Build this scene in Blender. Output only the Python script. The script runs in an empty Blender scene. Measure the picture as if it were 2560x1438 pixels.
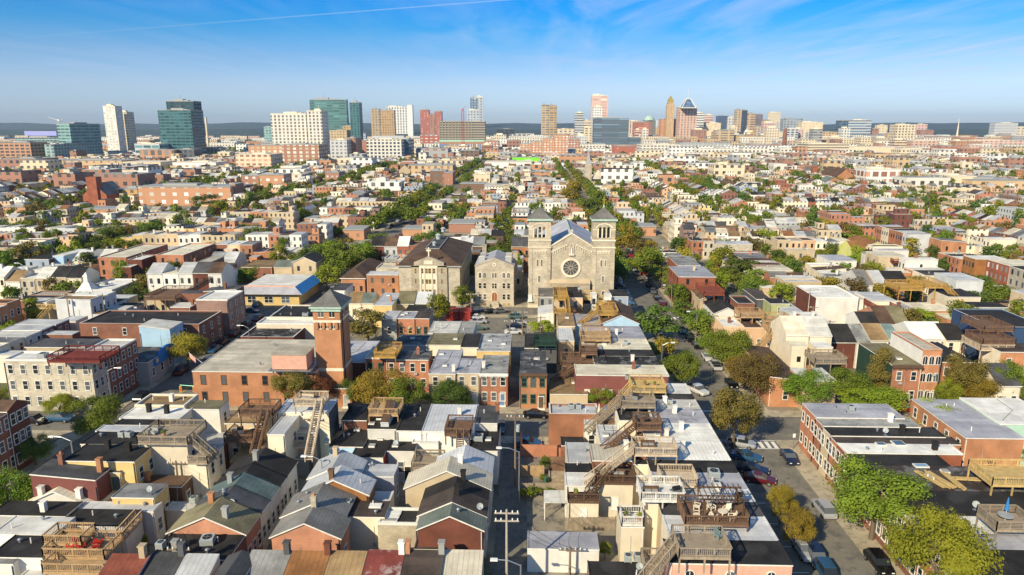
import bpy, math, random
from math import sin, cos, tan, atan2, pi, radians, sqrt, floor
from mathutils import Vector, Matrix
R = random.Random(7)
S = bpy.context.scene
COL = S.collection
# ------------------------------------------------------------------ camera model
HC = 51.0; FPX = 1750.0; PITCH = math.atan(401/FPX); YAW = math.atan(55*cos(PITCH)/FPX)
FW = Vector((-sin(YAW)*cos(PITCH), cos(YAW)*cos(PITCH), -sin(PITCH)))
RT = Vector((cos(YAW), sin(YAW), 0)); UP = RT.cross(FW)
def ray(px, py): return FW + RT*((px-1280)/FPX) - UP*((py-719)/FPX)
def P(px, py, z=0.0):
    r = ray(px, py); t = (z-HC)/r.z
    return Vector((r.x*t, r.y*t, z))
def XatY(px, py, Y):
    r = ray(px, py); t = Y/r.y
    return r.x*t, HC+r.z*t
def proj(x, y, z):
    v = Vector((x, y, z-HC)); d = v.dot(FW)
    if d < 1: return None
    return 1280+FPX*v.dot(RT)/d, 719-FPX*v.dot(UP)/d, d
cam_d = bpy.data.cameras.new('camera'); cam = bpy.data.objects.new('camera', cam_d); COL.objects.link(cam)
cam_d.sensor_width = 36; cam_d.lens = 36*FPX/2560; cam_d.clip_end = 40000; cam_d.clip_start = 1
cam.location = (0, 0, HC)
cam.rotation_euler = Matrix((RT, UP, -FW)).transposed().to_euler()
S.camera = cam
# ------------------------------------------------------------------ materials
C = dict(brick=(.26,.115,.075), redbrick=(.34,.115,.065), darkbrick=(.17,.06,.04), orange=(.50,.235,.12), orangered=(.46,.20,.115), pinkbrick=(.50,.24,.15),
 tan=(.58,.46,.30), cream=(.80,.70,.53), white=(.78,.75,.68), grey=(.36,.36,.34), lightgrey=(.55,.56,.56), darkgrey=(.085,.085,.09), black=(.022,.02,.019),
 silver=(.56,.57,.58), lav=(.44,.44,.48), yellow=(.72,.52,.22), maroon=(.20,.07,.06), stone=(.50,.435,.33), block=(.50,.44,.33), brown=(.13,.075,.045),
 darkbrown=(.075,.055,.045), greygreen=(.17,.20,.17), teal=(.19,.27,.26), lightblue=(.36,.52,.66), blue=(.14,.22,.36), navy=(.03,.06,.13), greyblue=(.33,.39,.47),
 olive=(.23,.20,.11), olivegreen=(.42,.44,.20), peach=(.70,.46,.28), beige=(.52,.47,.37), mottled=(.24,.25,.26), rust=(.34,.15,.05), tanroof=(.36,.235,.11), redroof=(.26,.07,.04),
 maroonroof=(.20,.04,.03), green=(.07,.16,.09), lime=(.20,.80,.03), mint=(.42,.62,.50), yellowgreen=(.62,.62,.20), brownwood=(.20,.115,.07), greywood=(.36,.29,.21), yellowwood=(.62,.44,.18),
 tanwood=(.50,.33,.17), palewood=(.62,.50,.36), goldwood=(.52,.31,.08), darkwood=(.13,.075,.045), asphalt=(.075,.075,.078), concrete=(.42,.38,.30), slate=(.20,.19,.175), copper=(.42,.56,.47),
 faded=(.34,.15,.08), salmon=(.70,.38,.28), redwall=(.38,.04,.03), darkgreen=(.025,.06,.04), brownmauve=(.30,.19,.15), pink=(.70,.40,.36))
MATS = {}
def N(nt, t, **kw):
    n = nt.nodes.new(t)
    for k, v in kw.items(): setattr(n, k, v)
    return n
def newmat(name, rough=.85, metal=0, spec=.3):
    m = bpy.data.materials.new(name); m.use_nodes = True
    nt = m.node_tree; b = nt.nodes['Principled BSDF']
    b.inputs['Roughness'].default_value = rough; b.inputs['Metallic'].default_value = metal
    b.inputs['Specular IOR Level'].default_value = spec
    return m, nt, b
def mixc(nt, fac, a, b, mode='MIX'):
    n = N(nt, 'ShaderNodeMix', data_type='RGBA', blend_type=mode)
    for s, v in ((0, fac), (6, a), (7, b)):
        if hasattr(v, 'links'): nt.links.new(v, n.inputs[s])
        elif s == 0: n.inputs[0].default_value = v
        else: n.inputs[s].default_value = (*v[:3], 1)
    return n.outputs[2]
def mth(nt, op, a, b=None, c=None):
    n = N(nt, 'ShaderNodeMath', operation=op)
    for i, v in enumerate((a, b, c)):
        if v is None: continue
        if hasattr(v, 'links'): nt.links.new(v, n.inputs[i])
        else: n.inputs[i].default_value = v
    return n.outputs[0]
def ramp(nt, src, a, b):
    n = N(nt, 'ShaderNodeMapRange'); n.inputs[1].default_value = a; n.inputs[2].default_value = b
    nt.links.new(src, n.inputs[0]); return n.outputs[0]
def noise(nt, co, scale, detail=4, rough=.6, sc=None):
    n = N(nt, 'ShaderNodeTexNoise'); n.inputs['Scale'].default_value = scale
    n.inputs['Detail'].default_value = detail; n.inputs['Roughness'].default_value = rough
    if sc:
        mp = N(nt, 'ShaderNodeMapping'); mp.inputs['Scale'].default_value = sc
        nt.links.new(co, mp.inputs[0]); co = mp.outputs[0]
    nt.links.new(co, n.inputs['Vector']); return n.outputs['Fac']
def coords(nt):
    """object coordinates moved by a per-object random offset, so copies never show the same stains"""
    tc = N(nt, 'ShaderNodeTexCoord'); oi = N(nt, 'ShaderNodeObjectInfo')
    vm = N(nt, 'ShaderNodeVectorMath', operation='MULTIPLY_ADD'); 
    cb = N(nt, 'ShaderNodeCombineXYZ')
    for i in range(3): nt.links.new(oi.outputs['Random'], cb.inputs[i])
    nt.links.new(cb.outputs[0], vm.inputs[0]); vm.inputs[1].default_value = (37, 71, 13)
    nt.links.new(tc.outputs['Object'], vm.inputs[2])
    return tc.outputs['Object'], vm.outputs[0], oi.outputs['Random']
def M(key):
    """key = family:colour"""
    if key in MATS: return MATS[key]
    fam, _, c = key.partition(':')
    col = C.get(c, (.4, .4, .4))
    if fam == 'wall':
        m, nt, b = newmat('wall_'+c); o, v, rnd = coords(nt)
        masonry = c in ('brick','redbrick','darkbrick','orange','orangered','pinkbrick','faded','rust','stone','block','beige','brownmauve','salmon')
        n1 = noise(nt, v, .35, 5); n2 = noise(nt, v, 3.0, 4, .7, (1, 1, 2.2)); n3 = noise(nt, v, .9, 3, .5, (1.4, 1.4, .22))
        k = .74 if masonry else .90
        cc = mixc(nt, ramp(nt, n1, .35, .68), [x*k for x in col], [min(.9, x*1.12) for x in col])
        cc = mixc(nt, mth(nt, 'MULTIPLY', ramp(nt, n2, .45, .8), .32 if masonry else .08), cc, [x*.55 for x in col])
        cc = mixc(nt, mth(nt, 'MULTIPLY', ramp(nt, n3, .55, .8), .2), cc, [x*.45+.02 for x in col])
        if masonry or c in ('cream','white','tan','yellow','grey'):
            bt = N(nt, 'ShaderNodeTexBrick'); sx = N(nt, 'ShaderNodeSeparateXYZ'); nt.links.new(o, sx.inputs[0])
            cb = N(nt, 'ShaderNodeCombineXYZ'); nt.links.new(mth(nt, 'ADD', sx.outputs[0], sx.outputs[1]), cb.inputs[0]); nt.links.new(sx.outputs[2], cb.inputs[1])
            nt.links.new(cb.outputs[0], bt.inputs[0]); bt.inputs['Scale'].default_value = 1
            bw, bh = {'stone': (.9, .38), 'block': (.42, .2), 'beige': (.6, .25)}.get(c, (.25, .085)) if masonry else (6, .2)
            bt.inputs['Brick Width'].default_value = bw; bt.inputs['Row Height'].default_value = bh; bt.inputs['Mortar Size'].default_value = .012
            bt.inputs['Color1'].default_value = (.55, .55, .55, 1); bt.inputs['Color2'].default_value = (1.15, 1.1, 1.05, 1) if masonry else (.55, .55, .55, 1); bt.inputs['Mortar'].default_value = (.95, .92, .88, 1) if masonry else (.3, .3, .3, 1)
            cc = mixc(nt, .38 if c in ('stone', 'beige', 'block') else .22, cc, mixc(nt, 1.0, cc, bt.outputs[0], 'MULTIPLY'))
        bmp = N(nt, 'ShaderNodeBump'); bmp.inputs['Strength'].default_value = .25; bmp.inputs['Distance'].default_value = .03
        nt.links.new(n2, bmp.inputs['Height']); nt.links.new(bmp.outputs[0], b.inputs['Normal'])
        hs = N(nt, 'ShaderNodeHueSaturation'); nt.links.new(mth(nt, 'MULTIPLY_ADD', rnd, .3, .87), hs.inputs['Value']); nt.links.new(cc, hs.inputs['Color'])
        nt.links.new(hs.outputs[0], b.inputs['Base Color'])
    elif fam in ('roof', 'shingle', 'seam', 'patch'):
        m, nt, b = newmat(fam+'_'+c, .7 if c in ('silver', 'lav') else .9, 0, .35); o, v, rnd = coords(nt)
        n1 = noise(nt, v, .22, 6, .65); n2 = noise(nt, v, 1.6, 5, .7); n4 = noise(nt, v, .6, 5, .7, (3, .5, 1))
        dark = [x*.55 for x in col]; lite = [min(.85, x*1.15+.01) for x in col]
        cc = mixc(nt, ramp(nt, n1, .38, .66), dark if max(col) < .4 else [x*.8 for x in col], lite)
        cc = mixc(nt, mth(nt, 'MULTIPLY', ramp(nt, n2, .52, .75), .4), cc, [x*.5+.03 for x in col])
        cc = mixc(nt, mth(nt, 'MULTIPLY', ramp(nt, n4, .56, .72), .45), cc, [x*.6+.04 for x in col])
        sx = N(nt, 'ShaderNodeSeparateXYZ'); nt.links.new(o, sx.inputs[0])
        if fam == 'patch':
            n3 = noise(nt, v, .35, 7, .75)
            cc = mixc(nt, mth(nt, 'MULTIPLY', ramp(nt, n3, .5, .62), .6), cc, (.55, .5, .48) if c == 'maroonroof' else ((.05, .05, .05) if max(col) > .12 else (.35, .35, .36)))
        if fam == 'shingle':
            r1 = mth(nt, 'FRACT', mth(nt, 'MULTIPLY', sx.outputs[2], 6)); cc = mixc(nt, mth(nt, 'MULTIPLY', mth(nt, 'LESS_THAN', r1, .3), .3), cc, [x*.45 for x in col])
            n5 = noise(nt, v, 6, 2, .5); cc = mixc(nt, mth(nt, 'MULTIPLY', ramp(nt, n5, .5, .7), .35), cc, [min(1, x*1.5) for x in col])
        else:
            if fam != 'seam':      # rolled roofing laid in strips of slightly different age
                bt = N(nt, 'ShaderNodeTexBrick'); nt.links.new(v, bt.inputs[0]); bt.inputs['Scale'].default_value = 1; bt.inputs['Brick Width'].default_value = 5.5; bt.inputs['Row Height'].default_value = 1.05; bt.inputs['Mortar Size'].default_value = .03; bt.offset = .37
                bt.inputs['Color1'].default_value = (.62, .62, .64, 1); bt.inputs['Color2'].default_value = (1.12, 1.1, 1.06, 1); bt.inputs['Mortar'].default_value = (.6, .6, .6, 1)
                cc = mixc(nt, .55, cc, mixc(nt, 1.0, cc, bt.outputs[0], 'MULTIPLY'))
                pd = N(nt, 'ShaderNodeTexVoronoi'); pd.feature = 'SMOOTH_F1'; pd.inputs['Scale'].default_value = .28; nt.links.new(v, pd.inputs['Vector'])
                pm = mth(nt, 'ADD', pd.outputs['Distance'], mth(nt, 'MULTIPLY', n2, .35)); cc = mixc(nt, mth(nt, 'MULTIPLY', mth(nt, 'SUBTRACT', 1, ramp(nt, pm, .38, .5)), .38), cc, [x*.5+.05 for x in col])
            step = .55 if fam == 'seam' else 1.05
            q = mth(nt, 'FRACT', mth(nt, 'MULTIPLY', sx.outputs[0], 1/step)); w = .12 if fam == 'seam' else .035
            cc = mixc(nt, mth(nt, 'MULTIPLY', mth(nt, 'LESS_THAN', q, w), .55 if fam == 'seam' else .3), cc, [x*.4 for x in col])
        bmp = N(nt, 'ShaderNodeBump'); bmp.inputs['Strength'].default_value = .5; bmp.inputs['Distance'].default_value = .05
        nt.links.new(n2, bmp.inputs['Height']); nt.links.new(bmp.outputs[0], b.inputs['Normal'])
        hs = N(nt, 'ShaderNodeHueSaturation'); nt.links.new(mth(nt, 'MULTIPLY_ADD', rnd, .35, .82), hs.inputs['Value']); nt.links.new(cc, hs.inputs['Color'])
        nt.links.new(hs.outputs[0], b.inputs['Base Color'])
    elif fam == 'wood':
        m, nt, b = newmat('wood_'+c); o, v, rnd = coords(nt)
        n1 = noise(nt, v, 1.2, 4); n2 = noise(nt, v, 3, 3, .6, (1, 8, 1))
        cc = mixc(nt, ramp(nt, n1, .3, .7), [x*.7 for x in col], [min(.9, x*1.15) for x in col])
        cc = mixc(nt, mth(nt, 'MULTIPLY', ramp(nt, n2, .45, .65), .4), cc, [x*.5 for x in col])
        sx = N(nt, 'ShaderNodeSeparateXYZ'); nt.links.new(o, sx.inputs[0])
        q = mth(nt, 'FRACT', mth(nt, 'MULTIPLY', sx.outputs[1], 7)); cc = mixc(nt, mth(nt, 'MULTIPLY', mth(nt, 'LESS_THAN', q, .14), .5), cc, [x*.25 for x in col])
        nt.links.new(cc, b.inputs['Base Color'])
    elif fam == 'paint':
        m, nt, b = newmat('paint_'+c, .6); o, v, rnd = coords(nt)
        cc = mixc(nt, ramp(nt, noise(nt, v, 1.5, 4), .3, .7), [x*.82 for x in col], [min(.92, x*1.08) for x in col]); nt.links.new(cc, b.inputs['Base Color'])
    elif fam == 'glass':
        m, nt, b = newmat('glass_'+c, .12, 0, .6); o, v, rnd = coords(nt)
        base = {'dark': (.02, .025, .03), 'curtain': (.30, .29, .26), 'green': (.04, .07, .06), 'sky': (.08, .13, .18)}[c]
        cc = mixc(nt, mth(nt, 'GREATER_THAN', rnd, .6), base, [min(1, x*2.4+.05) for x in base]); nt.links.new(cc, b.inputs['Base Color'])
    elif fam == 'car':
        m, nt, b = newmat('car_paint_'+c, .25, .3, .5)
        b.inputs['Base Color'].default_value = (*dict(black=(.008,.008,.01), silver=(.45,.46,.48), white=(.75,.75,.74), blue=(.03,.10,.20), red=(.45,.02,.02), maroon=(.12,.01,.015), grey=(.13,.14,.15), teal=(.10,.17,.15), navy=(.01,.02,.06), pickup=(.55,.57,.60))[c], 1)
        b.inputs['Coat Weight'].default_value = .5
    elif fam == 'leaf':
        cols = {'green': ((.07,.115,.012), (.25,.31,.03)), 'dark': ((.045,.08,.014), (.15,.20,.028)), 'lime': ((.13,.18,.012), (.36,.38,.03)), 'gold': ((.17,.14,.015), (.40,.30,.035)), 'bronze': ((.10,.085,.018), (.26,.20,.045)), 'rust': ((.14,.06,.025), (.32,.16,.05))}[c]
        m, nt, b = newmat('leaf_'+c, .75, 0, .25)
        o, v, rnd = coords(nt); g = N(nt, 'ShaderNodeNewGeometry')
        n1 = noise(nt, v, .45, 3); n2 = noise(nt, v, 3.0, 2)
        t = mth(nt, 'ADD', mth(nt, 'MULTIPLY', ramp(nt, n1, .3, .7), .55), mth(nt, 'MULTIPLY', n2, .45))
        cc = mixc(nt, t, cols[0], cols[1])
        hs = N(nt, 'ShaderNodeHueSaturation'); nt.links.new(mth(nt, 'MULTIPLY_ADD', rnd, .5, .8), hs.inputs['Value']); nt.links.new(mth(nt, 'MULTIPLY_ADD', rnd, .04, .48), hs.inputs['Hue']); nt.links.new(cc, hs.inputs['Color'])
        nt.links.new(hs.outputs[0], b.inputs['Base Color'])
        tr = N(nt, 'ShaderNodeBsdfTranslucent'); nt.links.new(hs.outputs[0], tr.inputs[0])
        ms = N(nt, 'ShaderNodeMixShader'); ms.inputs[0].default_value = .25
        out = nt.nodes['Material Output']; nt.links.new(b.outputs[0], ms.inputs[1]); nt.links.new(tr.outputs[0], ms.inputs[2]); nt.links.new(ms.outputs[0], out.inputs[0])
    elif fam == 'metal':
        m, nt, b = newmat('metal_'+c, .4, .8); b.inputs['Base Color'].default_value = (*{'grey': (.45,.46,.47), 'green': (.08,.2,.15), 'gold': (.8,.55,.12)}[c], 1)
    else:
        d = {'bark': (.13,.10,.07), 'rubber': (.015,.015,.015), 'lamp': (.8,.8,.75), 'pole': (.22,.16,.11), 'whitepole': (.42,.37,.30), 'unit': (.38,.42,.42), 'line': (.78,.78,.74), 'yellowline': (.65,.42,.05), 'wire': (.05,.05,.05), 'red': (.55,.03,.02), 'signblue': (.03,.12,.4), 'doorred': (.4,.03,.02), 'plant': (.06,.13,.02), 'dooroak': (.30,.10,.03), 'signpink': (.75,.35,.3), 'bluepart': (.03,.2,.5), 'tarp': (.03,.15,.55)}
        m, nt, b = newmat(fam, .7); o, v, rnd = coords(nt); cl = d[fam]
        nt.links.new(mixc(nt, noise(nt, v, 2, 3), [x*.75 for x in cl], [min(1, x*1.15) for x in cl]), b.inputs['Base Color'])
    MATS[key] = m; return m
def facade(wall, glass, du=3., dv=3.3, fu=.5, fv=.5, rough=.3, u0=.5, v0=.5, band=0):
    """wall of windows for buildings hundreds of metres away; grid in the building's own metres"""
    k = ('F', wall, glass, du, dv, fu, fv, rough, band)
    if k in MATS: return MATS[k]
    m, nt, b = newmat('facade', .8, 0, .5); tc = N(nt, 'ShaderNodeTexCoord'); sx = N(nt, 'ShaderNodeSeparateXYZ'); nt.links.new(tc.outputs['Object'], sx.inputs[0])
    u = mth(nt, 'MULTIPLY', mth(nt, 'ADD', mth(nt, 'ADD', sx.outputs[0], sx.outputs[1]), 500), 1/du); v = mth(nt, 'MULTIPLY', sx.outputs[2], 1/dv)
    a = mth(nt, 'LESS_THAN', mth(nt, 'ABSOLUTE', mth(nt, 'SUBTRACT', mth(nt, 'FRACT', u), .5)), fu/2)
    c = mth(nt, 'LESS_THAN', mth(nt, 'ABSOLUTE', mth(nt, 'SUBTRACT', mth(nt, 'FRACT', v), .5)), fv/2)
    g = N(nt, 'ShaderNodeNewGeometry'); sn = N(nt, 'ShaderNodeSeparateXYZ'); nt.links.new(g.outputs['Normal'], sn.inputs[0])
    up = mth(nt, 'LESS_THAN', mth(nt, 'ABSOLUTE', sn.outputs[2]), .5)
    w = mth(nt, 'MULTIPLY', mth(nt, 'MULTIPLY', a, c), up)
    cell = N(nt, 'ShaderNodeCombineXYZ'); nt.links.new(mth(nt, 'FLOOR', u), cell.inputs[0]); nt.links.new(mth(nt, 'FLOOR', v), cell.inputs[1])
    wn = N(nt, 'ShaderNodeTexWhiteNoise'); nt.links.new(cell.outputs[0], wn.inputs[0])
    nw = noise(nt, tc.outputs['Object'], .12, 4)
    wc = mixc(nt, nw, [x*.8 for x in wall], [min(.9, x*1.15) for x in wall])
    gc = mixc(nt, mth(nt, 'POWER', wn.outputs[0], 2.2), [x*.7 for x in glass], [min(1, x*2.0+.02) for x in glass])
    nt.links.new(mixc(nt, w, wc, gc), b.inputs['Base Color'])
    nt.links.new(mth(nt, 'MULTIPLY_ADD', w, rough-.8, .8), b.inputs['Roughness'])
    MATS[k] = m; return m
# ------------------------------------------------------------------ mesh builder
class MB:
    def __init__(s): s.v = []; s.f = []; s.m = []
    def quad(s, a, b, c, d, m=0):
        i = len(s.v); s.v += [tuple(a), tuple(b), tuple(c), tuple(d)]; s.f.append((i, i+1, i+2, i+3)); s.m.append(m)
    def poly(s, pts, m=0):
        i = len(s.v); s.v += [tuple(p) for p in pts]; s.f.append(tuple(range(i, i+len(pts)))); s.m.append(m)
    def box(s, x0, x1, y0, y1, z0, z1, m=0, mt=None, skip=''):
        i = len(s.v); s.v += [(x0,y0,z0),(x1,y0,z0),(x1,y1,z0),(x0,y1,z0),(x0,y0,z1),(x1,y0,z1),(x1,y1,z1),(x0,y1,z1)]
        for k, q in (('b',(3,2,1,0)),('t',(4,5,6,7)),('F',(0,1,5,4)),('R',(1,2,6,5)),('K',(2,3,7,6)),('L',(3,0,4,7))):
            if k in skip: continue
            s.f.append(tuple(i+j for j in q)); s.m.append(mt if (k == 't' and mt is not None) else m)
        return s
    def prism(s, poly, z0, z1, m=0, mt=None):
        n = len(poly); i = len(s.v)
        s.v += [(x, y, z0) for x, y in poly]+[(x, y, z1) for x, y in poly]
        for k in range(n): s.f.append((i+k, i+(k+1) % n, i+n+(k+1) % n, i+n+k)); s.m.append(m)
        s.f.append(tuple(i+n+k for k in range(n))); s.m.append(m if mt is None else mt)
        s.f.append(tuple(i+n-1-k for k in range(n))); s.m.append(m); return s
    def tube(s, p, q, r0, r1=None, n=6, m=0):
        p, q = Vector(p), Vector(q); r1 = r0 if r1 is None else r1
        d = (q-p).normalized(); a = d.cross(Vector((0, 0, 1)) if abs(d.z) < .9 else Vector((1, 0, 0))).normalized(); b = d.cross(a)
        i = len(s.v)
        for c, r in ((p, r0), (q, r1)):
            for k in range(n):
                t = 2*pi*k/n; s.v.append(tuple(c+a*(r*cos(t))+b*(r*sin(t))))
        for k in range(n): s.f.append((i+k, i+n+k, i+n+(k+1) % n, i+(k+1) % n)); s.m.append(m)
        s.f.append(tuple(i+k for k in range(n))); s.m.append(m); s.f.append(tuple(i+2*n-1-k for k in range(n))); s.m.append(m); return s
    def mesh(s, name, mats):
        me = bpy.data.meshes.new(name); me.from_pydata(s.v, [], s.f)
        for m in mats: me.materials.append(M(m) if isinstance(m, str) else m)
        if any(s.m): me.polygons.foreach_set('material_index', s.m)
        me.update(); return me
def ob(name, me, parent=None, loc=(0,0,0), rz=0):
    o = bpy.data.objects.new(name, me); COL.objects.link(o); o.location = loc
    if rz: o.rotation_euler = (0, 0, rz)
    if parent: o.parent = parent
    return o
LABELS = {}
def tag(o, label, cat, group=None):
    o['label'] = label; o['category'] = cat; LABELS.setdefault(label, []).append(o)
    if group: o['group'] = group
    return o
def root(name, loc, label, cat, group=None, rz=0):
    return tag(ob(name, None, None, loc, rz), label, cat, group)
def struct(o, kind='structure'): o['kind'] = kind; return o
FOOT = []           # footprints of everything hand placed (x0,x1,y0,y1)
LM = []             # landmarks used to word labels of the generated things
# ------------------------------------------------------------------ shared parts
_win = {}
def window_meshes(w, h, style):
    k = (w, h, style)
    if k not in _win:
        fr = 'paint:brown' if 'b' in style else ('paint:yellow' if 'y' in style else ('paint:green' if 'g' in style else 'paint:white'))
        gl = 'glass:curtain' if 'c' in style else 'glass:dark'
        g = MB(); f = MB(); t = .09
        if 'a' in style:   # arched head
            pts = [(-w/2, 0), (w/2, 0)]+[(w/2*cos(a), h-w/2+w/2*sin(a)) for a in [pi*i/8 for i in range(9)]]
            g.poly([(x, -.03, z) for x, z in pts])
            o = .17 if 's' in style else .1; po = [(-w/2-o, -o), (w/2+o, -o)]+[((w/2+o)*cos(a), h-w/2+(w/2+o)*sin(a)) for a in [pi*i/8 for i in range(9)]]
            n = len(pts)
            for i in range(n):
                j = (i+1) % n
                a, b, c, d = pts[i], pts[j], po[j], po[i]
                f.quad((a[0], -.1, a[1]), (d[0], -.1, d[1]), (c[0], -.1, c[1]), (b[0], -.1, b[1]))
                f.quad((d[0], -.1, d[1]), (d[0], .02, d[1]), (c[0], .02, c[1]), (c[0], -.1, c[1]))
            f.box(-.03, .03, -.06, -.02, 0, h-.1)
        else:
            g.quad((-w/2, -.02, 0), (w/2, -.02, 0), (w/2, -.02, h), (-w/2, -.02, h))
            f.box(-w/2-t, w/2+t, -.16, .02, -.12, 0); f.box(-w/2-t, w/2+t, -.09, .02, h, h+t+.04)
            f.box(-w/2-t, -w/2, -.07, .02, 0, h); f.box(w/2, w/2+t, -.07, .02, 0, h)
            f.box(-w/2, w/2, -.05, .01, h*.49, h*.49+.07)
            if w > 1.3: f.box(-.04, .04, -.055, .01, 0, h)
        if 's' in style: fr = 'wall:cream'
        _win[k] = (g.mesh('pane', [gl]), f.mesh('frame', [fr]))
    return _win[k]
def add_window(r, x, y, z, rz, w=.85, h=1.45, style='w', frame=True):
    g, f = window_meshes(w, h, style)
    o = ob('window', g, r, (x, y, z), rz)
    if frame: ob('frame', f, o)
    return o
_door = {}
def add_door(r, x, y, z, rz, c='paint:brown', w=.95, h=2.1):
    k = (c, w, h)
    if k not in _door:
        a = MB().box(-w/2, w/2, -.05, .02, 0, h).mesh('door', [c]); 
        f = MB().box(-w/2-.1, -w/2, -.1, .02, 0, h+.1).box(w/2, w/2+.1, -.1, .02, 0, h+.1).box(-w/2-.1, w/2+.1, -.105, .02, h+.1, h+.22).box(-w/2-.25, w/2+.25, -.55, 0, -.3, 0).mesh('frame', ['paint:white'])
        _door[k] = (a, f)
    o = ob('door', _door[k][0], r, (x, y, z), rz); ob('frame', _door[k][1], o); return o
_ch = {}
def chimney_mesh(c, k=0):
    if (c, k) not in _ch:
        m = MB(); m.box(-.3, .3, -.3, .3, -.6, 1.15); m.box(-.37, .37, -.37, .37, 1.15, 1.3)
        if k: m.box(-.12, .12, -.12, .12, 1.3, 1.6, 1)
        _ch[(c, k)] = m.mesh('chimney', ['wall:'+c, 'rust:'+'x' if False else 'wall:orange'])
    return _ch[(c, k)]
_pm = MB().tube((0,0,-.2), (0,0,.65), .07, n=6).mesh('vent_pipe', ['paint:white'])
_pm2 = MB().tube((0,0,-.2), (0,0,.35), .16, n=8).tube((0,0,.35), (0,0,.5), .26, .1, n=8).mesh('vent_pipe', ['metal:grey'])
def roofkey(c):
    fam = 'roof'
    if ':' in c: return c
    return fam+':'+c
def hw_ok(h, typ): return h > 3.5
def building(name, x0, x1, y0, y1, h, wall, roof, typ='f', flags='', label='', cat='house', group=None, pitch=.28, foot=True, fam=None, win=True, z0=0):
    """one building: wall, roof, windows, doors, chimneys as children of an Empty at its base; x/y in metres"""
    r = root(name, ((x0+x1)/2, y0, z0), label, cat, group)
    w = (x1-x0)/2-.012; d = y1-y0-.012; cx = (x0+x1)/2
    if foot: FOOT.append((x0, x1, y0, y1))
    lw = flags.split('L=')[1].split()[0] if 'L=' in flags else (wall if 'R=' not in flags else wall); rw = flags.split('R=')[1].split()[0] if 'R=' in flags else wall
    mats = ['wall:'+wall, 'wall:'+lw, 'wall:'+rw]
    m = MB(); b = MB(); rmat = [roofkey(roof), 'paint:white', 'wall:'+wall]
    fl = 'par' in flags
    if typ == 'f':
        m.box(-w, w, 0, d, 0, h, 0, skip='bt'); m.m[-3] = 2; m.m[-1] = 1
        if fl:
            for q in ((-w, w, 0, .25), (-w, w, d-.25, d), (-w, -w+.25, .25, d-.25), (w-.25, w, .25, d-.25)): b.box(*q, h-.02, h+.35, 2 if 'wpar' not in flags else 1, 1)
            b.quad((-w+.25, .25, h+.03), (w-.25, .25, h+.03), (w-.25, d-.25, h+.03), (-w+.25, d-.25, h+.03))
        else:
            e = .12; b.box(-w-.02, w+.02, -e, d+.02, h-.16, h, 1, 0); b.box(-w-.02, -w+.14, -e, d, h+.002, h+.09, 0); b.box(w-.14, w+.02, -e, d, h+.002, h+.09, 0)
    elif typ == 'gy':
        hp = w*pitch*2.0; m.box(-w, w, 0, d, 0, h, 0, skip='bt'); m.m[-3] = 2; m.m[-1] = 1
        m.poly([(-w, 0, h), (w, 0, h), (0, 0, h+hp)]); m.poly([(w, d, h), (-w, d, h), (0, d, h+hp)])
        e = .22; s = hp/w
        for sg in (-1, 1):
            A = [(sg*(w+e), -e, h-s*e+.03), (0, -e, h+hp+.03), (0, d+e, h+hp+.03), (sg*(w+e), d+e, h-s*e+.03)]
            if sg > 0: A = A[::-1]
            b.quad(*A[::-1]); 
            b.quad((sg*(w+e), -e, h-s*e-.15), (sg*(w+e), -e, h-s*e+.03), (0, -e, h+hp+.03), (0, -e, h+hp-.15), 1)
            b.quad((sg*(w+e), -e, h-s*e+.03), (sg*(w+e), d+e, h-s*e+.03), (sg*(w+e), d+e, h-s*e-.12), (sg*(w+e), -e, h-s*e-.12), 1)
    elif typ == 'gx':
        hp = d*pitch; m.box(-w, w, 0, d, 0, h, 0, skip='bt'); m.poly([(w, 0, h), (w, d, h), (w, d/2, h+hp)], 2); m.poly([(-w, d, h), (-w, 0, h), (-w, d/2, h+hp)], 1)
        e = .25; s = hp/(d/2)
        b.quad((-w-.02, -e, h-s*e+.03), (w+.02, -e, h-s*e+.03), (w+.02, d/2, h+hp+.03), (-w-.02, d/2, h+hp+.03)); b.quad((-w-.02, d/2, h+hp+.03), (w+.02, d/2, h+hp+.03), (w+.02, d+e, h-s*e+.03), (-w-.02, d+e, h-s*e+.03))
        b.quad((-w, -e, h-s*e-.12), (w, -e, h-s*e-.12), (w, -e, h-s*e+.03), (-w, -e, h-s*e+.03), 1)
    elif typ in ('sn', 'sf', 'sl', 'sr'):     # shed: high side far / near / left / right
        k = .9 if typ in ('sn', 'sf') else .7
        za, zb, zc, zd = {'sn': (h-k*1.6, h-k*1.6, h, h), 'sf': (h, h, h-k, h-k), 'sl': (h, h-k, h-k, h), 'sr': (h-k, h, h, h-k)}[typ]
        A, B_, C_, D = (-w, 0, za), (w, 0, zb), (w, d, zc), (-w, d, zd)
        m.quad((-w, 0, 0), (w, 0, 0), B_, A); m.quad((w, 0, 0), (w, d, 0), C_, B_, 2); m.quad((w, d, 0), (-w, d, 0), D, C_); m.quad((-w, d, 0), (-w, 0, 0), A, D, 1)
        u = Vector((0, 0, .04)); b.quad(*(Vector(q)+u+Vector((0, -.15 if i < 2 else .1, 0)) for i, q in enumerate((A, B_, C_, D))))
        b.quad((-w, -.15, za-.12), (w, -.15, zb-.12), (w, -.15, zb+.04), (-w, -.15, za+.04), 1)
        b.quad((w+.02, -.15, zb-.12), (w+.02, d, zc-.12), (w+.02, d, zc+.04), (w+.02, -.15, zb+.04), 1); b.quad((-w-.02, d, zd-.12), (-w-.02, -.15, za-.12), (-w-.02, -.15, za+.04), (-w-.02, d, zd+.04), 1)
    elif typ == 'h':
        m.box(-w, w, 0, d, 0, h, 0, skip='bt'); m.m[-3] = 2; m.m[-1] = 1; e = .4; q = min(w, d/2); hp = q*pitch*2.2
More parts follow.
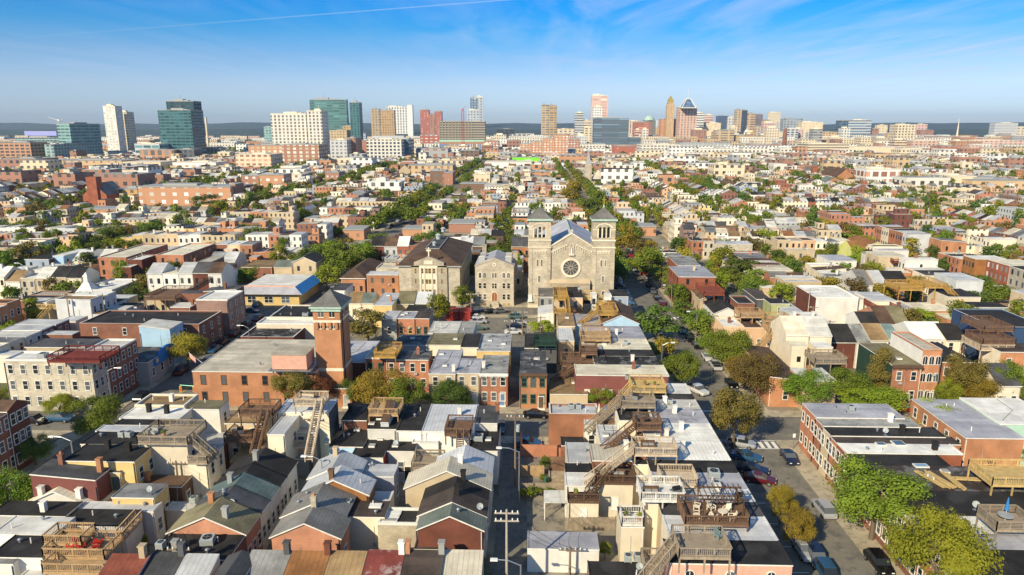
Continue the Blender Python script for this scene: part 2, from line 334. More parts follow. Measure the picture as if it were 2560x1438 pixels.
        a0, a1, a2, a3 = (-w-e, -e, h), (w+e, -e, h), (w+e, d+e, h), (-w-e, d+e, h)
        if d > 2*w: p0, p1 = (0, q, h+hp), (0, d-q, h+hp); b.poly([a0, a1, p0]); b.quad(a1, a2, p1, p0); b.poly([a2, a3, p1]); b.quad(a3, a0, p0, p1)
        else: p0, p1 = (-w+q, d/2, h+hp), (w-q, d/2, h+hp); b.quad(a0, a1, p1, p0); b.poly([a1, a2, p1]); b.quad(a2, a3, p0, p1); b.poly([a3, a0, p0])
        b.box(-w-e, w+e, -e, d+e, h-.25, h-.01, 1)
    wo = ob('wall', m.mesh('wall', mats), r); ro = ob('roof', b.mesh('roof', rmat), r)
    if 'cornice' in flags:
        c = MB(); c.box(-w-.12, w+.12, -.42, 0, h-.35, h+.06); c.box(-w-.05, w+.05, -.25, 0, h-.6, h-.35)
        for i in range(int(w*2/1.1)+1): c.box(-w+.08+i*1.1, -w+.22+i*1.1, -.36, 0, h-.75, h-.352)
        ob('cornice', c.mesh('cornice', ['paint:white' if 'wcornice' in flags else 'paint:brown']), r)
    if win and hw_ok(h, typ) and y0 < 260:
        dp = MB(); sx_ = R.choice((-1, 1)); dp.tube((sx_*(w-.15), -.08, .2), (sx_*(w-.15), -.08, h-.3 if typ[0] != 's' else h-1.7), .055, n=5)
        if R.random() < .5: dp.tube((sx_*(w-.15), -.08, h*.5), (sx_*(w-.15)-sx_*.0, -.08, h*.5), .055, n=5)
        ob('downpipe', dp.mesh('downpipe', ['paint:white' if R.random() < .5 else 'paint:darkgrey']), r)
        if R.random() < .45 and 'F' in flags: ob('window_air_conditioner', MB().box(-.3, .3, -.35, 0, 0, .38).mesh('window_air_conditioner', ['unit']), r, (R.choice((-.4, .4))*w, -.02, h*.55))
        if R.random() < .5: ob('meter_box', MB().box(-.18, .18, -.14, 0, 1.2, 1.7).tube((0, -.05, 1.7), (0, -.05, h*.75), .025, n=4).mesh('meter_box', ['unit']), r, (R.uniform(-.5, .5)*w, 0, 0))
    if typ == 'f' and not fl and y0 < 175 and w > 2 and d > 6:
        for _ in range(R.choice((0, 1, 1, 2))):
            hx, hy = R.uniform(-.6, .6)*w, R.uniform(.2, .8)*d
            ob('roof_hatch', MB().box(hx-.45, hx+.45, hy-.45, hy+.45, h-.05, h+.28, 0, 1).mesh('roof_hatch', ['paint:white', 'paint:grey']), ro)
        if R.random() < .5: ob('cable', MB().tube((-w*.8, d*.1, h+.03), (w*.1, d*.5, h+.03), .03, n=4).tube((w*.1, d*.5, h+.03), (w*.2, d*.95, h+.03), .03, n=4).mesh('cable', ['rubber']), ro)
    # windows: F<cols>[style], R<cols>, L<cols>
    hw = h if typ in ('f', 'gy', 'gx', 'h') else h-1.2
    if win:
        near = y0 < 175
        for tok in flags.split():
            if tok[0] in 'FRL' and len(tok) > 1 and tok[1].isdigit():
                n = int(tok[1]); st = tok[2:] or 'w'; nf = max(1, int((hw-.9)/2.75))
                if tok[-1] in '1234' and len(tok) > 2: nf = int(tok[-1]); st = tok[2:-1] or 'w'
                fh = (hw-.5)/nf
                for i in range(n):
                    for j in range(nf):
                        z = .35+(fh*j)+fh*.28; wh = min(1.5, fh*.55)
                        wh = round(wh*5)/5
                        if tok[0] == 'F': add_window(r, -w+2*w*(i+.5)/n, 0, z, 0, .85, wh, st, near)
                        elif tok[0] == 'R': add_window(r, w, d*(i+.5)/n, z, pi/2, .85, wh, st, near)
                        else: add_window(r, -w, d*(i+.5)/n, z, -pi/2, .85, wh, st, near)
            elif tok[0] == 'd' and tok[1:2] == ':':
                add_door(r, w*float(tok.split(':')[1]), 0, .3, 0, 'paint:'+tok.split(':')[2])
            elif tok.startswith('ch'):       # ch:x:y:colour in fractions
                _, fx, fy, cc = tok.split(':'); fx, fy = float(fx), float(fy)
                zz = h if typ in ('f', 'sf', 'sn', 'sl', 'sr') else h+(w*pitch*2*(1-abs(fx)) if typ == 'gy' else d*pitch*(1-abs(2*fy-1)))
                ob('chimney', chimney_mesh(cc, 1 if cc in ('brick', 'stone') else 0), ro, (w*fx, d*fy, zz))
            elif tok.startswith('vp'):
                for i in range(int(tok[2:] or 1)):
                    fx = R.uniform(-.7, .7); fy = R.uniform(.15, .85)
                    zz = h if typ[0] in 'fs' else h+(w*pitch*2*(1-abs(fx)) if typ == 'gy' else 0)
                    ob('vent_pipe', _pm if R.random() < .6 else _pm2, ro, (w*fx, d*fy, zz-(.5 if typ[0] == 's' else 0)))
    return r
HAZE = 5.5e-5; SUN = 4.5; DUST = .25; SAT = 1.25; SKY = .125; EXPO = .48
# contrail great circle through two photo pixels
_a, _b = ray(420, 66).normalized(), ray(1240, 2).normalized(); TRAIL = tuple(_a.cross(_b).normalized())
# ------------------------------------------------------------------ pixel table -> building
def ycoord(px, tok, z):
    tok = str(tok)
    return float(tok[1:]) if tok[0] == 'w' else P(px, float(tok), z).y
def bline(s):
    name, g, wall, roof, typ, flags, label = [t.strip() for t in s.split('|')][:7]
    x0, x1, yn, yf, h = g.split(); h = float(h)
    zn = h-1.44 if typ == 'sn' else h; zf = h-.9 if typ == 'sf' else h
    xa = 640 if x0[0] == 'w' else float(x0); xb = xa if x1[0] == 'w' else float(x1)
    if x0[0] == 'w': xa = xb if x1[0] != 'w' else (proj(float(x0[1:]), 100, h) or (1280, 0))[0]; xb = xa if x1[0] == 'w' else xb
    mid = (xa+xb)/2
    Y0 = ycoord(mid, yn, zn); Y1 = ycoord(mid, yf, zf)
    q0 = yn if yn[0] != 'w' else proj(0, Y0, zn)[1]
    X0 = float(x0[1:]) if x0[0] == 'w' else P(float(x0), float(q0), zn).x
    X1 = float(x1[1:]) if x1[0] == 'w' else P(float(x1), float(q0), zn).x
    cat = {'garage': 'garage', 'shop': 'shop', 'fire_station': 'fire station', 'school': 'school', 'shed': 'shed', 'apartment_building': 'apartment building', 'store': 'shop'}.get(name, 'house')
    grp = 'rowhouses of the neighbourhood' if name == 'rowhouse' else None
    if name == 'rowhouse' and typ in ('gx', 'gy', 'sn'): name, cat, grp = 'gabled_house', 'gabled house' if typ != 'sn' else 'house', 'gabled houses of the neighbourhood'
    return building(name, X0, X1, Y0, Y1, h, wall, roof, typ, flags, label, cat, grp, pitch=.23)
# ------------------------------------------------------------------ decks
def rail_mb(p, q, h=.95, horiz=False, spar=None):
    m = MB(); p, q = Vector(p), Vector(q); L = (q-p).length; d = (q-p).normalized()
    def bar(a, b, w, t):
        n = Vector((-d.y, d.x, 0)).normalized()*w/2
        for s in (0,):
            A = [a-n, a+n, b+n, b-n]; i = len(m.v)
            m.v += [tuple(v) for v in A]+[tuple(v+Vector((0, 0, t))) for v in A]
            for f in ((3,2,1,0),(4,5,6,7),(0,1,5,4),(1,2,6,5),(2,3,7,6),(3,0,4,7)): m.f.append(tuple(i+k for k in f)); m.m.append(0)
    z = Vector((0, 0, 1))
    bar(p+z*h, q+z*h, .14, .05); bar(p+z*(h-.12), q+z*(h-.12), .05, .09); bar(p+z*.1, q+z*.1, .05, .09)
    n = max(1, round(L/1.7))
    for i in range(n+1):
        c = p+d*(L*i/n); m.box(c.x-.05, c.x+.05, c.y-.05, c.y+.05, c.z-.25, c.z+h)
    if horiz:
        for k in range(1, 5): bar(p+z*(.1+.17*k), q+z*(.1+.17*k), .03, .09)
    else:
        n = int(L/.2)
        for i in range(1, n): c = p+d*(L*i/n); m.box(c.x-.022, c.x+.022, c.y-.022, c.y+.022, c.z+.15, c.z+h-.1)
    return m
def stair_mb(p, q, w=1.0):
    """p top, q bottom; run along p->q"""
    m = MB(); p, q = Vector(p), Vector(q); n = max(3, int(abs(p.z-q.z)/.2)); d = (q-p); hd = Vector((d.x, d.y, 0)).normalized(); s = Vector((-hd.y, hd.x, 0))*w/2
    for i in range(n):
        c = p+d*((i+.5)/n); a = hd*.16
        A = [c-s-a, c-s+a, c+s+a, c+s-a]
        m.quad(*(A if False else A[::-1])); m.quad(A[0]-Vector((0,0,.06)), A[1]-Vector((0,0,.06)), A[2]-Vector((0,0,.06)), A[3]-Vector((0,0,.06)))
        m.quad(A[0], A[3], A[3]-Vector((0,0,.06)), A[0]-Vector((0,0,.06))); m.quad(A[1], A[2], A[2]-Vector((0,0,.06)), A[1]-Vector((0,0,.06)))
    for sg in (-1, 1):
        a, b = p+s*sg, q+s*sg; e = Vector((0, 0, .3)); t = s.normalized()*.06*sg
        m.quad(a-e, b-e, b, a); m.quad(a-e+t, b-e+t, b+t, a+t); m.quad(a, b, b+t, a+t)
    return m
DECKN = 0
def deck(x0, x1, yn, yf, z, wood, label, base=None, sides='FRLK', stairs=(), horiz=False, world=False):
    """wooden deck; base = height of what it stands on"""
    if not world:
        mid = (x0+x1)/2; Y0 = P(mid, yn, z).y; Y1 = P(mid, yf, z).y; X0 = P(x0, yn, z).x; X1 = P(x1, yn, z).x
    else: X0, X1, Y0, Y1 = x0, x1, yn, yf
    base = z-1.0 if base is None else base
    r = root('wooden_deck', ((X0+X1)/2, Y0, base), label, 'deck'); k = 'wood:'+wood
    w = (X1-X0)/2; d = Y1-Y0; zz = z-base
    pm = MB().box(-w, w, 0, d, zz-.08, zz); pm.box(-w-.03, w+.03, -.04, 0, zz-.34, zz-.02); pm.box(-w, w, d, d+.04, zz-.34, zz-.02); pm.box(-w-.04, -w, 0, d, zz-.34, zz-.02); pm.box(w, w+.04, 0, d, zz-.34, zz-.02)
    ob('platform', pm.mesh('platform', [k]), r)
    E = {'F': ((-w, 0, zz), (w, 0, zz)), 'R': ((w, 0, zz), (w, d, zz)), 'L': ((-w, d, zz), (-w, 0, zz)), 'K': ((w, d, zz), (-w, d, zz))}
    for s in sides: ob('railing', rail_mb(*E[s], horiz=horiz).mesh('railing', [k]), r)
    if zz > .4:
        nx = max(1, round(w*2/3)); 
        for i in range(nx+1):
            for y in (.1, d-.1):
                x = -w+.1+(2*w-.2)*i/nx; ob('leg', MB().box(x-.08, x+.08, y-.08, y+.08, 0, zz-.08).mesh('leg', [k]), r)
    for (ax, ay, bx, by, bz) in stairs:     # local fractions for top, local metres offset of the foot, drop
        p = Vector((w*ax, d*ay, zz)); q = p+Vector((bx, by, -bz))
        st = ob('stairs', stair_mb(p, q).mesh('stairs', [k]), r)
        hd = Vector((bx, by, 0)).normalized(); s = Vector((-hd.y, hd.x, 0))*.5
        for sg in (-1, 1): ob('handrail', rail_mb(p+s*sg, q+s*sg).mesh('handrail', [k]), st)
    return r
# ------------------------------------------------------------------ trees
def make_crown(seed, n, leaf, shape='round', k=14):
    r = random.Random(seed); m = MB(); cl = []
    for i in range(k):
        a = r.uniform(0, 2*pi); 
        if shape == 'round': zc = r.uniform(-.55, .8); rr = sqrt(max(0, 1-zc*zc))*r.uniform(.35, .75); cl.append(Vector((rr*cos(a), rr*sin(a), zc*.72))*1.0)
        else: zc = r.uniform(-.85, .95); rr = (1-abs(zc)**1.6)*r.uniform(.1, .45); cl.append(Vector((rr*cos(a), rr*sin(a), zc)))
    cr = [r.uniform(.26, .48)*(14/k)**.3 for _ in cl]
    for i in range(n):
        j = r.randrange(k); d = Vector((r.gauss(0, 1), r.gauss(0, 1), r.gauss(0, 1))).normalized()
        rad = cr[j]*(r.random()**.4)*r.choice((1, 1, 1, 1.18)); p = cl[j]+Vector((d.x, d.y, d.z*.75))*rad
        nn = (d*1.1+Vector((r.uniform(-.8, .8), r.uniform(-.8, .8), r.uniform(-.2, .9)))).normalized()
        t = nn.cross(Vector((r.random(), r.random(), r.random()))).normalized(); u = nn.cross(t); s = leaf*r.uniform(.6, 1.35)
        i0 = len(m.v); m.v += [tuple(p-t*s), tuple(p+u*s*.7+nn*s*.2), tuple(p+t*s*.9), tuple(p-u*s*.6)]; m.f.append((i0, i0+1, i0+2, i0+3)); m.m.append(0)
    return m, cl
def make_trunk(cl, z0, seed):
    r = random.Random(seed); m = MB(); m.tube((0, 0, 0), (0, 0, z0*.55), .055, .04, 7)
    b = Vector((0, 0, z0*.55))
    m.tube(b, (0, 0, z0+.1), .04, .02, 6)
    for c in cl[:9]:
        e = Vector((c.x*.85, c.y*.85, z0+c.z*.8)); mid = b+(e-b)*.5+Vector((0, 0, .08)); m.tube(b, mid, .025, .016, 5); m.tube(mid, e, .016, .006, 4)
    return m
PROTO = {}
def proto(cls, shape, i):
    k = (cls, shape, i)
    if k not in PROTO:
        n, leaf, kk = {'near': (17000, .0255, 30), 'mid': (2600, .058, 16), 'far': (420, .125, 11)}[cls]
        m, cl = make_crown(hash(k) % 9999 if False else (i*31+len(cls)*7+len(shape)), n, leaf, shape, kk)
        PROTO[k] = (m, cl)
    return PROTO[k]
_tm = {}
def tree(x, y, h, w, col, label, cls='near', shape='round', i=0, cat='tree', group='trees of the neighbourhood', cz=None, z=0):
    m, cl = proto(cls, shape, i); k = (cls, shape, i, col)
    if k not in _tm:
        _tm[k] = m.mesh('crown', ['leaf:'+col])
    kt = (cls, shape, i)
    tz = 1.15 if shape == 'round' else 1.15
    if kt not in _tm: _tm[kt] = make_trunk(cl, tz, i).mesh('trunk', ['bark'])
    r = root('tree', (x, y, z), label, cat, group, R.uniform(0, 6.28))
    H = h/(tz+1.0) if shape == 'round' else h/(tz+1.1); w = w*1.12
    c = ob('crown', _tm[k], r, (0, 0, tz*H)); c.scale = (w/2/.95, w/2/.95, H)
    if shape != 'round': c.scale = (w/2/.7, w/2/.7, H)
    t = ob('trunk', _tm[kt], r); t.scale = (w/2/.95 if w/2/.95 < H*1.2 else H*1.2, w/2/.95 if w/2/.95 < H*1.2 else H*1.2, H)
    return r
def treepx(cx, ybase, ytop, wpx, col, label, cls='near', shape='round', i=None, z=0):
    p = P(cx, ybase, z); Y = p.y; d = proj(p.x, Y, z+4)[2]
    _, ht = XatY(cx, ytop, Y); w = wpx/FPX*d
    FOOT_T.append((p.x, p.y, w/2))
    return tree(p.x, Y, max(2.5, ht-z), w, col, label, cls, shape, R.randrange(4) if i is None else i, z=z)
FOOT_T = []
# ------------------------------------------------------------------ cars
_car = {}
def car_meshes(kind):
    if kind in _car: return _car[kind]
    if kind == 'sedan': L, W, st, cab = 4.7, .9, [(-2.35,.35,.58,.72),(-2.2,.22,.72,.84),(-1.5,.2,.86,.9),(-.9,.2,.93,.9),(.9,.2,.97,.9),(1.7,.22,.98,.88),(2.2,.25,.9,.84),(2.35,.4,.7,.75)], [(-1.05,.93,.80),(-.3,1.38,.66),(.75,1.42,.66),(1.55,.97,.78)]
    elif kind == 'suv': L, W, st, cab = 4.6, .93, [(-2.3,.4,.75,.75),(-2.15,.28,.9,.86),(-1.3,.28,1.03,.93),(1.9,.28,1.08,.93),(2.2,.3,1.02,.9),(2.3,.45,.85,.82)], [(-1.15,1.02,.83),(-.55,1.6,.70),(1.5,1.64,.70),(2.1,1.06,.82)]
    else: L, W, st, cab = 5.4, .96, [(-2.7,.45,.8,.8),(-2.55,.32,1.0,.92),(-1.3,.32,1.12,.95),(2.55,.34,1.12,.95),(2.7,.5,1.05,.9)], [(-1.35,1.1,.84),(-.85,1.75,.74),(.45,1.78,.74),(.75,1.1,.84)]
    b = MB(); ring = []
    for (y, z0, z1, hw) in st:
        i = len(b.v); zm = z0+(z1-z0)*.55
        b.v += [(-hw*.88, y, z0), (hw*.88, y, z0), (hw, y, zm*.8), (hw, y, zm+.05), (hw*.93, y, z1), (-hw*.93, y, z1), (-hw, y, zm+.05), (-hw, y, zm*.8)]; ring.append(i)
    for a, c in zip(ring, ring[1:]):
        for k in range(8): j = (k+1) % 8; b.f.append((a+k, c+k, c+j, a+j)); b.m.append(0)
    b.f.append(tuple(ring[0]+k for k in range(8))); b.m.append(0); b.f.append(tuple(ring[-1]+7-k for k in range(8))); b.m.append(0)
    g = MB(); rf = MB(); c = cab; q = .84
    (y0, z0, w0), (y1, z1, w1), (y2, z2, w2), (y3, z3, w3) = c
    g.quad((-w0, y0, z0), (w0, y0, z0), (w1, y1, z1), (-w1, y1, z1)); g.quad((w3, y3, z3), (-w3, y3, z3), (-w2, y2, z2), (w2, y2, z2))
    for s in (1, -1):
        A = [(s*w0, y0, z0), (s*w3, y3, z3), (s*w2, y2, z2), (s*w1, y1, z1)]; g.poly(A if s > 0 else A[::-1])
    rf.box(-w1-.01, w1+.01, y1-.03, y2+.03, z1-.03, z1+.06); 
    ym = (y1+y2)/2
    for s in (1, -1): rf.poly([(s*(w0+.012), ym-.05, (z0+z3)/2), (s*(w0+.012), ym+.05, (z0+z3)/2), (s*(w1+.012), ym+.05, z1), (s*(w1+.012), ym-.05, z1)])
    if kind == 'pickup': b.box(-.8, .8, .9, 2.5, 1.13, 1.135, 1)
    wh = MB(); wh.tube((-.11, 0, 0), (.11, 0, 0), .34, n=14); rm = MB(); rm.tube((-.115, 0, 0), (.115, 0, 0), .2, n=10)
    hl = MB().box(-.16, .16, -.03, .02, -.07, .07)
    _car[kind] = (b, g.mesh('windows', ['glass:dark']), rf, wh.mesh('wheel', ['rubber']), rm.mesh('rim', ['metal:grey']), hl.mesh('headlight', ['lamp']), st, L)
    return _car[kind]
def car(kind, col, x, y, rz, label, small=False, group='parked cars'):
    b, g, rf, wh, rm, hl, st, L = car_meshes(kind); kk = (kind, col)
    if kk not in _car: _car[kk] = (b.mesh('body', ['car:'+col, 'rubber']), rf.mesh('roof', ['car:'+col]))
    r = root('parked_car', (x, y, .02), label, 'car', group, rz)
    ob('body', _car[kk][0], r); ob('windows', g, r); ob('roof', _car[kk][1], r)
    for sx in (-1, 1):
        for wy in (-L*.3, L*.31):
            w = ob('wheel', wh, r, (sx*.82, wy, .34))
            if not small: ob('rim', rm, w)
        if not small: ob('headlight', hl, r, (sx*.55, -L/2+.03, st[1][2]-.12))
    return r
def carpx(kind, col, px, py, rz, label, small=False):
    p = P(px, py, .6); return car(kind, col, p.x, p.y, rz, label, small)
# ------------------------------------------------------------------ street furniture
def pole(px, pyb, pyt, label, arms=1, transformer=False, world=None, col='pole', z=0):
    if world: x, y, h = world
    else: p = P(px, pyb, z); x, y = p.x, p.y; h = XatY(px, pyt, y)[1]
    r = root('utility_pole', (x, y, z), label, 'utility pole', 'utility poles')
    ob('post', MB().tube((0, 0, 0), (0, 0, h-z), .17, .11, 8).mesh('post', [col]), r)
    for k in range(arms):
        a = MB().box(-1.3, 1.3, -.07, .07, h-z-.5-k*.9, h-z-.36-k*.9); 
        for i in (-1.15, -.6, .6, 1.15): a.box(i-.06, i+.06, -.06, .06, h-z-.36-k*.9, h-z-.12-k*.9, 1)
        ob('crossarm', a.mesh('crossarm', [col, 'lamp']), r)
    if transformer: ob('transformer', MB().tube((.4, 0, h-z-2.6), (.4, 0, h-z-1.6), .28, n=10).mesh('transformer', ['unit']), r)
    return (x, y, h)
def lamp(px, py, label, dx=2.2, z=8.5, hgt=None, base=None):
    """px,py = lamp head; dx = arm reach toward the post (+ right)"""
    if base: Y = P(base[0], base[1], 0).y; X, z = XatY(px, py, Y)
    else: q = P(px, py, z); X, Y = q.x, q.y
    r = root('street_lamp', (X+dx, Y, 0), label, 'street lamp', 'street lamps')
    ob('post', MB().tube((0, 0, 0), (0, 0, z-.5), .12, .08, 8).mesh('post', ['metal:grey']), r)
    ob('arm', MB().tube((0, 0, z-.6), (-dx*.5, 0, z-.02), .06, n=6).tube((-dx*.5, 0, z-.02), (-dx, 0, z+.05), .05, n=6).mesh('arm', ['metal:grey']), r)
    ob('lamp_head', MB().box(-dx-.5, -dx+.25, -.18, .18, z-.06, z+.12).mesh('lamp_head', ['lamp']), r)
    return r
_ac = {}
def acunit(px, py, z, label, big=False):
    if big not in _ac:
        s = .42 if not big else .7; hh = .8
        b = MB().box(-s, s, -s, s, .08, hh); 
        for i in range(6): b.box(-s-.015, s+.015, -s-.015, s+.015, .14+i*.1, .17+i*.1, 1)
        b.box(-s, -s+.1, -s, s, 0, .08); b.box(s-.1, s, -s, s, 0, .08)
        f = MB().tube((0, 0, hh), (0, 0, hh+.03), s*.75, n=14); f.box(-s*.7, s*.7, -.03, .03, hh+.03, hh+.05, 1); f.box(-.03, .03, -s*.7, s*.7, hh+.05, hh+.06, 1)
        _ac[big] = (b.mesh('casing', ['unit', 'metal:grey']), f.mesh('fan_grille', ['rubber', 'metal:grey']))
    p = P(px, py, z); r = root('air_conditioner', p, label, 'air conditioner', 'rooftop air conditioners', R.uniform(-.2, .2))
    ob('casing', _ac[big][0], r); ob('fan_grille', _ac[big][1], r); return r
_dish = []
def dish(px, py, z, label):
    if not _dish:
        m = MB(); n = 12
        for k in range(n):
            a, b = 2*pi*k/n, 2*pi*(k+1)/n
            m.quad((.12*cos(a), .08, .12*sin(a)), (.12*cos(b), .08, .12*sin(b)), (.4*cos(b), -.02, .4*sin(b)), (.4*cos(a), -.02, .4*sin(a)))
        m.poly([(.12*cos(2*pi*k/n), .08, .12*sin(2*pi*k/n)) for k in range(n)])
        _dish.append((m.mesh('reflector', ['unit']), MB().tube((0, .1, 0), (0, .25, .7), .035).tube((0, .25, .7), (0, -.5, .55), .025).box(-.25, .25, -.1, .3, -.03, 0).mesh('mast', ['metal:grey'])))
    p = P(px, py, z); r = root('satellite_dish', p, label, 'satellite dish', 'satellite dishes', R.uniform(-.9, .3))
    ob('reflector', _dish[0][0], r, (0, 0, .75)).rotation_euler = (-.4, 0, 0); ob('mast', _dish[0][1], r)
_chair = {}
def chair(x, y, z, rz, col, label):
    if col not in _chair:
        s = MB().box(-.3, .3, -.3, .3, .3, .36); b = MB()
        for i in range(5): b.poly([(-.28+i*.115, .28, .32), (-.18+i*.115, .28, .32), (-.18+i*.115, .55, 1.0+.06*(2-abs(i-2))), (-.28+i*.115, .55, 1.0+.06*(2-abs(i-2)))])
        a = MB().box(-.42, -.3, -.35, .4, .55, .59).box(.3, .42, -.35, .4, .55, .59)
        l = MB().box(-.04, .04, -.04, .04, 0, .55)
        _chair[col] = [q.mesh(n, [col]) for q, n in ((s, 'seat'), (b, 'backrest'), (a, 'armrest'), (l, 'leg'))]
    r = root('garden_chair', (x, y, z), label, 'chair', 'deck chairs', rz)
    s, b, a, l = _chair[col]; ob('seat', s, r); ob('backrest', b, r); ob('armrest', a, r)
    for i, j in ((-1, -1), (1, -1), (-1, 1), (1, 1)): ob('leg', l, r, (.36*i, .3*j, 0))
def chairpx(px, py, z, rz, col, label): p = P(px, py, z); chair(p.x, p.y, z, rz, col, label)
def table(x, y, z, col, label, rad=.55):
    r = root('deck_table', (x, y, z), label, 'table')
    ob('tabletop', MB().tube((0, 0, .68), (0, 0, .73), rad, n=14).mesh('tabletop', [col]), r)
    ob('pedestal', MB().tube((0, 0, 0), (0, 0, .68), .08, n=6).mesh('pedestal', [col]), r)
_txt = 0
def text(s, size, mat, parent, loc, rot, depth=.02):
    cu = bpy.data.curves.new('lettering', 'FONT'); cu.body = s; cu.size = size; cu.extrude = depth; cu.align_x = 'CENTER'; cu.align_y = 'CENTER'
    o = bpy.data.objects.new('tmp', cu); COL.objects.link(o); bpy.context.view_layer.update()
    me = bpy.data.meshes.new_from_object(o.evaluated_get(bpy.context.evaluated_depsgraph_get())); COL.objects.unlink(o); bpy.data.objects.remove(o)
    me.materials.clear(); me.materials.append(M(mat)); q = ob('lettering', me, parent, loc); q.rotation_euler = rot; return q
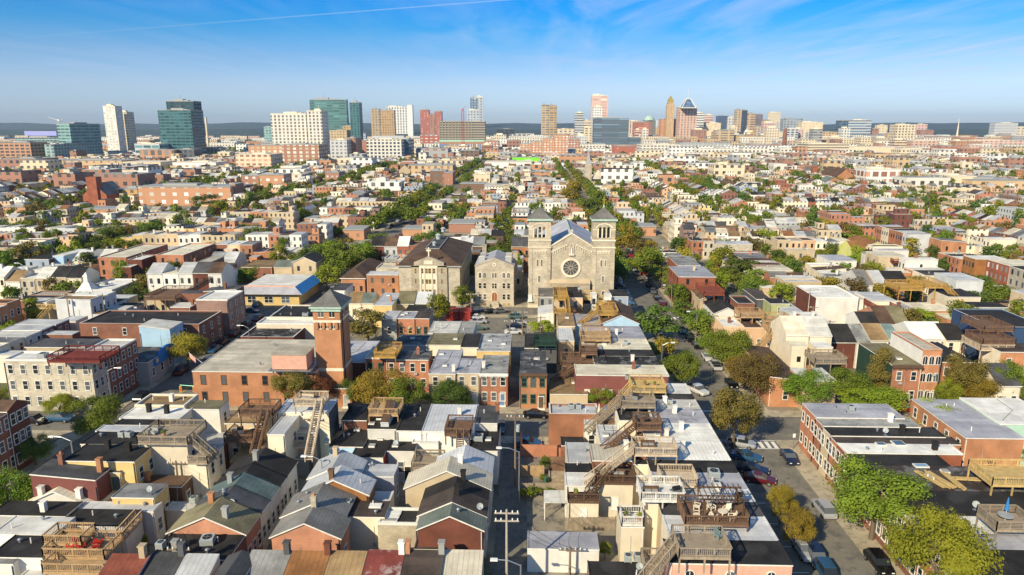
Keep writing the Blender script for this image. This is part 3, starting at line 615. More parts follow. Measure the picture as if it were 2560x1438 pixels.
# ------------------------------------------------------------------ hand placed buildings, photo pixels of the roof edges
# name | x-left x-right y-near y-far height | wall | roof | type | flags | label
B = r'''
rowhouse|w-86 20 1027 1001 10|darkbrick|roof:brown|gx|R3 ch:.3:.5:brick|dark brick house with brown roof at the left edge, far side of the avenue
rowhouse|w-86 -40 1064 1029 9.6|brick|brown|f|cornice R3|brick house with white cornice at the left edge nearest the camera
rowhouse|335 462 1018 989 8|cream|tanroof|f|par vp2 ch:.2:.5:white|flat house with wide tan roof and white rim beside the avenue lamp
rowhouse|463 548 1022 1000 8|white|olive|f|vp1 R1|white plastered house with olive roof and red painted lower wall
rowhouse|297 450 1047 1019 8|cream|white|f|ch:-.3:.6:black ch:.35:.5:black R2|house with bright white roof and two black chimneys
rowhouse|285 430 1062 1048 8|cream|black|f|R1|narrow black-roofed house just in front of the bright white roof
rowhouse|238 370 1078 1063 8.3|cream|silver|f|vp1|silver-roofed house behind the black roofs of the avenue row
rowhouse|200 343 1110 1079 8.3|cream|black|f|vp2|wide black-roofed house with air conditioners next to the rail deck
rowhouse|158 338 1152 1111 8.3|yellow|black|f|R2 ch:-.2:.75:black ch:.5:.6:black|black-roofed house with yellow side wall and two black chimneys
rowhouse|73 240 1186 1148 8|maroon|darkgrey|sl|ch:-.5:.75:brick ch:.85:.5:orange|house with stained maroon end wall and grey sloping roof
rowhouse|240 302 1180 1150 6.9|yellow|darkgrey|f|F2g R2|yellow rear wing with two tall windows beside the maroon wall
rowhouse|344 468 1107 1064 9|cream|silver|f|R2|tall cream-walled house carrying a railed deck
rowhouse|468 519 1154 1112 6.6|cream|silver|f|R2|lower cream wing with small balcony deck at the alley
rowhouse|345 455 1215 1188 4.5|brown|brown|f|R1 ch:-.8:.4:orange|low brown-roofed rear building with slim orange chimney stack
rowhouse|278 386 1243 1208 5.6|yellow|mottled|f|F2 R2|small yellow house with weathered grey roof and antenna
rowhouse|43 240 1268 1224 4.0|white|seam:cream|gy|ch:-.4:.1:white ch:.55:.15:white|low white gabled house with two white chimneys against the maroon wall
rowhouse|186 386 1276 1254 4.6|white|lightgrey|f|vp2 R1|low white flat-roofed extension with a big black vent
rowhouse|-30 166 1288 1252 5|grey|black|f|ch:.3:.3:white|black-roofed house with grey-white chimney at the left edge
rowhouse|-20 140 1335 1291 5.6|white|white|f|vp2|white-roofed house at the left edge below the black gable
rowhouse|-30 108 1392 1338 5.6|white|black|f|vp3|black-roofed house at the left edge below the white roof
rowhouse|143 312 1314 1272 5|white|black|f|vp2 F1|black-roofed house directly behind the red-chair deck
shed|-30 34 1408 1372 5.4|white|grey|f||white clapboard shed at the lower left corner
rowhouse|40 208 1450 1424 4|cream|white|f|vp2|low white-roofed house along the bottom left below the deck
shed|412 489 1274 1254 2.9|cream|white|f||small cream box shed at the head of the passage
rowhouse|w-41.2 w-32.8 1190 1152 5.6|white|shingle:black|gy|R2 ch:.0:.2:grey|black-roofed end house, farthest of the gabled alley row
rowhouse|w-41.2 w-32.8 1214 1190.6 5.6|white|shingle:black|gy|R2 pitch|black-roofed house second from far end of the gabled alley row
rowhouse|w-41.2 w-32.8 1249 1214.6 5.6|white|seam:teal|gy|R2 ch:-.3:.5:grey|teal-roofed house of the gabled alley row
rowhouse|w-41.2 w-32.8 1281 1249.6 5.6|cream|shingle:darkgrey|gy|R2 vp2|dark grey house between teal and brown roofs of the gabled alley row
rowhouse|w-41.8 w-32.8 1334 1281.6 5.6|pinkbrick|shingle:olive|gy|R3 ch:-.2:.85:orange ch:.4:.3:grey|brownish-roofed house with pale pink gable in the alley row
rowhouse|w-41.4 w-32.8 1400 1336 5.4|brick|black|f|R2 vp3 ch:-.5:.3:grey|flat black-roofed brick house at the near end of the alley row
rowhouse|213 317 1490 1385 7.6|brick|seam:redroof|sn|ch:.7:.96:tan|bottom row house with plain rusty red roof
rowhouse|318 409 1490 1380 7.4|grey|seam:darkgrey|sn|ch:.8:.96:darkgrey|bottom row house with dark slate roof right of the rusty red one
rowhouse|410 500 1490 1385 7.4|white|seam:lightgrey|sn||bottom row house with light grey ribbed roof
rowhouse|502 574 1490 1390 7|brick|shingle:darkgrey|gy|R2|brick gabled house in the bottom row at the alley
rowhouse|578 688 1490 1376 7.4|grey|seam:grey|sn|ch:.8:.96:darkgrey|bottom row house with ribbed mid-grey roof
rowhouse|689 792 1490 1378 7.6|brick|seam:rust|sn|ch:.9:.96:darkbrick|bottom row house with rust-brown roof
rowhouse|793 890 1490 1378 7.6|tan|seam:tanroof|sn||bottom row house with caramel tan roof
rowhouse|891 990 1490 1376 7.6|brick|patch:maroonroof|sn|ch:.85:.96:white|bottom row house with peeling maroon roof and white patches
rowhouse|991 1094 1490 1376 7.6|grey|roof:darkbrown|sn|ch:-.9:.96:orange ch:.9:.96:grey|bottom row house with nearly black roof between maroon and pale roofs
rowhouse|1095 1200 1490 1376 7.4|grey|seam:beige|sn||bottom row house with pale grey-beige roof at the pole alley
rowhouse|770 892 1196 1150 6|white|seam:silver|gy|ch:-.2:.8:tan|silver gabled house with tan chimney right of the tall dark wall
rowhouse|890 985 1190 1160 5.4|lav|silver|f|vp2 R1|flat silver-roofed wing with pale lavender wall
rowhouse|752 921 1234 1198 6|rust|seam:silver|gy|ch:-.1:.15:brown vp2|silver ribbed gabled house with orange-brown gable
rowhouse|905 976 1252 1228 4|white|lightgrey|f||low white rear wing beside the patio with red blanket
rowhouse|703 861 1292 1238 5.8|grey|shingle:slate|gy|vp2|slate grey gabled house between orange-brown and brick gables
rowhouse|677 851 1342 1296 5.6|pinkbrick|shingle:slate|gy|R1 d:-.3:white ch:.0:.95:stone|grey gabled house with weathered brick gable end
rowhouse|862 962 1291 1252 5.2|cream|darkbrown|f|vp2|flat black-brown roof with cream plaster wall behind the cinder block
rowhouse|943 1044 1314 1274 4.6|block|black|f|wpar|cinder-block building with skylights on black roof
rowhouse|1086 1228 1180 1142 5.8|white|seam:silver|gy|R1|silver-roofed gabled house at the far end of the pole alley row
rowhouse|1012 1225 1220 1184 5.8|tan|shingle:beige|gy|R1 ch:.25:.9:white|beige-grey shingled gabled house with tan wall
rowhouse|1058 1218 1250 1222 5.8|grey|shingle:black|gy|R1 ch:.2:.9:black|black gabled roof beneath the beige-grey one
rowhouse|1046 1214 1288 1252 5.8|tan|shingle:darkbrown|gy|R1 ch:.1:.6:black|dark brown gabled house with black chimney by the pole alley
rowhouse|1044 1207 1322 1290 5.8|darkbrick|shingle:greygreen|gy|R1 vp1|green-grey gabled house with dark boarded gable end
rowhouse|1035 1112 1372 1328 3.4|brick|darkbrown|f|vp2|small dark flat roof below the green-grey gable
rowhouse|853 917 1050 1009 6.8|brick|black|f|ch:-.7:.5:black|black-roofed house at the left end of the middle street row
rowhouse|822 908 1116 1052 5.2|lightblue|black|f|F1 vp2|black-roofed rear wing with pale blue wall
rowhouse|918 990 1072 1009 6.8|white|black|f|vp2|black-roofed house carrying a small deck and a brown canopy
rowhouse|876 958 1143 1074 5|white R=redwall|black|f|R=redwall ch:.1:.7:orange|black-roofed rear wing with red side wall and orange chimney
rowhouse|991 1053 1076 1010 6.8|white|black|f|vp2|black-roofed house next to the silver one in the middle row
rowhouse|966 1036 1127 1078 5|white|black|f|F1 d:.5:black vp1|white rear wing with black roof and black glass door
rowhouse|1054 1184 1078 1011 6.8|white|seam:silver|f|ch:.3:.6:white|wide silver-roofed house in the middle of the middle row
rowhouse|1030 1096 1106 1080 5.2|white|silver|f|vp2 ch:-.1:.2:white|small white rear wing with silver roof under the silver house
rowhouse|1112 1146 1120 1098 4|yellow|lightgrey|f|F1|small yellow rear porch below the orange-brown deck
rowhouse|1185 1243 1057 1014 6.8|white|roof:darkgrey|f|vp1 ch:.9:.7:brick|grey-roofed corner house at the pole alley
rowhouse|1172 1244 1126 1058 5.4|white|black|f|F1w1|white corner rear wing with black roof and single small window
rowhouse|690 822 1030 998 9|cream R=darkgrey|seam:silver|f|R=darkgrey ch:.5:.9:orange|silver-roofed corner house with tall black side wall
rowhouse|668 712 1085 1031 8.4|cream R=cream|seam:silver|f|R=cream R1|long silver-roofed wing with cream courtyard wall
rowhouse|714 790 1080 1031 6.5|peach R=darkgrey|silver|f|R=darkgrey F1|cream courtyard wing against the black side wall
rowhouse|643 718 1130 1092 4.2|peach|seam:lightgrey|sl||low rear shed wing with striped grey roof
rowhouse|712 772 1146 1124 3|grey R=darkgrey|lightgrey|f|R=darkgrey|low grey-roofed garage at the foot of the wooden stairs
rowhouse|560 655 1058 1020 7|tan|tanroof|f|F2 vp1|tan flat-roofed house under the dark brown deck
rowhouse|470 560 1110 1080 4|redwall|lightgrey|f||low rear wing with red painted wall behind the rail deck
rowhouse|1373 1497 1040 1013 5.6|faded|silver|f|par vp3|silver-roofed house with bare faded brick side wall
rowhouse|1462 1498 1062 1041 5|white|lightgrey|f|F1|small white wing with one window beside the bare brick wall
rowhouse|1403 1462 1113 1092 3|brick|black|f||low black roof in front of the bare brick wall
rowhouse|1418 1480 1156 1106 4.8|cream|lightgrey|f|vp1|low house with pale patched roof between two stairways
rowhouse|1413 1479 1180 1158 4.8|pinkbrick|black|f|vp1|narrow black roof with a long skylight
rowhouse|1414 1492 1214 1182 4.8|white|white|f||low white roof under the diagonal stairs
rowhouse|1481 1583 1151 1110 6|brick|seam:beige|f|F2 ch:.8:.7:white|beige-roofed house with brick rear wall and white chimney
rowhouse|1545 1636 1058 1022 7.2|cream|patch:black|f|par|cream box house with streaked black roof
rowhouse|1500 1572 1108 1062 6|cream|lightgrey|f|F2|cream wing beneath the brown zigzag stairs
rowhouse|1598 1647 1105 1080 6.6|brick|tanroof|f||small brick rear wall under the pale deck
rowhouse|w18.5 w27 983 958 7|cream|white|f|L2|cream-white roof farthest along the right street row
rowhouse|w17.5 w27 997 983.6 7|brick|black|f|L2|narrow black roof next to the farthest cream-white roof
rowhouse|w18 w27 1021 997.6 7|brick|white|f|ch:-.2:.5:white vp2|white roof with two box vents in the right street row
rowhouse|w18 w27 1056 1021.6 7|brick|patch:lav|f|ch:.0:.7:white vp2|grey patched roof with white chimney in the right street row
rowhouse|w16.4 w27 1100 1056.6 7|pinkbrick|white|f|ch:.1:.6:white ch:-.4:.2:white vp1|large white ribbed roof, upper half, behind the tan deck
rowhouse|w16.4 w27 1148 1100.6 7|cream|seam:white|f|ch:-.1:.6:white vp1|large white ribbed roof, lower half, beside the tan deck
rowhouse|w15.6 w27 1178 1148.6 7|cream|black|f|F1|long black roof crossing the right street row
rowhouse|w15.6 w27 1217 1178.6 7|cream|lav|f|vp2|light grey roof with a single air conditioner
rowhouse|w15.2 w27 1250 1217.6 7|cream|patch:silver|f|ch:.3:.6:white vp2|stained silver roof with blotches behind the pergola
rowhouse|w15.2 w27 1285 1250.6 7|tan|roof:darkgrey|f|vp1|dark grey roof carrying the pergola deck
rowhouse|w15.2 w27 1345 1285.6 7|cream|silver|f|vp1|smooth silver-white roof right of the brown deck
rowhouse|w14.4 w27 1404 1346 7|salmon|black|f|F3wa2 vp2|near corner house with pink brick wall and black roof
rowhouse|1494 1583 1207 1166 5.6|cream|black|f|F1c|cream house with railed black terrace, upper step
rowhouse|1421 1497 1252 1230 4.2|cream|black|f|F1c|cream house with railed terrace, lower step
rowhouse|1583 1648 1160 1150 6.8|cream|black|f||cream wall slab under the long black roof
rowhouse|1609 1684 1258 1224 7|cream|white|f||tall cream windowless house under the white railed deck
rowhouse|1553 1611 1316 1268 5|cream|darkgrey|f||cream rear wing with white picket balcony
garage|1318 1498 1371 1329 3.2|white|lav|f||long white garage with lavender-grey roof by the pole alley
garage|1474 1626 1450 1404 2.8|brick|black|f|vp2|low black garage roof at the bottom edge
rowhouse|w43.6 w57 1043 1008 7.6|orangered|lav|f|L3 d:0:brown vp2|grey-roofed orange brick corner house at the crosswalk
rowhouse|w43.6 w58 1064 1043.6 7.4|orangered|patch:grey|f|L2 ch:.5:.6:white|mottled grey roof, second house from the crosswalk corner
rowhouse|w43.6 w60 1088 1064.6 7.2|tan|black|f|L2 ch:.3:.3:black vp2|black roof over tan stone front near the crosswalk corner
rowhouse|w43.6 w61 1106 1088.6 7|orangered|darkbrown|f|L2|dark brown roof with blue cornice near the crosswalk corner
rowhouse|w43.6 w59.5 1130 1106.6 7|redbrick|white|f|L2 ch:.6:.4:black vp2|white roof with blue skylight on the right side of the street
rowhouse|w43.6 w56 1160 1130.6 6.8|brick|black|f|L2|short black roof right of the near street tree
rowhouse|w43.6 w66 1222 1160.6 6.8|orangered|patch:darkbrown|f|L4 vp3 ch:.5:.8:brick|wide dark roof with stacked yellow lumber
rowhouse|w43.6 w70 1283 1222.6 6.8|brick|black|f|L4 vp2 ch:.9:.4:grey|long black roof right edge below the lumber roof
rowhouse|w43.6 w66 1328 1283.6 6.8|brick|white|f|L3 vp1|white roof under the weathered square deck
rowhouse|w43.6 w66 1366 1328.6 6.8|orangered|lav|f|L2 vp2|plain grey roof right edge above the last black roof
rowhouse|w43.6 w66 1450 1366.6 6.8|beige|black|f|L5 vp2|stone-fronted house with black roof at the lower right corner
rowhouse|2290 2370 1144 1114 5.4|redbrick|white|f|wpar vp2|red brick rear wing with white roof edge right of the skylight roof
rowhouse|2450 2530 1245 1215 5.5|blue|white|f|F1|blue boarded wing with one white window near the yellow deck
rowhouse|2527 2640 1265 1230 5.5|blue|white|f||blue boarded wing at the right edge
rowhouse|2415 2560 1095 1000 7.2|orange|lav|f|L5 vp3|long orange brick house with grey roof at the upper right
rowhouse|2502 2660 1060 996 7.5|mint|white|f||pale green walled house with white roof at the right edge
fire_station|478 792 929 848 7|orange|roof:beige|f|F6b2 vp3 ch:.2:.5:white|broad orange brick fire station with flat tan roof
rowhouse|823 912 905 852 5.6|darkbrick|roof:lav|f||dark low building in the shade right of the brick tower
rowhouse|912 964 898 870 6.8|redbrick|cream|f|F2g wpar|red brick house with cream roof carrying a golden deck
rowhouse|964 1071 899 876 6.8|orangered|patch:darkgrey|f|F4 ch:-.7:.6:stone ch:.4:.6:brick|red brick house with dark weathered roof and arched white windows
rowhouse|1071 1139 934 874 6.5|tan|lav|f|F2 ch:.8:.1:white|tan fronted house with lavender roof behind the big tree
rowhouse|1139 1199 933 896 6.5|tan|patch:lav|f|F2 d:.6:white vp2|tan fronted house with grey roof left of the red-fronted one
rowhouse|1199 1269 934 888 6.5|orangered|patch:grey|f|F3 d:.6:blue ch:-.8:.3:white vp2 wcornice cornice|red-orange fronted house with white cornice and bay window
rowhouse|1299 1367 934 878 7|orange|patch:darkgrey|f|F3g d:.6:brown cornice vp3|orange brick house with brown cornice beside the alley
rowhouse|985 1069 862 836 6|grey|patch:darkgrey|f|F3|dark-roofed house in the tower shadow, left
rowhouse|1069 1152 862 833 6|cream|olive|f|F3|olive-roofed house with cream rear wall behind the lavender roof
rowhouse|1152 1196 868 834 6|cream|black|f|F1|narrow black-roofed house left of the yellow-walled one
rowhouse|1191 1276 877 834 5.6|yellow|patch:lightgrey|f|F3 vp2|yellow-walled house with stained light grey roof
rowhouse|1069 1143 834 803 5|white|white|f|vp3|bright white roof beside the parking lot
rowhouse|1143 1183 834 804 5|lightblue|roof:grey|f|vp1|striped grey roof at the parking lot edge
rowhouse|953 991 797 777 5.6|grey|silver|f|F1|grey-walled house with silver roof left of two brick fronts
rowhouse|991 1036 796 779 5.6|orangered|lav|f|F2y|orange brick front with yellow-framed windows
rowhouse|1036 1073 796 778 5.6|orangered R=grey|darkbrown|f|R=grey F2g|orange brick front with green windows next to the lime tree
rowhouse|992 1036 759 737 5|tan|shingle:olive|gx|F1|olive pitched roof before the stone school
rowhouse|1036 1078 758 738 5|white|seam:lightgrey|gx|F1|light grey pitched roof before the stone school
rowhouse|1012 1060 778 762 5|white|black|f|F1|white boxy rear wing with black roof before the school
rowhouse|933 981 763 732 6|yellow|silver|f|F2 ch:.5:.3:orange|yellow-walled house with silver roof near the school wing
rowhouse|902 933 757 739 5|cream|shingle:greygreen|gx|F1|grey-green pitched roof left of the silver-roofed yellow house
rowhouse|868 902 757 738 5|cream|shingle:tanroof|gx|F1|tan pitched roof right of the brick tower top
shop|640 787 812 796 5|cream|white|f|wpar|cream shop wall with white parapet left of the tower
shop|672 787 796 765 5.4|cream|black|f|vp3 par|black flat-roofed shop behind the white parapet
shop|600 735 846 815 4|darkbrick|patch:black|f|vp3 par|black stepped roof left of the brick tower
rowhouse|826 862 726 708 7|white|darkgrey|f|F2|small white cube house behind the brick tower
rowhouse|1346 1385 742 720 6.5|grey|slate|f|F2|grey clapboard house with two tiny windows below the church
rowhouse|1345 1386 778 750 4.5|white|seam:silver|sr||low white house with silver lean-to roof below the church
rowhouse|1385 1421 744 719 7.4|tan|brown|f|F1|tan house stacked with orange wooden decks below the church
rowhouse|1421 1457 744 717 7.4|peach|black|f|F1|peach-walled house with black roof below the rose window
rowhouse|1457 1496 760 738 4.5|tan|black|f||low dark roof under the yellow decks
rowhouse|1478 1492 738 730 7.2|white|white|f|F1|narrow white roof cabin on the yellow deck
rowhouse|1513 1530 741 733 7.2|white|white|f|F1|narrow white stair cabin beside the blue-grey house
rowhouse|1529 1571 741 724 7|greyblue|black|f|F1|blue-grey house with dark roof at the foot of the church
rowhouse|1506 1597 808 768 5.6|lightblue|shingle:brown|gy|F2|sky blue gabled house with white trim and brown roof
rowhouse|1437 1506 812 785 5|lightblue|lav|f|F2|low light blue wing left of the sky blue gable
rowhouse|w11 w24.4 846 815 6.6|cream|lav|f|vp2 ch:.1:.3:white|lavender-grey roof just below the sky blue gable
rowhouse|w11 w24.4 873 846.6 6.6|peach|cream|f|vp1|cream ribbed roof with a small metal vent
rowhouse|w13 w24.4 890 873.6 6.6|peach|black|f|vp1|black roof with pink stepped party wall
rowhouse|w12 w24.4 911 890.6 6.6|tan|patch:black|f|ch:.2:.4:white|streaked black roof above the long cream roof
rowhouse|1440 1672 938 911.6 6.6|maroon|cream|f|F4c1 ch:.3:.6:brick|long cream roof over dark maroon wall
garage|1375 1470 985 943 3.4|tan|roof:tanroof|f||garage with boarded wooden roof and white doors
rowhouse|1311 1392 870 834 5.6|darkgrey|black|f|F1|black roof with dark green deck beside the alley
shed|1393 1432 872 858 3|lightblue|silver|f||pale blue shed in a yard left of the pale decks
rowhouse|1396 1436 852 820 5|tan|seam:lightgrey|f|F1|narrow tan house left of the lavender-grey roof
rowhouse|1395 1438 815 782 5.5|tan|tanroof|f|F1|tan house front below the stacked decks
rowhouse|1697 1790 692 666 9.4|redbrick|lav|f|F2 L5 ch:.2:.6:tan|three-storey red brick corner house with grey roof
rowhouse|1694 1752 664 640 9|redbrick|patch:grey|f|L3 F2|brick house behind the three-storey corner house
rowhouse|1751 1798 748 726 5.6|tan|shingle:brown|gy|F1 L2|small tan gable with a single big window and red roof deck
rowhouse|1786 1850 783 755 5.6|white|shingle:black|gy|F1 L2|white gabled house with half black roof
rowhouse|1926 2009 942 862 6|orange|shingle:brown|sl|F1|orange brick corner house with long brown roof
rowhouse|2010 2092 952 920 6|tan|white|f|vp2 ch:-.2:.6:orange|white-roofed wing behind the orange corner house
rowhouse|2233 2305 914 858 8|orangered|olive|f|F2 d:.2:brown cornice L=darkgreen|red brick house with brown cornice and olive roof
rowhouse|2308 2356 878 833 10.6|orange|beige|f|L=white F3a3 d:.3:black par|tall orange house with fan window and white side wall
rowhouse|2356 2436 905 856 7.6|orange|black|f|L=grey F3 d:.5:white|grey side wall house with black roof right of the fan window
rowhouse|2504 2640 880 858 8.4|orange|darkbrown|f|L=cream F3|orange house with cream side wall at the right edge
rowhouse|2487 2620 822 777 8.6|navy|black|f|L=navy par|navy blue walled house with rooftop decks
rowhouse|2041 2146 746 717 8|white|white|f|L=darkbrick vp3 par|white block house with broad white roof
rowhouse|2146 2182 748 728 7.5|white|lav|f|R=redwall F1|white-fronted house with red side wall
rowhouse|2180 2240 752 730 8|cream|lightgrey|f|F2|cream house with open light roof terrace
rowhouse|1926 1975 759 746 7.2|olivegreen|black|f|F1 vp1|olive green siding house with black roof
rowhouse|1975 2016 786 752 6.4|lightgrey|lightgrey|f|F2|pale grey-blue sided house right of the olive one
rowhouse|1891 1927 748 722 7|darkgrey|darkbrown|f|F2|charcoal sided house left of the olive one
rowhouse|2012 2084 810 780 6.5|cream|white|f|ch:.3:.6:white|cream painted brick house with tall blank wall
rowhouse|2052 2086 812 800 6.4|orange|white|f|F2g d:-.3:doorred|small orange brick house with bright red door
rowhouse|2076 2142 855 820 6|darkbrick|shingle:black|gx|R1|brown gable-ended house with black sloping roof
rowhouse|2142 2176 855 820 6|white|patch:grey|gx||torn grey and white sloping roof
rowhouse|2176 2222 850 818 6|white|shingle:tanroof|gx||tawny shingle sloping roof
rowhouse|2222 2250 846 818 6|white|shingle:teal|gx||grey-green sloping roof right of the tawny one
rowhouse|2152 2200 809 787 6|white|shingle:black|gx|F1|black sloping roof in the row above the tawny one
rowhouse|2200 2238 809 778 6|pinkbrick|shingle:brown|gx|F1|brown sloping roof in the row above the tawny one
rowhouse|2238 2275 809 777 6|pinkbrick|shingle:olive|gx|F1|olive sloping roof with two skylights
rowhouse|2286 2374 846 814 6.4|white|seam:white|gx|F3|white ribbed roof house in the right quarter
rowhouse|2366 2420 850 818 6.4|cream|black|gx|F2|black roof right of the white ribbed roof
rowhouse|2152 2184 712 688 6.4|white|shingle:slate|gx|F2w1|white-walled house with slate roof left of the solar panels
rowhouse|2184 2216 706 687 6.4|peach|shingle:lightgrey|gx|F2w1|peach house with light grey roof left of the solar panels
rowhouse|2216 2272 706 688 6.4|orangered|black|gx|F2w1|brick house with solar panels on its black roof
rowhouse|2392 2460 702 682 8.4|lightgrey|lightgrey|f|F2w1|tall pale grey box house with two windows
rowhouse|2195 2262 640 629 9|tan|cream|f|L2|plain beige box house with cream roof
rowhouse|2225 2262 662 657 6|white R=redwall|darkbrown|f|R=redwall F1|white house with red door wall beneath the beige box
rowhouse|2437 2520 768 755 7.5|greyblue|black|f|R2|slate blue box house above the navy one
rowhouse|2372 2452 742 722 7.5|cream|black|f|vp2|cream house with broad black roof near the golden decks
rowhouse|1925 1969 693 684 6|orangered|shingle:slate|gx|F2g1|little orange house between two trees
rowhouse|1970 2010 694 686 6|tan|shingle:brown|gx|F1w1|little tan house right of the orange one
rowhouse|2076 2142 652 637 6.6|white|lav|f|F2|white sided house with lavender roof
rowhouse|2162 2222 618 600 6.6|yellowgreen|shingle:rust|gy|F1|lime yellow gabled house with rust roof
rowhouse|2135 2172 632 616 6|yellowgreen|shingle:rust|gx|F1|lime yellow house with rust roof, lower of the two
rowhouse|2354 2418 601 593 9|orange|shingle:slate|sl|F2 L2|orange end house of the three-storey brick row
rowhouse|w151 w160 593 589 9|lightgrey|lightgrey|f|L2|pale house second in the three-storey brick row
rowhouse|w151 w160 588.6 584 9|orangered|lightgrey|f|L3|brick house third in the three-storey brick row
rowhouse|w151 w160 583.6 579 9|orangered|black|f|L3|black-roofed brick house fourth in the three-storey brick row
rowhouse|w151 w160 578.6 574 9|cream|shingle:rust|f|L3|cream house with rust roof in the three-storey brick row
rowhouse|w151 w160 573.6 569 9|pinkbrick|lav|f|L3|far pinkish house in the three-storey brick row
rowhouse|w146 w156 655 646 8.6|rust|white|f|L4|ochre brick house at the head of the far right brick row
rowhouse|w146 w156 672 655.5 9.6|redbrick|cream|f|L5c|red brick house with cream windows in the far right brick row
rowhouse|w146 w156 690 672.5 9.6|beige|black|f|L4|stone house in the far right brick row
rowhouse|w146 w156 712 690.5 9.6|brick|brown|f|L4|brown brick house nearest in the far right brick row
apartment_building|5 229 904 882 9.6|beige|white|f|F7 R3 par wpar|beige stone three-storey block with maroon rooftop deck
rowhouse|190 269 890 850 9.2|brick|white|f|R5 wpar par|red brick three-storey house with white roof behind the beige block
shop|w-98 w-92 882 850 6|tan|roof:darkgrey|f||long dark ribbed roof behind the beige block, left
shop|60 215 868 846 6.2|tan|seam:darkgrey|f|vp2|dark ribbed roof behind the maroon deck
shop|w-94 w-77.2 900 862 5|grey|patch:darkgrey|f|R3|low shop with dark roof and blue arched sign
shop|346 424 815 797 8.6|lightblue|white|sl|R2|pale blue cinder-block building with slanted white roof
shop|195 500 813 779 6.6|brick|black|f|F4 R3 vp5 par|long brick shop with large black roof
rowhouse|148 190 803 790 6|cream|lightgrey|f|F2|cream house with grey roof at the ivy corner
rowhouse|60 118 756 744 7.4|cream|lightgrey|f|F2|cream house with yellow stair tower
rowhouse|489 569 752 729 9.2|brownmauve|white|f|R3a par wpar|mauve-brown brick building with white roof and arched side windows
rowhouse|425 476 768 756 5.4|brick|white|f|ch:.8:.5:brick|low brick house left of the mauve-brown building
rowhouse|360 420 740 722 6|tan|brown|f|F2|tan house covered by a brown stair deck
store|200 281 727 699 4.6|white R=beige|white|f|R=beige wpar par vp3|white convenience store with small steeple roof
rowhouse|243 316 646 612 9.6|orangered|cream|f|F3g R6 L=brick par|orange brick condominium block, left of the pair
rowhouse|388 459 640 610 9.6|orangered|cream|f|F2g R7g R=brick par|orange brick condominium block, right of the pair
rowhouse|60 122 648 636 7.4|greyblue|black|f|F2 R2 R=darkbrick|slate blue house with black roof in front of the trees
rowhouse|131 160 640 622 8|lightblue|white|f|R4|pale blue row end with white roof
rowhouse|0 40 680 664 6|lightgrey|white|f|F2|pale grey-white house at the left edge
rowhouse|730 790 656 641 8|tan|shingle:black|gy|F2|big tan gabled house with white windows
rowhouse|684 730 667 657 6|tan|shingle:greygreen|gx|F2|lower tan wing left of the big tan gable
rowhouse|602 680 668 650 5.5|brick|tanroof|f|F2|pale pink flat-roofed house near the blue gas station roof
'''
for ln in B.strip().split('\n'):
    ln = ln.replace('wall R=', 'wall'); parts = ln.split('|')
    w = parts[2].split(); 
    if len(w) > 1 and w[1].startswith('R='): parts[2] = w[0]
    bline('|'.join(parts))
# ------------------------------------------------------------------ decks
deck(343, 470, 1107, 1064, 9.5, 'greywood', 'weathered rail deck on the tall cream house', base=9.05, stairs=[(1, .2, 3.2, -.6, 2.6)])
deck(470, 519, 1156, 1128, 7.0, 'greywood', 'small balcony deck at the foot of the rail deck stairs', base=6.65, sides='FR')
deck(106, 262, 1392, 1345, 5.6, 'tanwood', 'tan wooden deck with red chairs at the lower left', base=0.1, stairs=[(.9, 1, 1, 2.5, -1.2)])
deck(108, 205, 1358, 1325, 6.2, 'tanwood', 'upper tan deck behind the red-chair deck', base=0.1)
deck(105, 262, 1430, 1400, 5.4, 'tanwood', 'railed front step of the red-chair deck', base=0.1, sides='FL')
deck(598, 682, 1036, 1012, 9.3, 'brownwood', 'upper dark brown roof deck left of the silver roof', base=7.1, stairs=[(.55, 0, .6, -6.5, 3.6)])
deck(560, 632, 1102, 1072, 6.0, 'brownwood', 'lower dark brown deck with grill', base=0.1)
deck(574, 640, 1152, 1118, 3.6, 'tanwood', 'cluttered porch deck with yellow posts', base=0.1, sides='RK')
deck(735, 808, 1012, 992, 10.6, 'palewood', 'pale railed deck on top of the silver corner house', base=9.05, stairs=[(.75, 0, .4, -7.5, 5.2)])
deck(719, 769, 1116, 1092, 5.0, 'palewood', 'pale lower deck at the foot of the long stairs', base=3.1, sides='FLR')
deck(920, 996, 1036, 1008, 8.1, 'tanwood', 'small tan deck behind the brown canopy', base=6.85)
deck(1112, 1176, 1086, 1052, 6.9, 'brownwood', 'orange-brown deck on the silver house', base=5.2, stairs=[(.2, 0, .5, -5.5, 4)])
deck(1029, 1104, 1172, 1140, 4.0, 'greywood', 'grey square deck in the yard below the silver house', base=0.1)
deck(1553, 1640, 1016, 990, 8.6, 'greywood', 'grey deck with grill at the far end of the right row', base=7.05, stairs=[(-1, .4, -5.5, -3.5, 3.6)])
deck(1582, 1666, 978, 950, 8.0, 'yellowwood', 'new yellow pine deck at the crossing of the alley', base=0.1, stairs=[(-1, .3, -6, -5, 5)])
deck(1590, 1655, 1072, 1046, 8.4, 'brownwood', 'dark reddish deck with table on the right row', base=7.05, stairs=[(-1, .3, -5, -2.6, 3.2)])
deck(1495, 1542, 1056, 1034, 5.6, 'greywood', 'small deck with toys and umbrella beside the alley', base=0.1)
deck(1512, 1545, 1092, 1066, 5.0, 'brownwood', 'small reddish lower deck at the foot of the zigzag stairs', base=0.1)
deck(1586, 1694, 1136, 1108, 8.6, 'palewood', 'long tan deck with brown sofa on the white roof', base=7.05, stairs=[(-1, .4, -6.5, -3.2, 3.6)])
deck(1490, 1590, 1206, 1172, 5.75, 'darkwood', 'dark railed terrace with black furniture', base=5.62, sides='FLR')
deck(1421, 1498, 1252, 1234, 4.4, 'darkwood', 'black railed lower terrace with two planters', base=4.22, sides='FL', stairs=[(.3, .6, 2.8, 2.6, -2.2)])
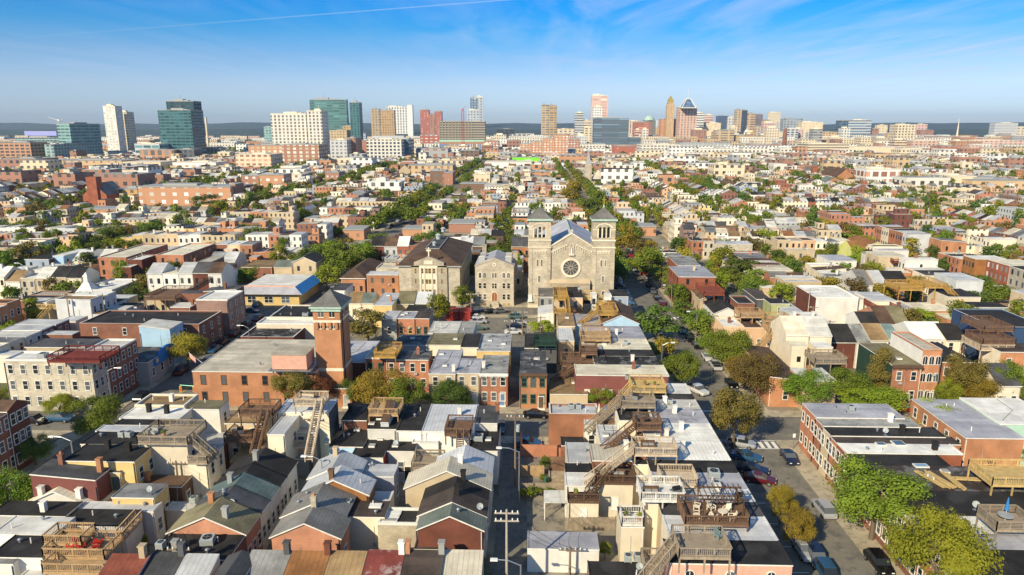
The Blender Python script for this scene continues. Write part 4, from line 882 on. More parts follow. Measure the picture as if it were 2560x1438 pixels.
deck(1655, 1744, 1213, 1178, 7.9, 'palewood', 'pale square deck on the light grey roof', base=7.05)
deck(1603, 1712, 1250, 1208, 8.2, 'white', 'white railed deck on the tall cream house', base=7.05, horiz=False)
deck(1555, 1608, 1310, 1282, 5.3, 'white', 'white picket balcony with plants', base=5.02)
deck(1714, 1872, 1310, 1258, 8.0, 'brownwood', 'chestnut brown deck with pergola and pale chairs', base=7.05)
deck(1698, 1828, 1392, 1334, 9.0, 'greywood', 'weathered grey square deck with teal chair', base=7.05, stairs=[(-1, .5, -5.2, -3.5, 4.5)])
deck(1612, 1690, 1430, 1390, 3.8, 'greywood', 'lower grey deck with teal chair beside the pink wall', base=0.1)
deck(2482, 2640, 1212, 1166, 8.4, 'yellowwood', 'bright yellow new wooden deck at the right edge', base=6.85)
deck(2492, 2590, 1324, 1282, 8.4, 'greywood', 'weathered square deck with blue parasol', base=6.85, horiz=True)
deck(974-0, 1032, 897, 866, 8.0, 'goldwood', 'golden orange deck on the red brick house', base=6.9) if 0 else deck(933, 990, 904-12, 866, 8.0, 'goldwood', 'golden orange deck on the red brick house', base=6.9)
deck(117, 252, 903, 876, 10.8, 'maroonroof', 'maroon lattice deck on the beige stone block', base=9.7) 
deck(1385, 1420, 748, 726, 8.2, 'goldwood', 'orange wooden roof deck left below the rose window', base=7.45, stairs=[(.8, 0, .3, -3.6, 3)])
deck(1384, 1421, 781, 764, 4.4, 'goldwood', 'lower orange deck of the tan stacked house', base=0.1)
deck(1422, 1458, 776, 762, 4.2, 'brownwood', 'brown porch deck below the peach wall', base=0.1)
deck(1457, 1495, 748, 734, 5.6, 'yellowwood', 'yellow deck at the foot of the church', base=.1)
deck(1496, 1528, 760, 746, 5.2, 'yellowwood', 'yellow deck beside the blue-grey house', base=.1)
deck(1497, 1546, 786, 765, 7.2, 'goldwood', 'orange deck with stairs above the sky blue gable', base=5.0, stairs=[(-1, .4, -5.5, -4, 3.5)])
deck(1455, 1504, 819, 806, 4.6, 'goldwood', 'orange landing left of the sky blue wall', base=.1, sides='FLR')
deck(1453, 1527, 850, 828, 7.6, 'tanwood', 'large tan railed deck on the lavender-grey roof', base=6.65)
deck(1452, 1494, 884, 864, 7.3, 'brownwood', 'rust brown balcony left of the pink stepped wall', base=.1)
deck(1404, 1517, 914, 892, 5.6, 'brownwood', 'long brown deck with purple chairs', base=.1, stairs=[(-.2, .2, -5.5, -4, 3)])
deck(1335, 1392, 862, 842, 6.9, 'darkgreen', 'dark green railed deck beside the alley', base=5.65)
deck(1760, 1812, 736, 716, 8.4, 'redroof', 'red roof deck above the small tan gable', base=5.7)
deck(1851, 1912, 792, 778, 7.6, 'tanwood', 'tan deck with blue cushions on the right block', base=5)
deck(1912, 1975, 802, 790, 7.2, 'tanwood', 'tan balcony rail below the olive green house', base=5)
deck(1928, 1968, 832, 812, 6.6, 'tanwood', 'tan stair deck right of the street trees', base=.1, stairs=[(-.8, 0, -6, -4, 5)])
deck(2038, 2118, 907, 886, 6.6, 'greywood', 'wide grey deck behind the orange corner house', base=.1)
deck(2461, 2534, 826, 800, 9.6, 'brownwood', 'brown roof deck on the navy blue house', base=8.7)
deck(2458, 2538, 858, 836, 9.2, 'brownwood', 'lower brown deck below the navy blue house', base=5)
deck(2452, 2536, 874, 850, 8.0, 'palewood', 'pale rail deck below the brown decks', base=5)
deck(2248, 2310, 724, 708, 8.2, 'goldwood', 'golden roof deck left of the broad black roof', base=5)
deck(2310, 2368, 718, 700, 8.8, 'goldwood', 'golden upper deck with long stairs', base=5, stairs=[(.8, 0, 1.5, -9, 4.5)])
deck(2194, 2244, 774, 756, 6.8, 'redroof', 'coral painted deck right of the red side wall', base=5)
deck(2234, 2264, 655, 645, 7.4, 'maroonroof', 'dark red small deck on the white house', base=6.1)
deck(330-240+0, 150, 770, 742, 6.5, 'yellowwood', 'yellow wooden stair deck on the cream house', base=.1, stairs=[(.2, 0, -1.5, -3.5, 3)])
deck(358, 440, 748, 722, 6.5, 'brownwood', 'brown deck with long stair left of the mauve building', base=.1, stairs=[(1, .5, 4, 7, -2.5)])
# pergola on the chestnut deck
pg = P(1800, 1283, 8.0); r = root('pergola', (pg.x, pg.y, 8.0), 'dark wooden pergola over the chestnut brown deck', 'pergola')
for sx in (-2.2, 2.2):
    for y in (-1.2, 1.6): ob('post', MB().box(sx-.07, sx+.07, y-.07, y+.07, 0, 2.3).mesh('post', ['wood:darkwood']), r)
for y in (-1.2, 1.6): ob('beam', MB().box(-2.7, 2.7, y-.08, y-.03, 2.3, 2.5).mesh('beam', ['wood:darkwood']), r)
for i in range(9): ob('rafter', MB().box(-2.4+i*.6-.03, -2.4+i*.6+.03, -1.7, 2.1, 2.5, 2.62).mesh('rafter', ['wood:darkwood']), r)
for i, (x, y, a, t) in enumerate([(1742, 1272, 1.2, 'left rear'), (1741, 1292, 1.4, 'left front'), (1778, 1275, .6, 'centre rear'), (1783, 1297, 2.4, 'centre front'), (1817, 1280, -.7, 'right rear'), (1829, 1299, -1.6, 'right front')]):
    chairpx(x, y, 8.0, a, 'paint:cream', 'cream slatted garden chair, %s of the six on the chestnut deck' % t)
q = P(1806, 1292, 8); table(q.x, q.y, 8, 'paint:cream', 'round cream table among the slatted chairs')
chairpx(1797, 1346, 9.0, .5, 'paint:teal', 'teal garden chair on the weathered square deck')
chairpx(1677, 1398, 3.8, .3, 'paint:teal', 'teal garden chair on the lower grey deck')
for i, (x, y) in enumerate([(180, 1370), (203, 1372), (240, 1373), (247, 1362)]): chairpx(x, y, 5.6, i*1.1, 'red', 'red garden chair on the tan deck, %s from the left' % ('first', 'second', 'third', 'fourth')[i])
for i, (x, y) in enumerate([(1503, 903), (1516, 903)]):
    chairpx(x, y-2, 5.6, .2, 'signblue' if 0 else 'paint:maroonroof', ('left', 'right')[i]+' chair of the pair on the long brown deck')
q = P(1610, 1057, 8.4); table(q.x, q.y, 8.4, 'wood:darkwood', 'dark table on the reddish deck')
q = P(2512, 1302, 8.4); table(q.x, q.y, 8.4, 'paint:grey', 'grey table under the closed blue parasol', .8)
def parasol(px, py, z, col, label):
    p = P(px, py, z); r = root('parasol', p, label, 'parasol')
    ob('pole', MB().tube((0, 0, 0), (0, 0, 2.4), .03).mesh('pole', ['paint:white']), r); ob('canopy', MB().tube((0, 0, 1.0), (0, 0, 2.5), .24, .05, 8).mesh('canopy', [col]), r)
parasol(2513, 1295, 8.4, 'bluepart', 'closed blue parasol on the weathered square deck')
parasol(1515, 1048, 5.6, 'bluepart', 'closed light blue parasol on the small toy deck')
parasol(1497, 1046, 5.6, 'paint:cream', 'closed cream parasol at the edge of the small toy deck')
parasol(985, 1158, .1, 'paint:tan', 'closed tan parasol on the patio by the white wing')
# stacked lumber and skylights
for i, (x0, y0, x1, y1, lb) in enumerate([(2286, 1180, 2360, 1222, 'long'), (2306, 1178, 2375, 1218, 'broad'), (2354, 1184, 2402, 1224, 'slanting'), (2385, 1200, 2500, 1206, 'level')]):
    a, b = P(x0, y0, 6.95), P(x1, y1, 6.95); m = MB(); d = (b-a); L = d.length; t = Vector((-d.y, d.x, 0)).normalized()
    for k in range(5):
        o = t*(k*.16); s = t*.13; sh = d.normalized()*R.uniform(-.5, .5); A = [Vector((0,0,0))+o+sh, d+o+sh, d+o+s+sh, o+s+sh]; i0 = len(m.v)
        m.v += [tuple(v) for v in A]+[tuple(v+Vector((0, 0, .14))) for v in A]
        for f in ((4,5,6,7),(0,1,5,4),(1,2,6,5),(2,3,7,6),(3,0,4,7)): m.f.append(tuple(i0+j for j in f)); m.m.append(0)
    tag(ob('lumber_stack', m.mesh('lumber_stack', ['wood:yellowwood']), None, a), '%s stack of yellow boards on the wide dark roof' % lb, 'lumber', 'stacked boards on the dark roof')
def skylight(px, py, z, w, d, label, col='glass:sky'):
    p = P(px, py, z); r = root('skylight', p, label, 'skylight')
    ob('frame', MB().box(-w/2, w/2, -d/2, d/2, 0, .18).mesh('frame', ['paint:white']), r); ob('glass', MB().box(-w/2+.12, w/2-.12, -d/2+.12, d/2-.12, .181, .2).mesh('glass', [col]), r)
skylight(2246, 1110, 7.05, 1.6, 1.6, 'square blue skylight on the white roof right of the street'); skylight(2202, 1112, 7.05, 1.3, 1.0, 'pale bubble skylight left of the blue one')
skylight(2302, 1166, 6.85, 1.8, 1, 'flat blue skylight on the wide dark roof'); skylight(939, 1266, 5.25, 1.5, 1, 'grey skylight on the black-brown roof', 'glass:curtain')
for i in range(3): skylight(980-i*5, 1284+i*9, 4.65, 2.3, .8, '%s skylight of three on the cinder-block building' % ('rear', 'middle', 'front')[i], 'glass:curtain')
skylight(929, 1060, 6.85, .9, .7, 'small skylight by the brown canopy', 'glass:curtain')
# brown canopy (stair hood) on the black roof
building('stair_hood', P(942, 1066, 8).x, P(963, 1066, 8).x, P(950, 1066, 6.9).y, P(950, 1066, 6.9).y+5.2, 2.2, 'lightgrey', 'seam:brown', 'sn', '', 'brown sloping stair hood on a black roof', 'stair hood', foot=False, z0=6.82)
# rooftop plant on the fire station
a = P(668, 916, 9.3); b = P(757, 916, 9.3)
r = root('rooftop_plant_unit', ((a.x+b.x)/2, P(700, 908, 9.3).y+.5, 7.05), 'salmon pink equipment box on steel frame above the fire station', 'plant unit'); w = (b.x-a.x)/2
ob('casing', MB().box(-w, w, 0, 4.6, .9, 3.6).mesh('casing', ['paint:salmon']), r); ob('lid', MB().box(-w-.1, w+.1, -.1, 4.7, 3.6, 3.75).mesh('lid', ['roof:beige']), r)
ob('frame', MB().box(-w-.6, w+.8, -.5, 5, .6, .8).box(-w, -w+.2, 0, .2, 0, .6).box(w-.2, w, 0, .2, 0, .6).box(-w, -w+.2, 4, 4.2, 0, .6).box(w-.2, w, 4, 4.2, 0, .6).mesh('frame', ['metal:grey']), r)
# air conditioners
for px, py, z, lb, bg in [(307, 1092, 8.35, 'left of the pair beside the rail deck', 0), (324, 1092, 8.35, 'right of the pair beside the rail deck', 0), (520, 1358, 5.45, 'broad one on the flat black alley roof', 1), (403, 1370, 5.45, 'small one on the flat black alley roof', 0), (485, 1256, 3, 'black one on the cream box shed', 0),
  (870, 1265, 5.25, 'on the black-brown roof', 0), (1196, 1100, 5.45, 'pale green one on the white corner wing', 1), (1784, 1190, 7.1, 'single one on the light grey roof', 1), (1790, 1218, 7.05, 'round-topped one on the stained silver roof', 0), (1570, 1402, 2.85, 'left of the pair above the low black garage', 0), (1594, 1400, 2.85, 'right of the pair above the low black garage', 0),
  (1428, 1022, 5.65, 'left of two on the silver roof by the bare brick', 0), (1446, 1022, 5.65, 'right of two on the silver roof by the bare brick', 0), (1675, 1010, 7.05, 'on the white roof of the right row', 0), (978, 884, 6.9, 'left on the red brick house by the golden deck', 0), (992, 884, 6.9, 'right on the red brick house by the golden deck', 0),
  (84, 1416, .1, 'in the dark yard at the lower left', 0), (1130, 1150, 5, 'by the grey square deck', 0), (2127, 1026, 7.65, 'on the corner roof by the crosswalk', 0), (764, 790, 5.5, 'on the black shop roof', 1), (1480, 1228, 4.4, 'on the lower cream terrace', 0), (256, 737, 0, 'behind the convenience store sign', 1) if 0 else (262, 712, 4.65, 'large one on the convenience store roof', 1), (240, 718, 4.65, 'front one on the convenience store roof', 1), (108, 893, 9.65, 'beside the maroon lattice deck', 1), (1564, 862, 6.65, 'on the cream ribbed roof', 0), (1569, 955-7, 6.65, 'white one on the long cream roof', 0)]:
    acunit(px, py, z, 'grey air conditioner, '+lb, bool(bg))
for px, py, z, lb in [(375, 1236, 5.7, 'on the weathered yellow house roof'), (580, 1270, 6.2, 'on the brownish alley roof'), (1200, 1280, 6, 'on the dark brown gabled roof'), (990, 1118, 5.05, 'on the black rear wing'), (818, 1112, 5.3, 'at the pale blue wing corner'), (2213, 1088, 7.25, 'on the tan-fronted black roof'), (1598, 1430, 3, 'by the low black garage'), (1447, 728, 7.45, 'on the black roof below the church'), (2438, 1275, 6.85, 'beside the weathered parasol deck'), (780, 1285, 6, 'on the slate grey gable')]:
    dish(px, py, z, 'grey satellite dish '+lb)
# ------------------------------------------------------------------ landmarks
def arcwall(m, x0, x1, z0, z1, ops, y0=0., t=.5, mi=0, T=None):
    """wall slab in the xz plane with round-headed openings (cx, w, zbottom, ztop)"""
    T = T or (lambda x, y, z: (x, y, z)); ops = sorted(ops); e = [x0]
    for c, w, a, b in ops: e += [c-w/2, c+w/2]
    e.append(x1)
    def bx(a, b, c, d): 
        i = len(m.v); m.v += [T(a,y0,c),T(b,y0,c),T(b,y0+t,c),T(a,y0+t,c),T(a,y0,d),T(b,y0,d),T(b,y0+t,d),T(a,y0+t,d)]
        for q in ((3,2,1,0),(4,5,6,7),(0,1,5,4),(1,2,6,5),(2,3,7,6),(3,0,4,7)): m.f.append(tuple(i+j for j in q)); m.m.append(mi)
    for i in range(0, len(e), 2): bx(e[i], e[i+1], z0, z1)
    for c, w, a, b in ops:
        bx(c-w/2, c+w/2, z0, a); r = w/2; zs = b-r; n = 8
        for k in range(n):
            p, q = pi-pi*k/n, pi-pi*(k+1)/n
            xa, za, xb, zb = c+r*cos(p), zs+r*sin(p), c+r*cos(q), zs+r*sin(q)
            m.quad(T(xa,y0,za), T(xb,y0,zb), T(xb,y0,z1), T(xa,y0,z1), mi); m.quad(T(xb,y0+t,zb), T(xa,y0+t,za), T(xa,y0+t,z1), T(xb,y0+t,z1), mi); m.quad(T(xa,y0+t,za), T(xb,y0+t,zb), T(xb,y0,zb), T(xa,y0,za), mi)
        m.quad(T(c-r,y0,z1), T(c+r,y0,z1), T(c+r,y0+t,z1), T(c-r,y0+t,z1), mi)
def pyramid(m, x0, x1, y0, y1, z0, z1, mi=0, flare=0):
    c = ((x0+x1)/2, (y0+y1)/2); A = [(x0, y0), (x1, y0), (x1, y1), (x0, y1)]
    if flare:
        zf = z0+(z1-z0)*.16; B_ = [(c[0]+(x-c[0])*.74, c[1]+(y-c[1])*.74) for x, y in A]
        for i in range(4): j = (i+1) % 4; m.quad((*A[i], z0), (*A[j], z0), (*B_[j], zf), (*B_[i], zf), mi)
        A = B_; z0 = zf
    for i in range(4): j = (i+1) % 4; m.poly([(*A[i], z0), (*A[j], z0), (*c, z1)], mi)
def church():
    Y0 = P(1348, 768, 0).y; Z = lambda y: XatY(1430, y, Y0)[1]; X = lambda x, y: XatY(x, y, Y0)[0]
    l0, l1, r0, r1 = X(1321.5, 620), X(1377, 620), X(1481.5, 620), X(1537, 620); cx = (l1+r0)/2; D = 38.0
    r = root('church', (cx, Y0, 0), 'stone twin-towered church with round rose window and blue-grey nave roof', 'church'); FOOT.append((l0, r1, Y0-3, Y0+D+2)); LM.append(('the twin-towered church', cx, Y0+15))
    ze, zp = Z(617), Z(588)
    # nave
    w2 = (r0-l1)/2; wn = (r1-l0)/2-2.2; sl = (zp-ze)/w2
    m = MB(); m.box(-wn, wn, 3, D, 0, zp-wn*sl, skip='bt'); m.poly([(-wn, D, zp-wn*sl), (0, D, zp), (wn, D, zp-wn*sl)][::-1])
    nave = ob('nave_wall', m.mesh('nave_wall', ['wall:stone']), r)
    for s in (-1, 1):
        for i in range(6): add_window(r, s*wn, 8+i*5, 5, s*pi/2, 1.6, 5.0, 'as')
    m = MB()
    for s in (-1, 1):
        A = [(s*(wn+.3), .8, zp-(wn+.3)*sl), (0, .8, zp-.1), (0, D+.3, zp-.1), (s*(wn+.3), D+.3, zp-(wn+.3)*sl)]; m.quad(*(A if s < 0 else A[::-1]))
    m.tube((0, .8, zp-.05), (0, D+.3, zp-.05), .2, n=6, m=1)
    ob('nave_roof', m.mesh('nave_roof', ['seam:lav', 'paint:copper']), r)
    # gabled front
    f = MB(); f.box(-w2, w2, 0, .8, 0, ze, skip='t'); f.poly([(-w2, 0, ze), (w2, 0, ze), (0, 0, zp+.35)]); f.poly([(w2, .8, ze), (-w2, .8, ze), (0, .8, zp+.35)]); 
    fr = ob('front_wall', f.mesh('front_wall', ['wall:stone']), r)
    g = MB()
    for s in (-1, 1):
        a, b = Vector((s*w2, 0, ze)), Vector((0, 0, zp+.35)); u = Vector((0, 0, .3))
        i = len(g.v); g.v += [tuple(v+Vector((0, y, 0))) for y in (-.2, .9) for v in (a, b, b+u, a+u)]
        for q in ((0,1,2,3),(7,6,5,4),(3,2,6,7),(0,4,5,1),(0,3,7,4)): g.f.append(tuple(i+k for k in q)); g.m.append(0)
    g.box(-.12, .12, -.1, .14, zp+.5, zp+1.7); g.box(-.4, .4, -.1, .14, zp+1.1, zp+1.35)
    ob('coping', g.mesh('coping', ['wall:cream']), r)
    k = MB()   # stepped corbel arches under the gable
    n = 7
    for s in (-1, 1):
        k = MB()
        for i in range(n):
            xx = s*(1.6+(w2-2.1)*i/(n-1)); zz = zp-2.6-(zp-ze)*.86*abs(xx)/w2
            k.box(xx-.42, xx+.42, -.22, 0, zz+.25, zz+.7); k.box(xx-.44, xx-.28, -.2, 0, zz-.75, zz+.25); k.poly([(xx-.28, -.05, zz-.75), (xx+.4, -.05, zz-.75), (xx+.4, -.05, zz+.25), (xx-.28, -.05, zz+.25)], 1) if 0 else None
        ob('corbel_table', k.mesh('corbel_table', ['wall:cream']), r)
    # rose window
    rz = Z(669.5); rr = (X(1446, 669)-X(1427, 669)); ro = rr*1.3; xr = X(1427, 669)-cx
    s_ = MB(); N_ = 32
    for i in range(N_):
        a, b = 2*pi*i/N_, 2*pi*(i+1)/N_
        def pt(R_, t, y): return (xr+R_*cos(t), y, rz+R_*sin(t))
        s_.quad(pt(rr, a, -.3), pt(ro, a, -.3), pt(ro, b, -.3), pt(rr, b, -.3)); s_.quad(pt(ro, a, -.3), pt(ro, a, 0), pt(ro, b, 0), pt(ro, b, -.3)); s_.quad(pt(rr, b, -.3), pt(rr, b, 0), pt(rr, a, 0), pt(rr, a, -.3))
    rw = ob('rose_window', s_.mesh('rose_window', ['wall:cream']), r)
    gl = MB(); gl.poly([pt(rr, 2*pi*i/N_, -.03) for i in range(N_)]); ob('glass', gl.mesh('glass', ['paint:darkgrey']), rw)
    t = MB()
    for i in range(12):
        a = 2*pi*i/12; t.tube((xr+.45*cos(a), -.12, rz+.45*sin(a)), (xr+rr*cos(a), -.12, rz+rr*sin(a)), .075, n=4)
    for i in range(16): a, b = 2*pi*i/16, 2*pi*(i+1)/16; t.tube((xr+.45*cos(a), -.12, rz+.45*sin(a)), (xr+.45*cos(b), -.12, rz+.45*sin(b)), .09, n=4)
    ob('tracery', t.mesh('tracery', ['paint:stone']), rw)
    # niche with statue
    nz0, nz1 = Z(634), Z(609); nx = X(1429.5, 620)-cx
    q = MB(); q.box(nx-.75, nx+.75, -.55, 0, nz0-.5, nz0-.1); q.box(nx-.55, nx-.38, -.3, 0, nz0-.1, nz1-.5); q.box(nx+.38, nx+.55, -.3, 0, nz0-.1, nz1-.5)
    for i in range(8):
        a, b = pi*i/8, pi*(i+1)/8; q.quad((nx+.38*cos(a), -.3, nz1-.5+.38*sin(a)), (nx+.55*cos(a), -.3, nz1-.5+.55*sin(a)), (nx+.55*cos(b), -.3, nz1-.5+.55*sin(b)), (nx+.38*cos(b), -.3, nz1-.5+.38*sin(b)))
    ni = ob('niche', q.mesh('niche', ['wall:cream']), r)
    st = MB(); st.tube((nx, -.3, nz0-.1), (nx, -.3, nz0+1.2), .28, .2, 8); st.tube((nx, -.3, nz0+1.2), (nx, -.3, nz0+1.5), .2, .1, 8); st.tube((nx, -.3, nz0+1.5), (nx, -.3, nz0+1.85), .14, .1, 8); ob('statue', st.mesh('statue', ['paint:white']), ni)
    # portal range
    pm = MB(); pz = Z(706); pm.box(-w2-.2, w2-.6, -1.6, 0, 0, pz); pm.quad((-w2-.3, -1.8, pz), (w2-.5, -1.8, pz), (w2-.5, 0, pz+.9), (-w2-.3, 0, pz+.9), 1)
    for i in range(20): pm.box(-w2+i*.52, -w2+.25+i*.52, -1.75, -1.6, pz-.5, pz-.1, 1)
    ob('portal', pm.mesh('portal', ['wall:stone', 'wall:tan']), r)
    for x in (-3, 0, 3): add_door(r, x, -1.6, .3, 0, 'dooroak', 1.6, 2.9)
    # towers
    for sd, (a, b) in (('l', (l0, l1)), ('r', (r0, r1))):
        tw = ob('tower', None, r, ((a+b)/2-cx, -.35, 0)); w = (b-a)/2; d = 2*w
        zt = Z(552); zb, zo0, zo1 = Z(600), Z(594.5), Z(567)
        m = MB(); m.box(-w, w, 0, d, 0, zb, skip='b')
        m.box(-w+.55, w-.55, -.0, 0, 0, 0)
        ops = [(x, .78, zo0, zo1) for x in (-1.16, 0, 1.16)]
        c = (0, d/2)
        for kk in range(4):
            ca, sa = cos(kk*pi/2), sin(kk*pi/2)
            T = lambda x, y, z, ca=ca, sa=sa: (c[0]+x*ca-(y-w)*sa, c[1]+x*sa+(y-w)*ca, z)
            arcwall(m, -w, w-.5, zb, zt, ops, 0, .5, 0, T)
        ob('shaft', m.mesh('shaft', ['wall:stone']), tw)
        e = MB()
        for (y0, y1, o) in ((599, 602.5, .16), (617, 620, .16), (573, 575, .1)):
            z0_, z1_ = Z(y1), Z(y0)
            if o == .1:
                for k2 in (-1, 1): e.box(min(k2*w*.62, k2*(w+o)), max(k2*w*.62, k2*(w+o)), -o, 0, z0_, z1_)
            else: e.box(-w-o, w+o, -o, d+o, z0_, z1_)
        for i in range(9): x = -w*.55+i*w*1.1/8; e.box(x-.1, x+.1, -.16, 0, Z(635), Z(629))
        e.box(-w*.62, w*.62, -.2, 0, Z(629), Z(626.5)); 
        e.box(-w-.2, w+.2, -.3, d+.1, 0, .9)
        # arched label over the belfry openings
        for i in range(12):
            p, q2 = pi*i/12, pi*(i+1)/12; rx, rz_ = 2.05, 1.1
            e.quad((rx*cos(p), -.12, zo1-.35+rz_*sin(p)), ((rx+.3)*cos(p), -.12, zo1-.35+(rz_+.3)*sin(p)), ((rx+.3)*cos(q2), -.12, zo1-.35+(rz_+.3)*sin(q2)), (rx*cos(q2), -.12, zo1-.35+rz_*sin(q2)))
        for x in (-1.74, -.58, .58, 1.74): ob('mullion', MB().box(x-.17, x+.17, -.12, -.01, zo0, zo1-.45).mesh('mullion', ['wall:cream']), tw)
        ob('stonework', e.mesh('stonework', ['wall:cream']), tw)
        for k9 in (-1, 1): ob('pilaster', MB().box(min(k9*w*.66, k9*w), max(k9*w*.66, k9*w), -.12, 0, .9, Z(621)).mesh('pilaster', ['wall:stone']), tw)
        v = .5
        rf = MB(); pyramid(rf, -w-v, w+v, -v, d+v, Z(547), Z(519), 0, 1); rfo = ob('roof', rf.mesh('roof', ['shingle:slate']), tw)
        ev = MB().box(-w-v, w+v, -v, d+v, Z(552), Z(547)); ev.tube((0, d/2, Z(521)), (0, d/2, Z(518)+.6), .3, .1, 6); ob('eaves', ev.mesh('eaves', ['paint:copper']), rfo)
        cr = MB(); zc = Z(518)+.4; cr.box(-.1, .1, d/2-.1, d/2+.1, zc, zc+2.2); cr.box(-.55, .55, d/2-.08, d/2+.08, zc+1.3, zc+1.5); ob('cross', cr.mesh('cross', ['metal:gold']), rfo)
        for x in (-.58, .58): add_window(tw, x, 0, Z(665.5), 0, .5, Z(649)-Z(665.5), 'as')
        add_window(tw, -.05, 0, Z(705), 0, .62, Z(689)-Z(705), 'as'); add_window(tw, .2, 0, Z(742), 0, .8, 1.8, 'as')
        if sd == 'l': add_door(tw, -w+.5, -.2, Z(751), 0, 'paint:white', .9, 1.7)
        for k3, zz in enumerate((6, 12, 17)): add_window(tw, w if sd == 'r' else -w, d/2, zz, (pi/2 if sd == 'r' else -pi/2), .6, 1.8, 'as')
church()
def school():
    Y0 = P(1072, 765, 0).y; Z = lambda y: XatY(1072, y, Y0)[1]; X = lambda x, y=700: XatY(x, y, Y0)[0]
    x0, x1 = X(997.5, 690), X(1149.5, 690); cx = (x0+x1)/2; w = (x1-x0)/2; D = P(1177, 607, Z(662)).y-Y0; ze = Z(664)
    r = root('school', (cx, Y0, 0), 'massive stone school with dark brown hipped roof and yellow-barred windows', 'school'); FOOT.append((x0-1, x1, Y0-2, Y0+D)); LM.append(('the brown-roofed stone school', cx, Y0+D/2))
    ob('wall', MB().box(-w, w, 0, D, 0, ze, skip='bt').mesh('wall', ['wall:stone']), r)
    zr = XatY(1081, 622, Y0+10)[1]; a, b = P(1065, 622, zr), P(1097, 622, zr)
    rx0, rx1 = a.x-cx, b.x-cx; ry0 = a.y-Y0; ry1 = min(P(1112, 583, zr).y-Y0, D-6); e = .5
    m = MB(); A = [(-w-e, -e, ze), (w+e, -e, ze), (w+e, D+e, ze), (-w-e, D+e, ze)]; B_ = [(rx0, ry0, zr), (rx1, ry0, zr), (rx1, ry1, zr), (rx0, ry1, zr)]
    for i in range(4): j = (i+1) % 4; m.quad(A[i], A[j], B_[j], B_[i])
    m.quad(*B_, 1); m.box(rx0-.2, rx1+.2, ry0-.15, ry0, zr-.1, zr+.15, 2); m.box(rx0-.2, rx0, ry0, ry1, zr-.1, zr+.15, 2); m.box(rx1, rx1+.2, ry0, ry1, zr-.1, zr+.15, 2); m.box(-w-e, w+e, -e, D+e, ze-.4, ze-.01, 2)
    rf = ob('roof', m.mesh('roof', ['shingle:brown', 'roof:darkgrey', 'paint:grey']), r)
    for (px, py, s) in ((1096, 598, 1.1), (1086, 614, .8), (1108, 580, 1.0)): p = P(px, py, zr); ob('ventilator', MB().tube((0,0,0),(0,0,s*1.2),s*.7,n=10).tube((0,0,s*1.2),(0,0,s*1.7),s,s*.3,10).mesh('ventilator', ['unit']), rf, (p.x-cx, p.y-Y0, zr))
    # centre gable
    g0, g1, gp = X(1028, 670)-cx, X(1118, 670)-cx, X(1072, 650)-cx
    m = MB(); zs = Z(656); zg = Z(641); pts = [(g0, 0), (g1, 0), (g1, zs-.9), (g1-.9, zs-.9), (g1-.9, zs), (gp, zg), (g0+.9, zs), (g0+.9, zs-.9), (g0, zs-.9)]
    n = len(pts); m.poly([(x, -.5, z) for x, z in pts]); m.poly([(x, .6, z) for x, z in pts][::-1])
    for i in range(n): j = (i+1) % n; m.quad((pts[i][0], -.5, pts[i][1]), (pts[i][0], .6, pts[i][1]), (pts[j][0], .6, pts[j][1]), (pts[j][0], -.5, pts[j][1]))
    ob('centre_gable', m.mesh('centre_gable', ['wall:stone']), r)
    m = MB(); zc = zg; m.box(gp-.16, gp+.16, -.15, .15, zc, zc+2.6); m.box(gp-.65, gp+.65, -.14, .14, zc+1.5, zc+1.95); ob('cross', m.mesh('cross', ['wall:cream']), r)
    # window bay
    p0, p1 = X(1052)-cx, X(1093)-cx
    m = MB(); zb, zt = Z(735), Z(668); m.box(p0-.25, p1+.25, -.62, -.5, zb, zt+.5)
    for px in (1053, 1062, 1081, 1092): x = X(px)-cx; m.box(x-.16, x+.16, -.8, -.62, zb, zt)
    m.box(p0+1.1, p1-1.1, -.7, -.5, zt+.9, zt+2); ob('window_bay', m.mesh('window_bay', ['wall:cream']), r)
    for (ya, yb) in ((682.5, 670), (708.5, 697), (733.5, 722.5)):
        for (xa, xb, nn) in ((1054, 1061, 1), (1064, 1079.5, 2), (1083, 1090, 1)):
            a_, b_ = X(xa)-cx, X(xb)-cx
            for i in range(nn): q = a_+(b_-a_)*(i+.5)/nn; yw(r, q, -.64, Z(ya), (b_-a_)/nn-.12, Z(yb)-Z(ya))
        for (xa, xb) in ((1037.5, 1042), (1102.8, 1107)): a_, b_ = X(xa)-cx, X(xb)-cx; yw(r, (a_+b_)/2, -.52, Z(ya), b_-a_, Z(yb)-Z(ya))
    for i in range(9):
        for zz in (2, 5.5, 9): yw(r, w, 2.5+i*(D-4)/9, zz, 1.3, 2.2, pi/2)
    building('school_wing', X(828, 695)-.0+0, P(912, 695, 6).x, P(870, 695, 6).y, P(870, 655, 6).y, 6, 'orange', 'shingle:brown', 'h', 'F3y vp3', 'orange brick school wing with dark hipped roof left of the stone school', 'school wing')
    xx = P(998, 685, 7.2).x
    building('school_link', P(916, 687, 7.2).x, xx, P(960, 687, 7.2).y, P(960, 678, 7.2).y, 7.2, 'orange', 'seam:lightgrey', 'f', 'F3y2', 'orange brick link with yellow-framed windows joining school and wing', 'school link')
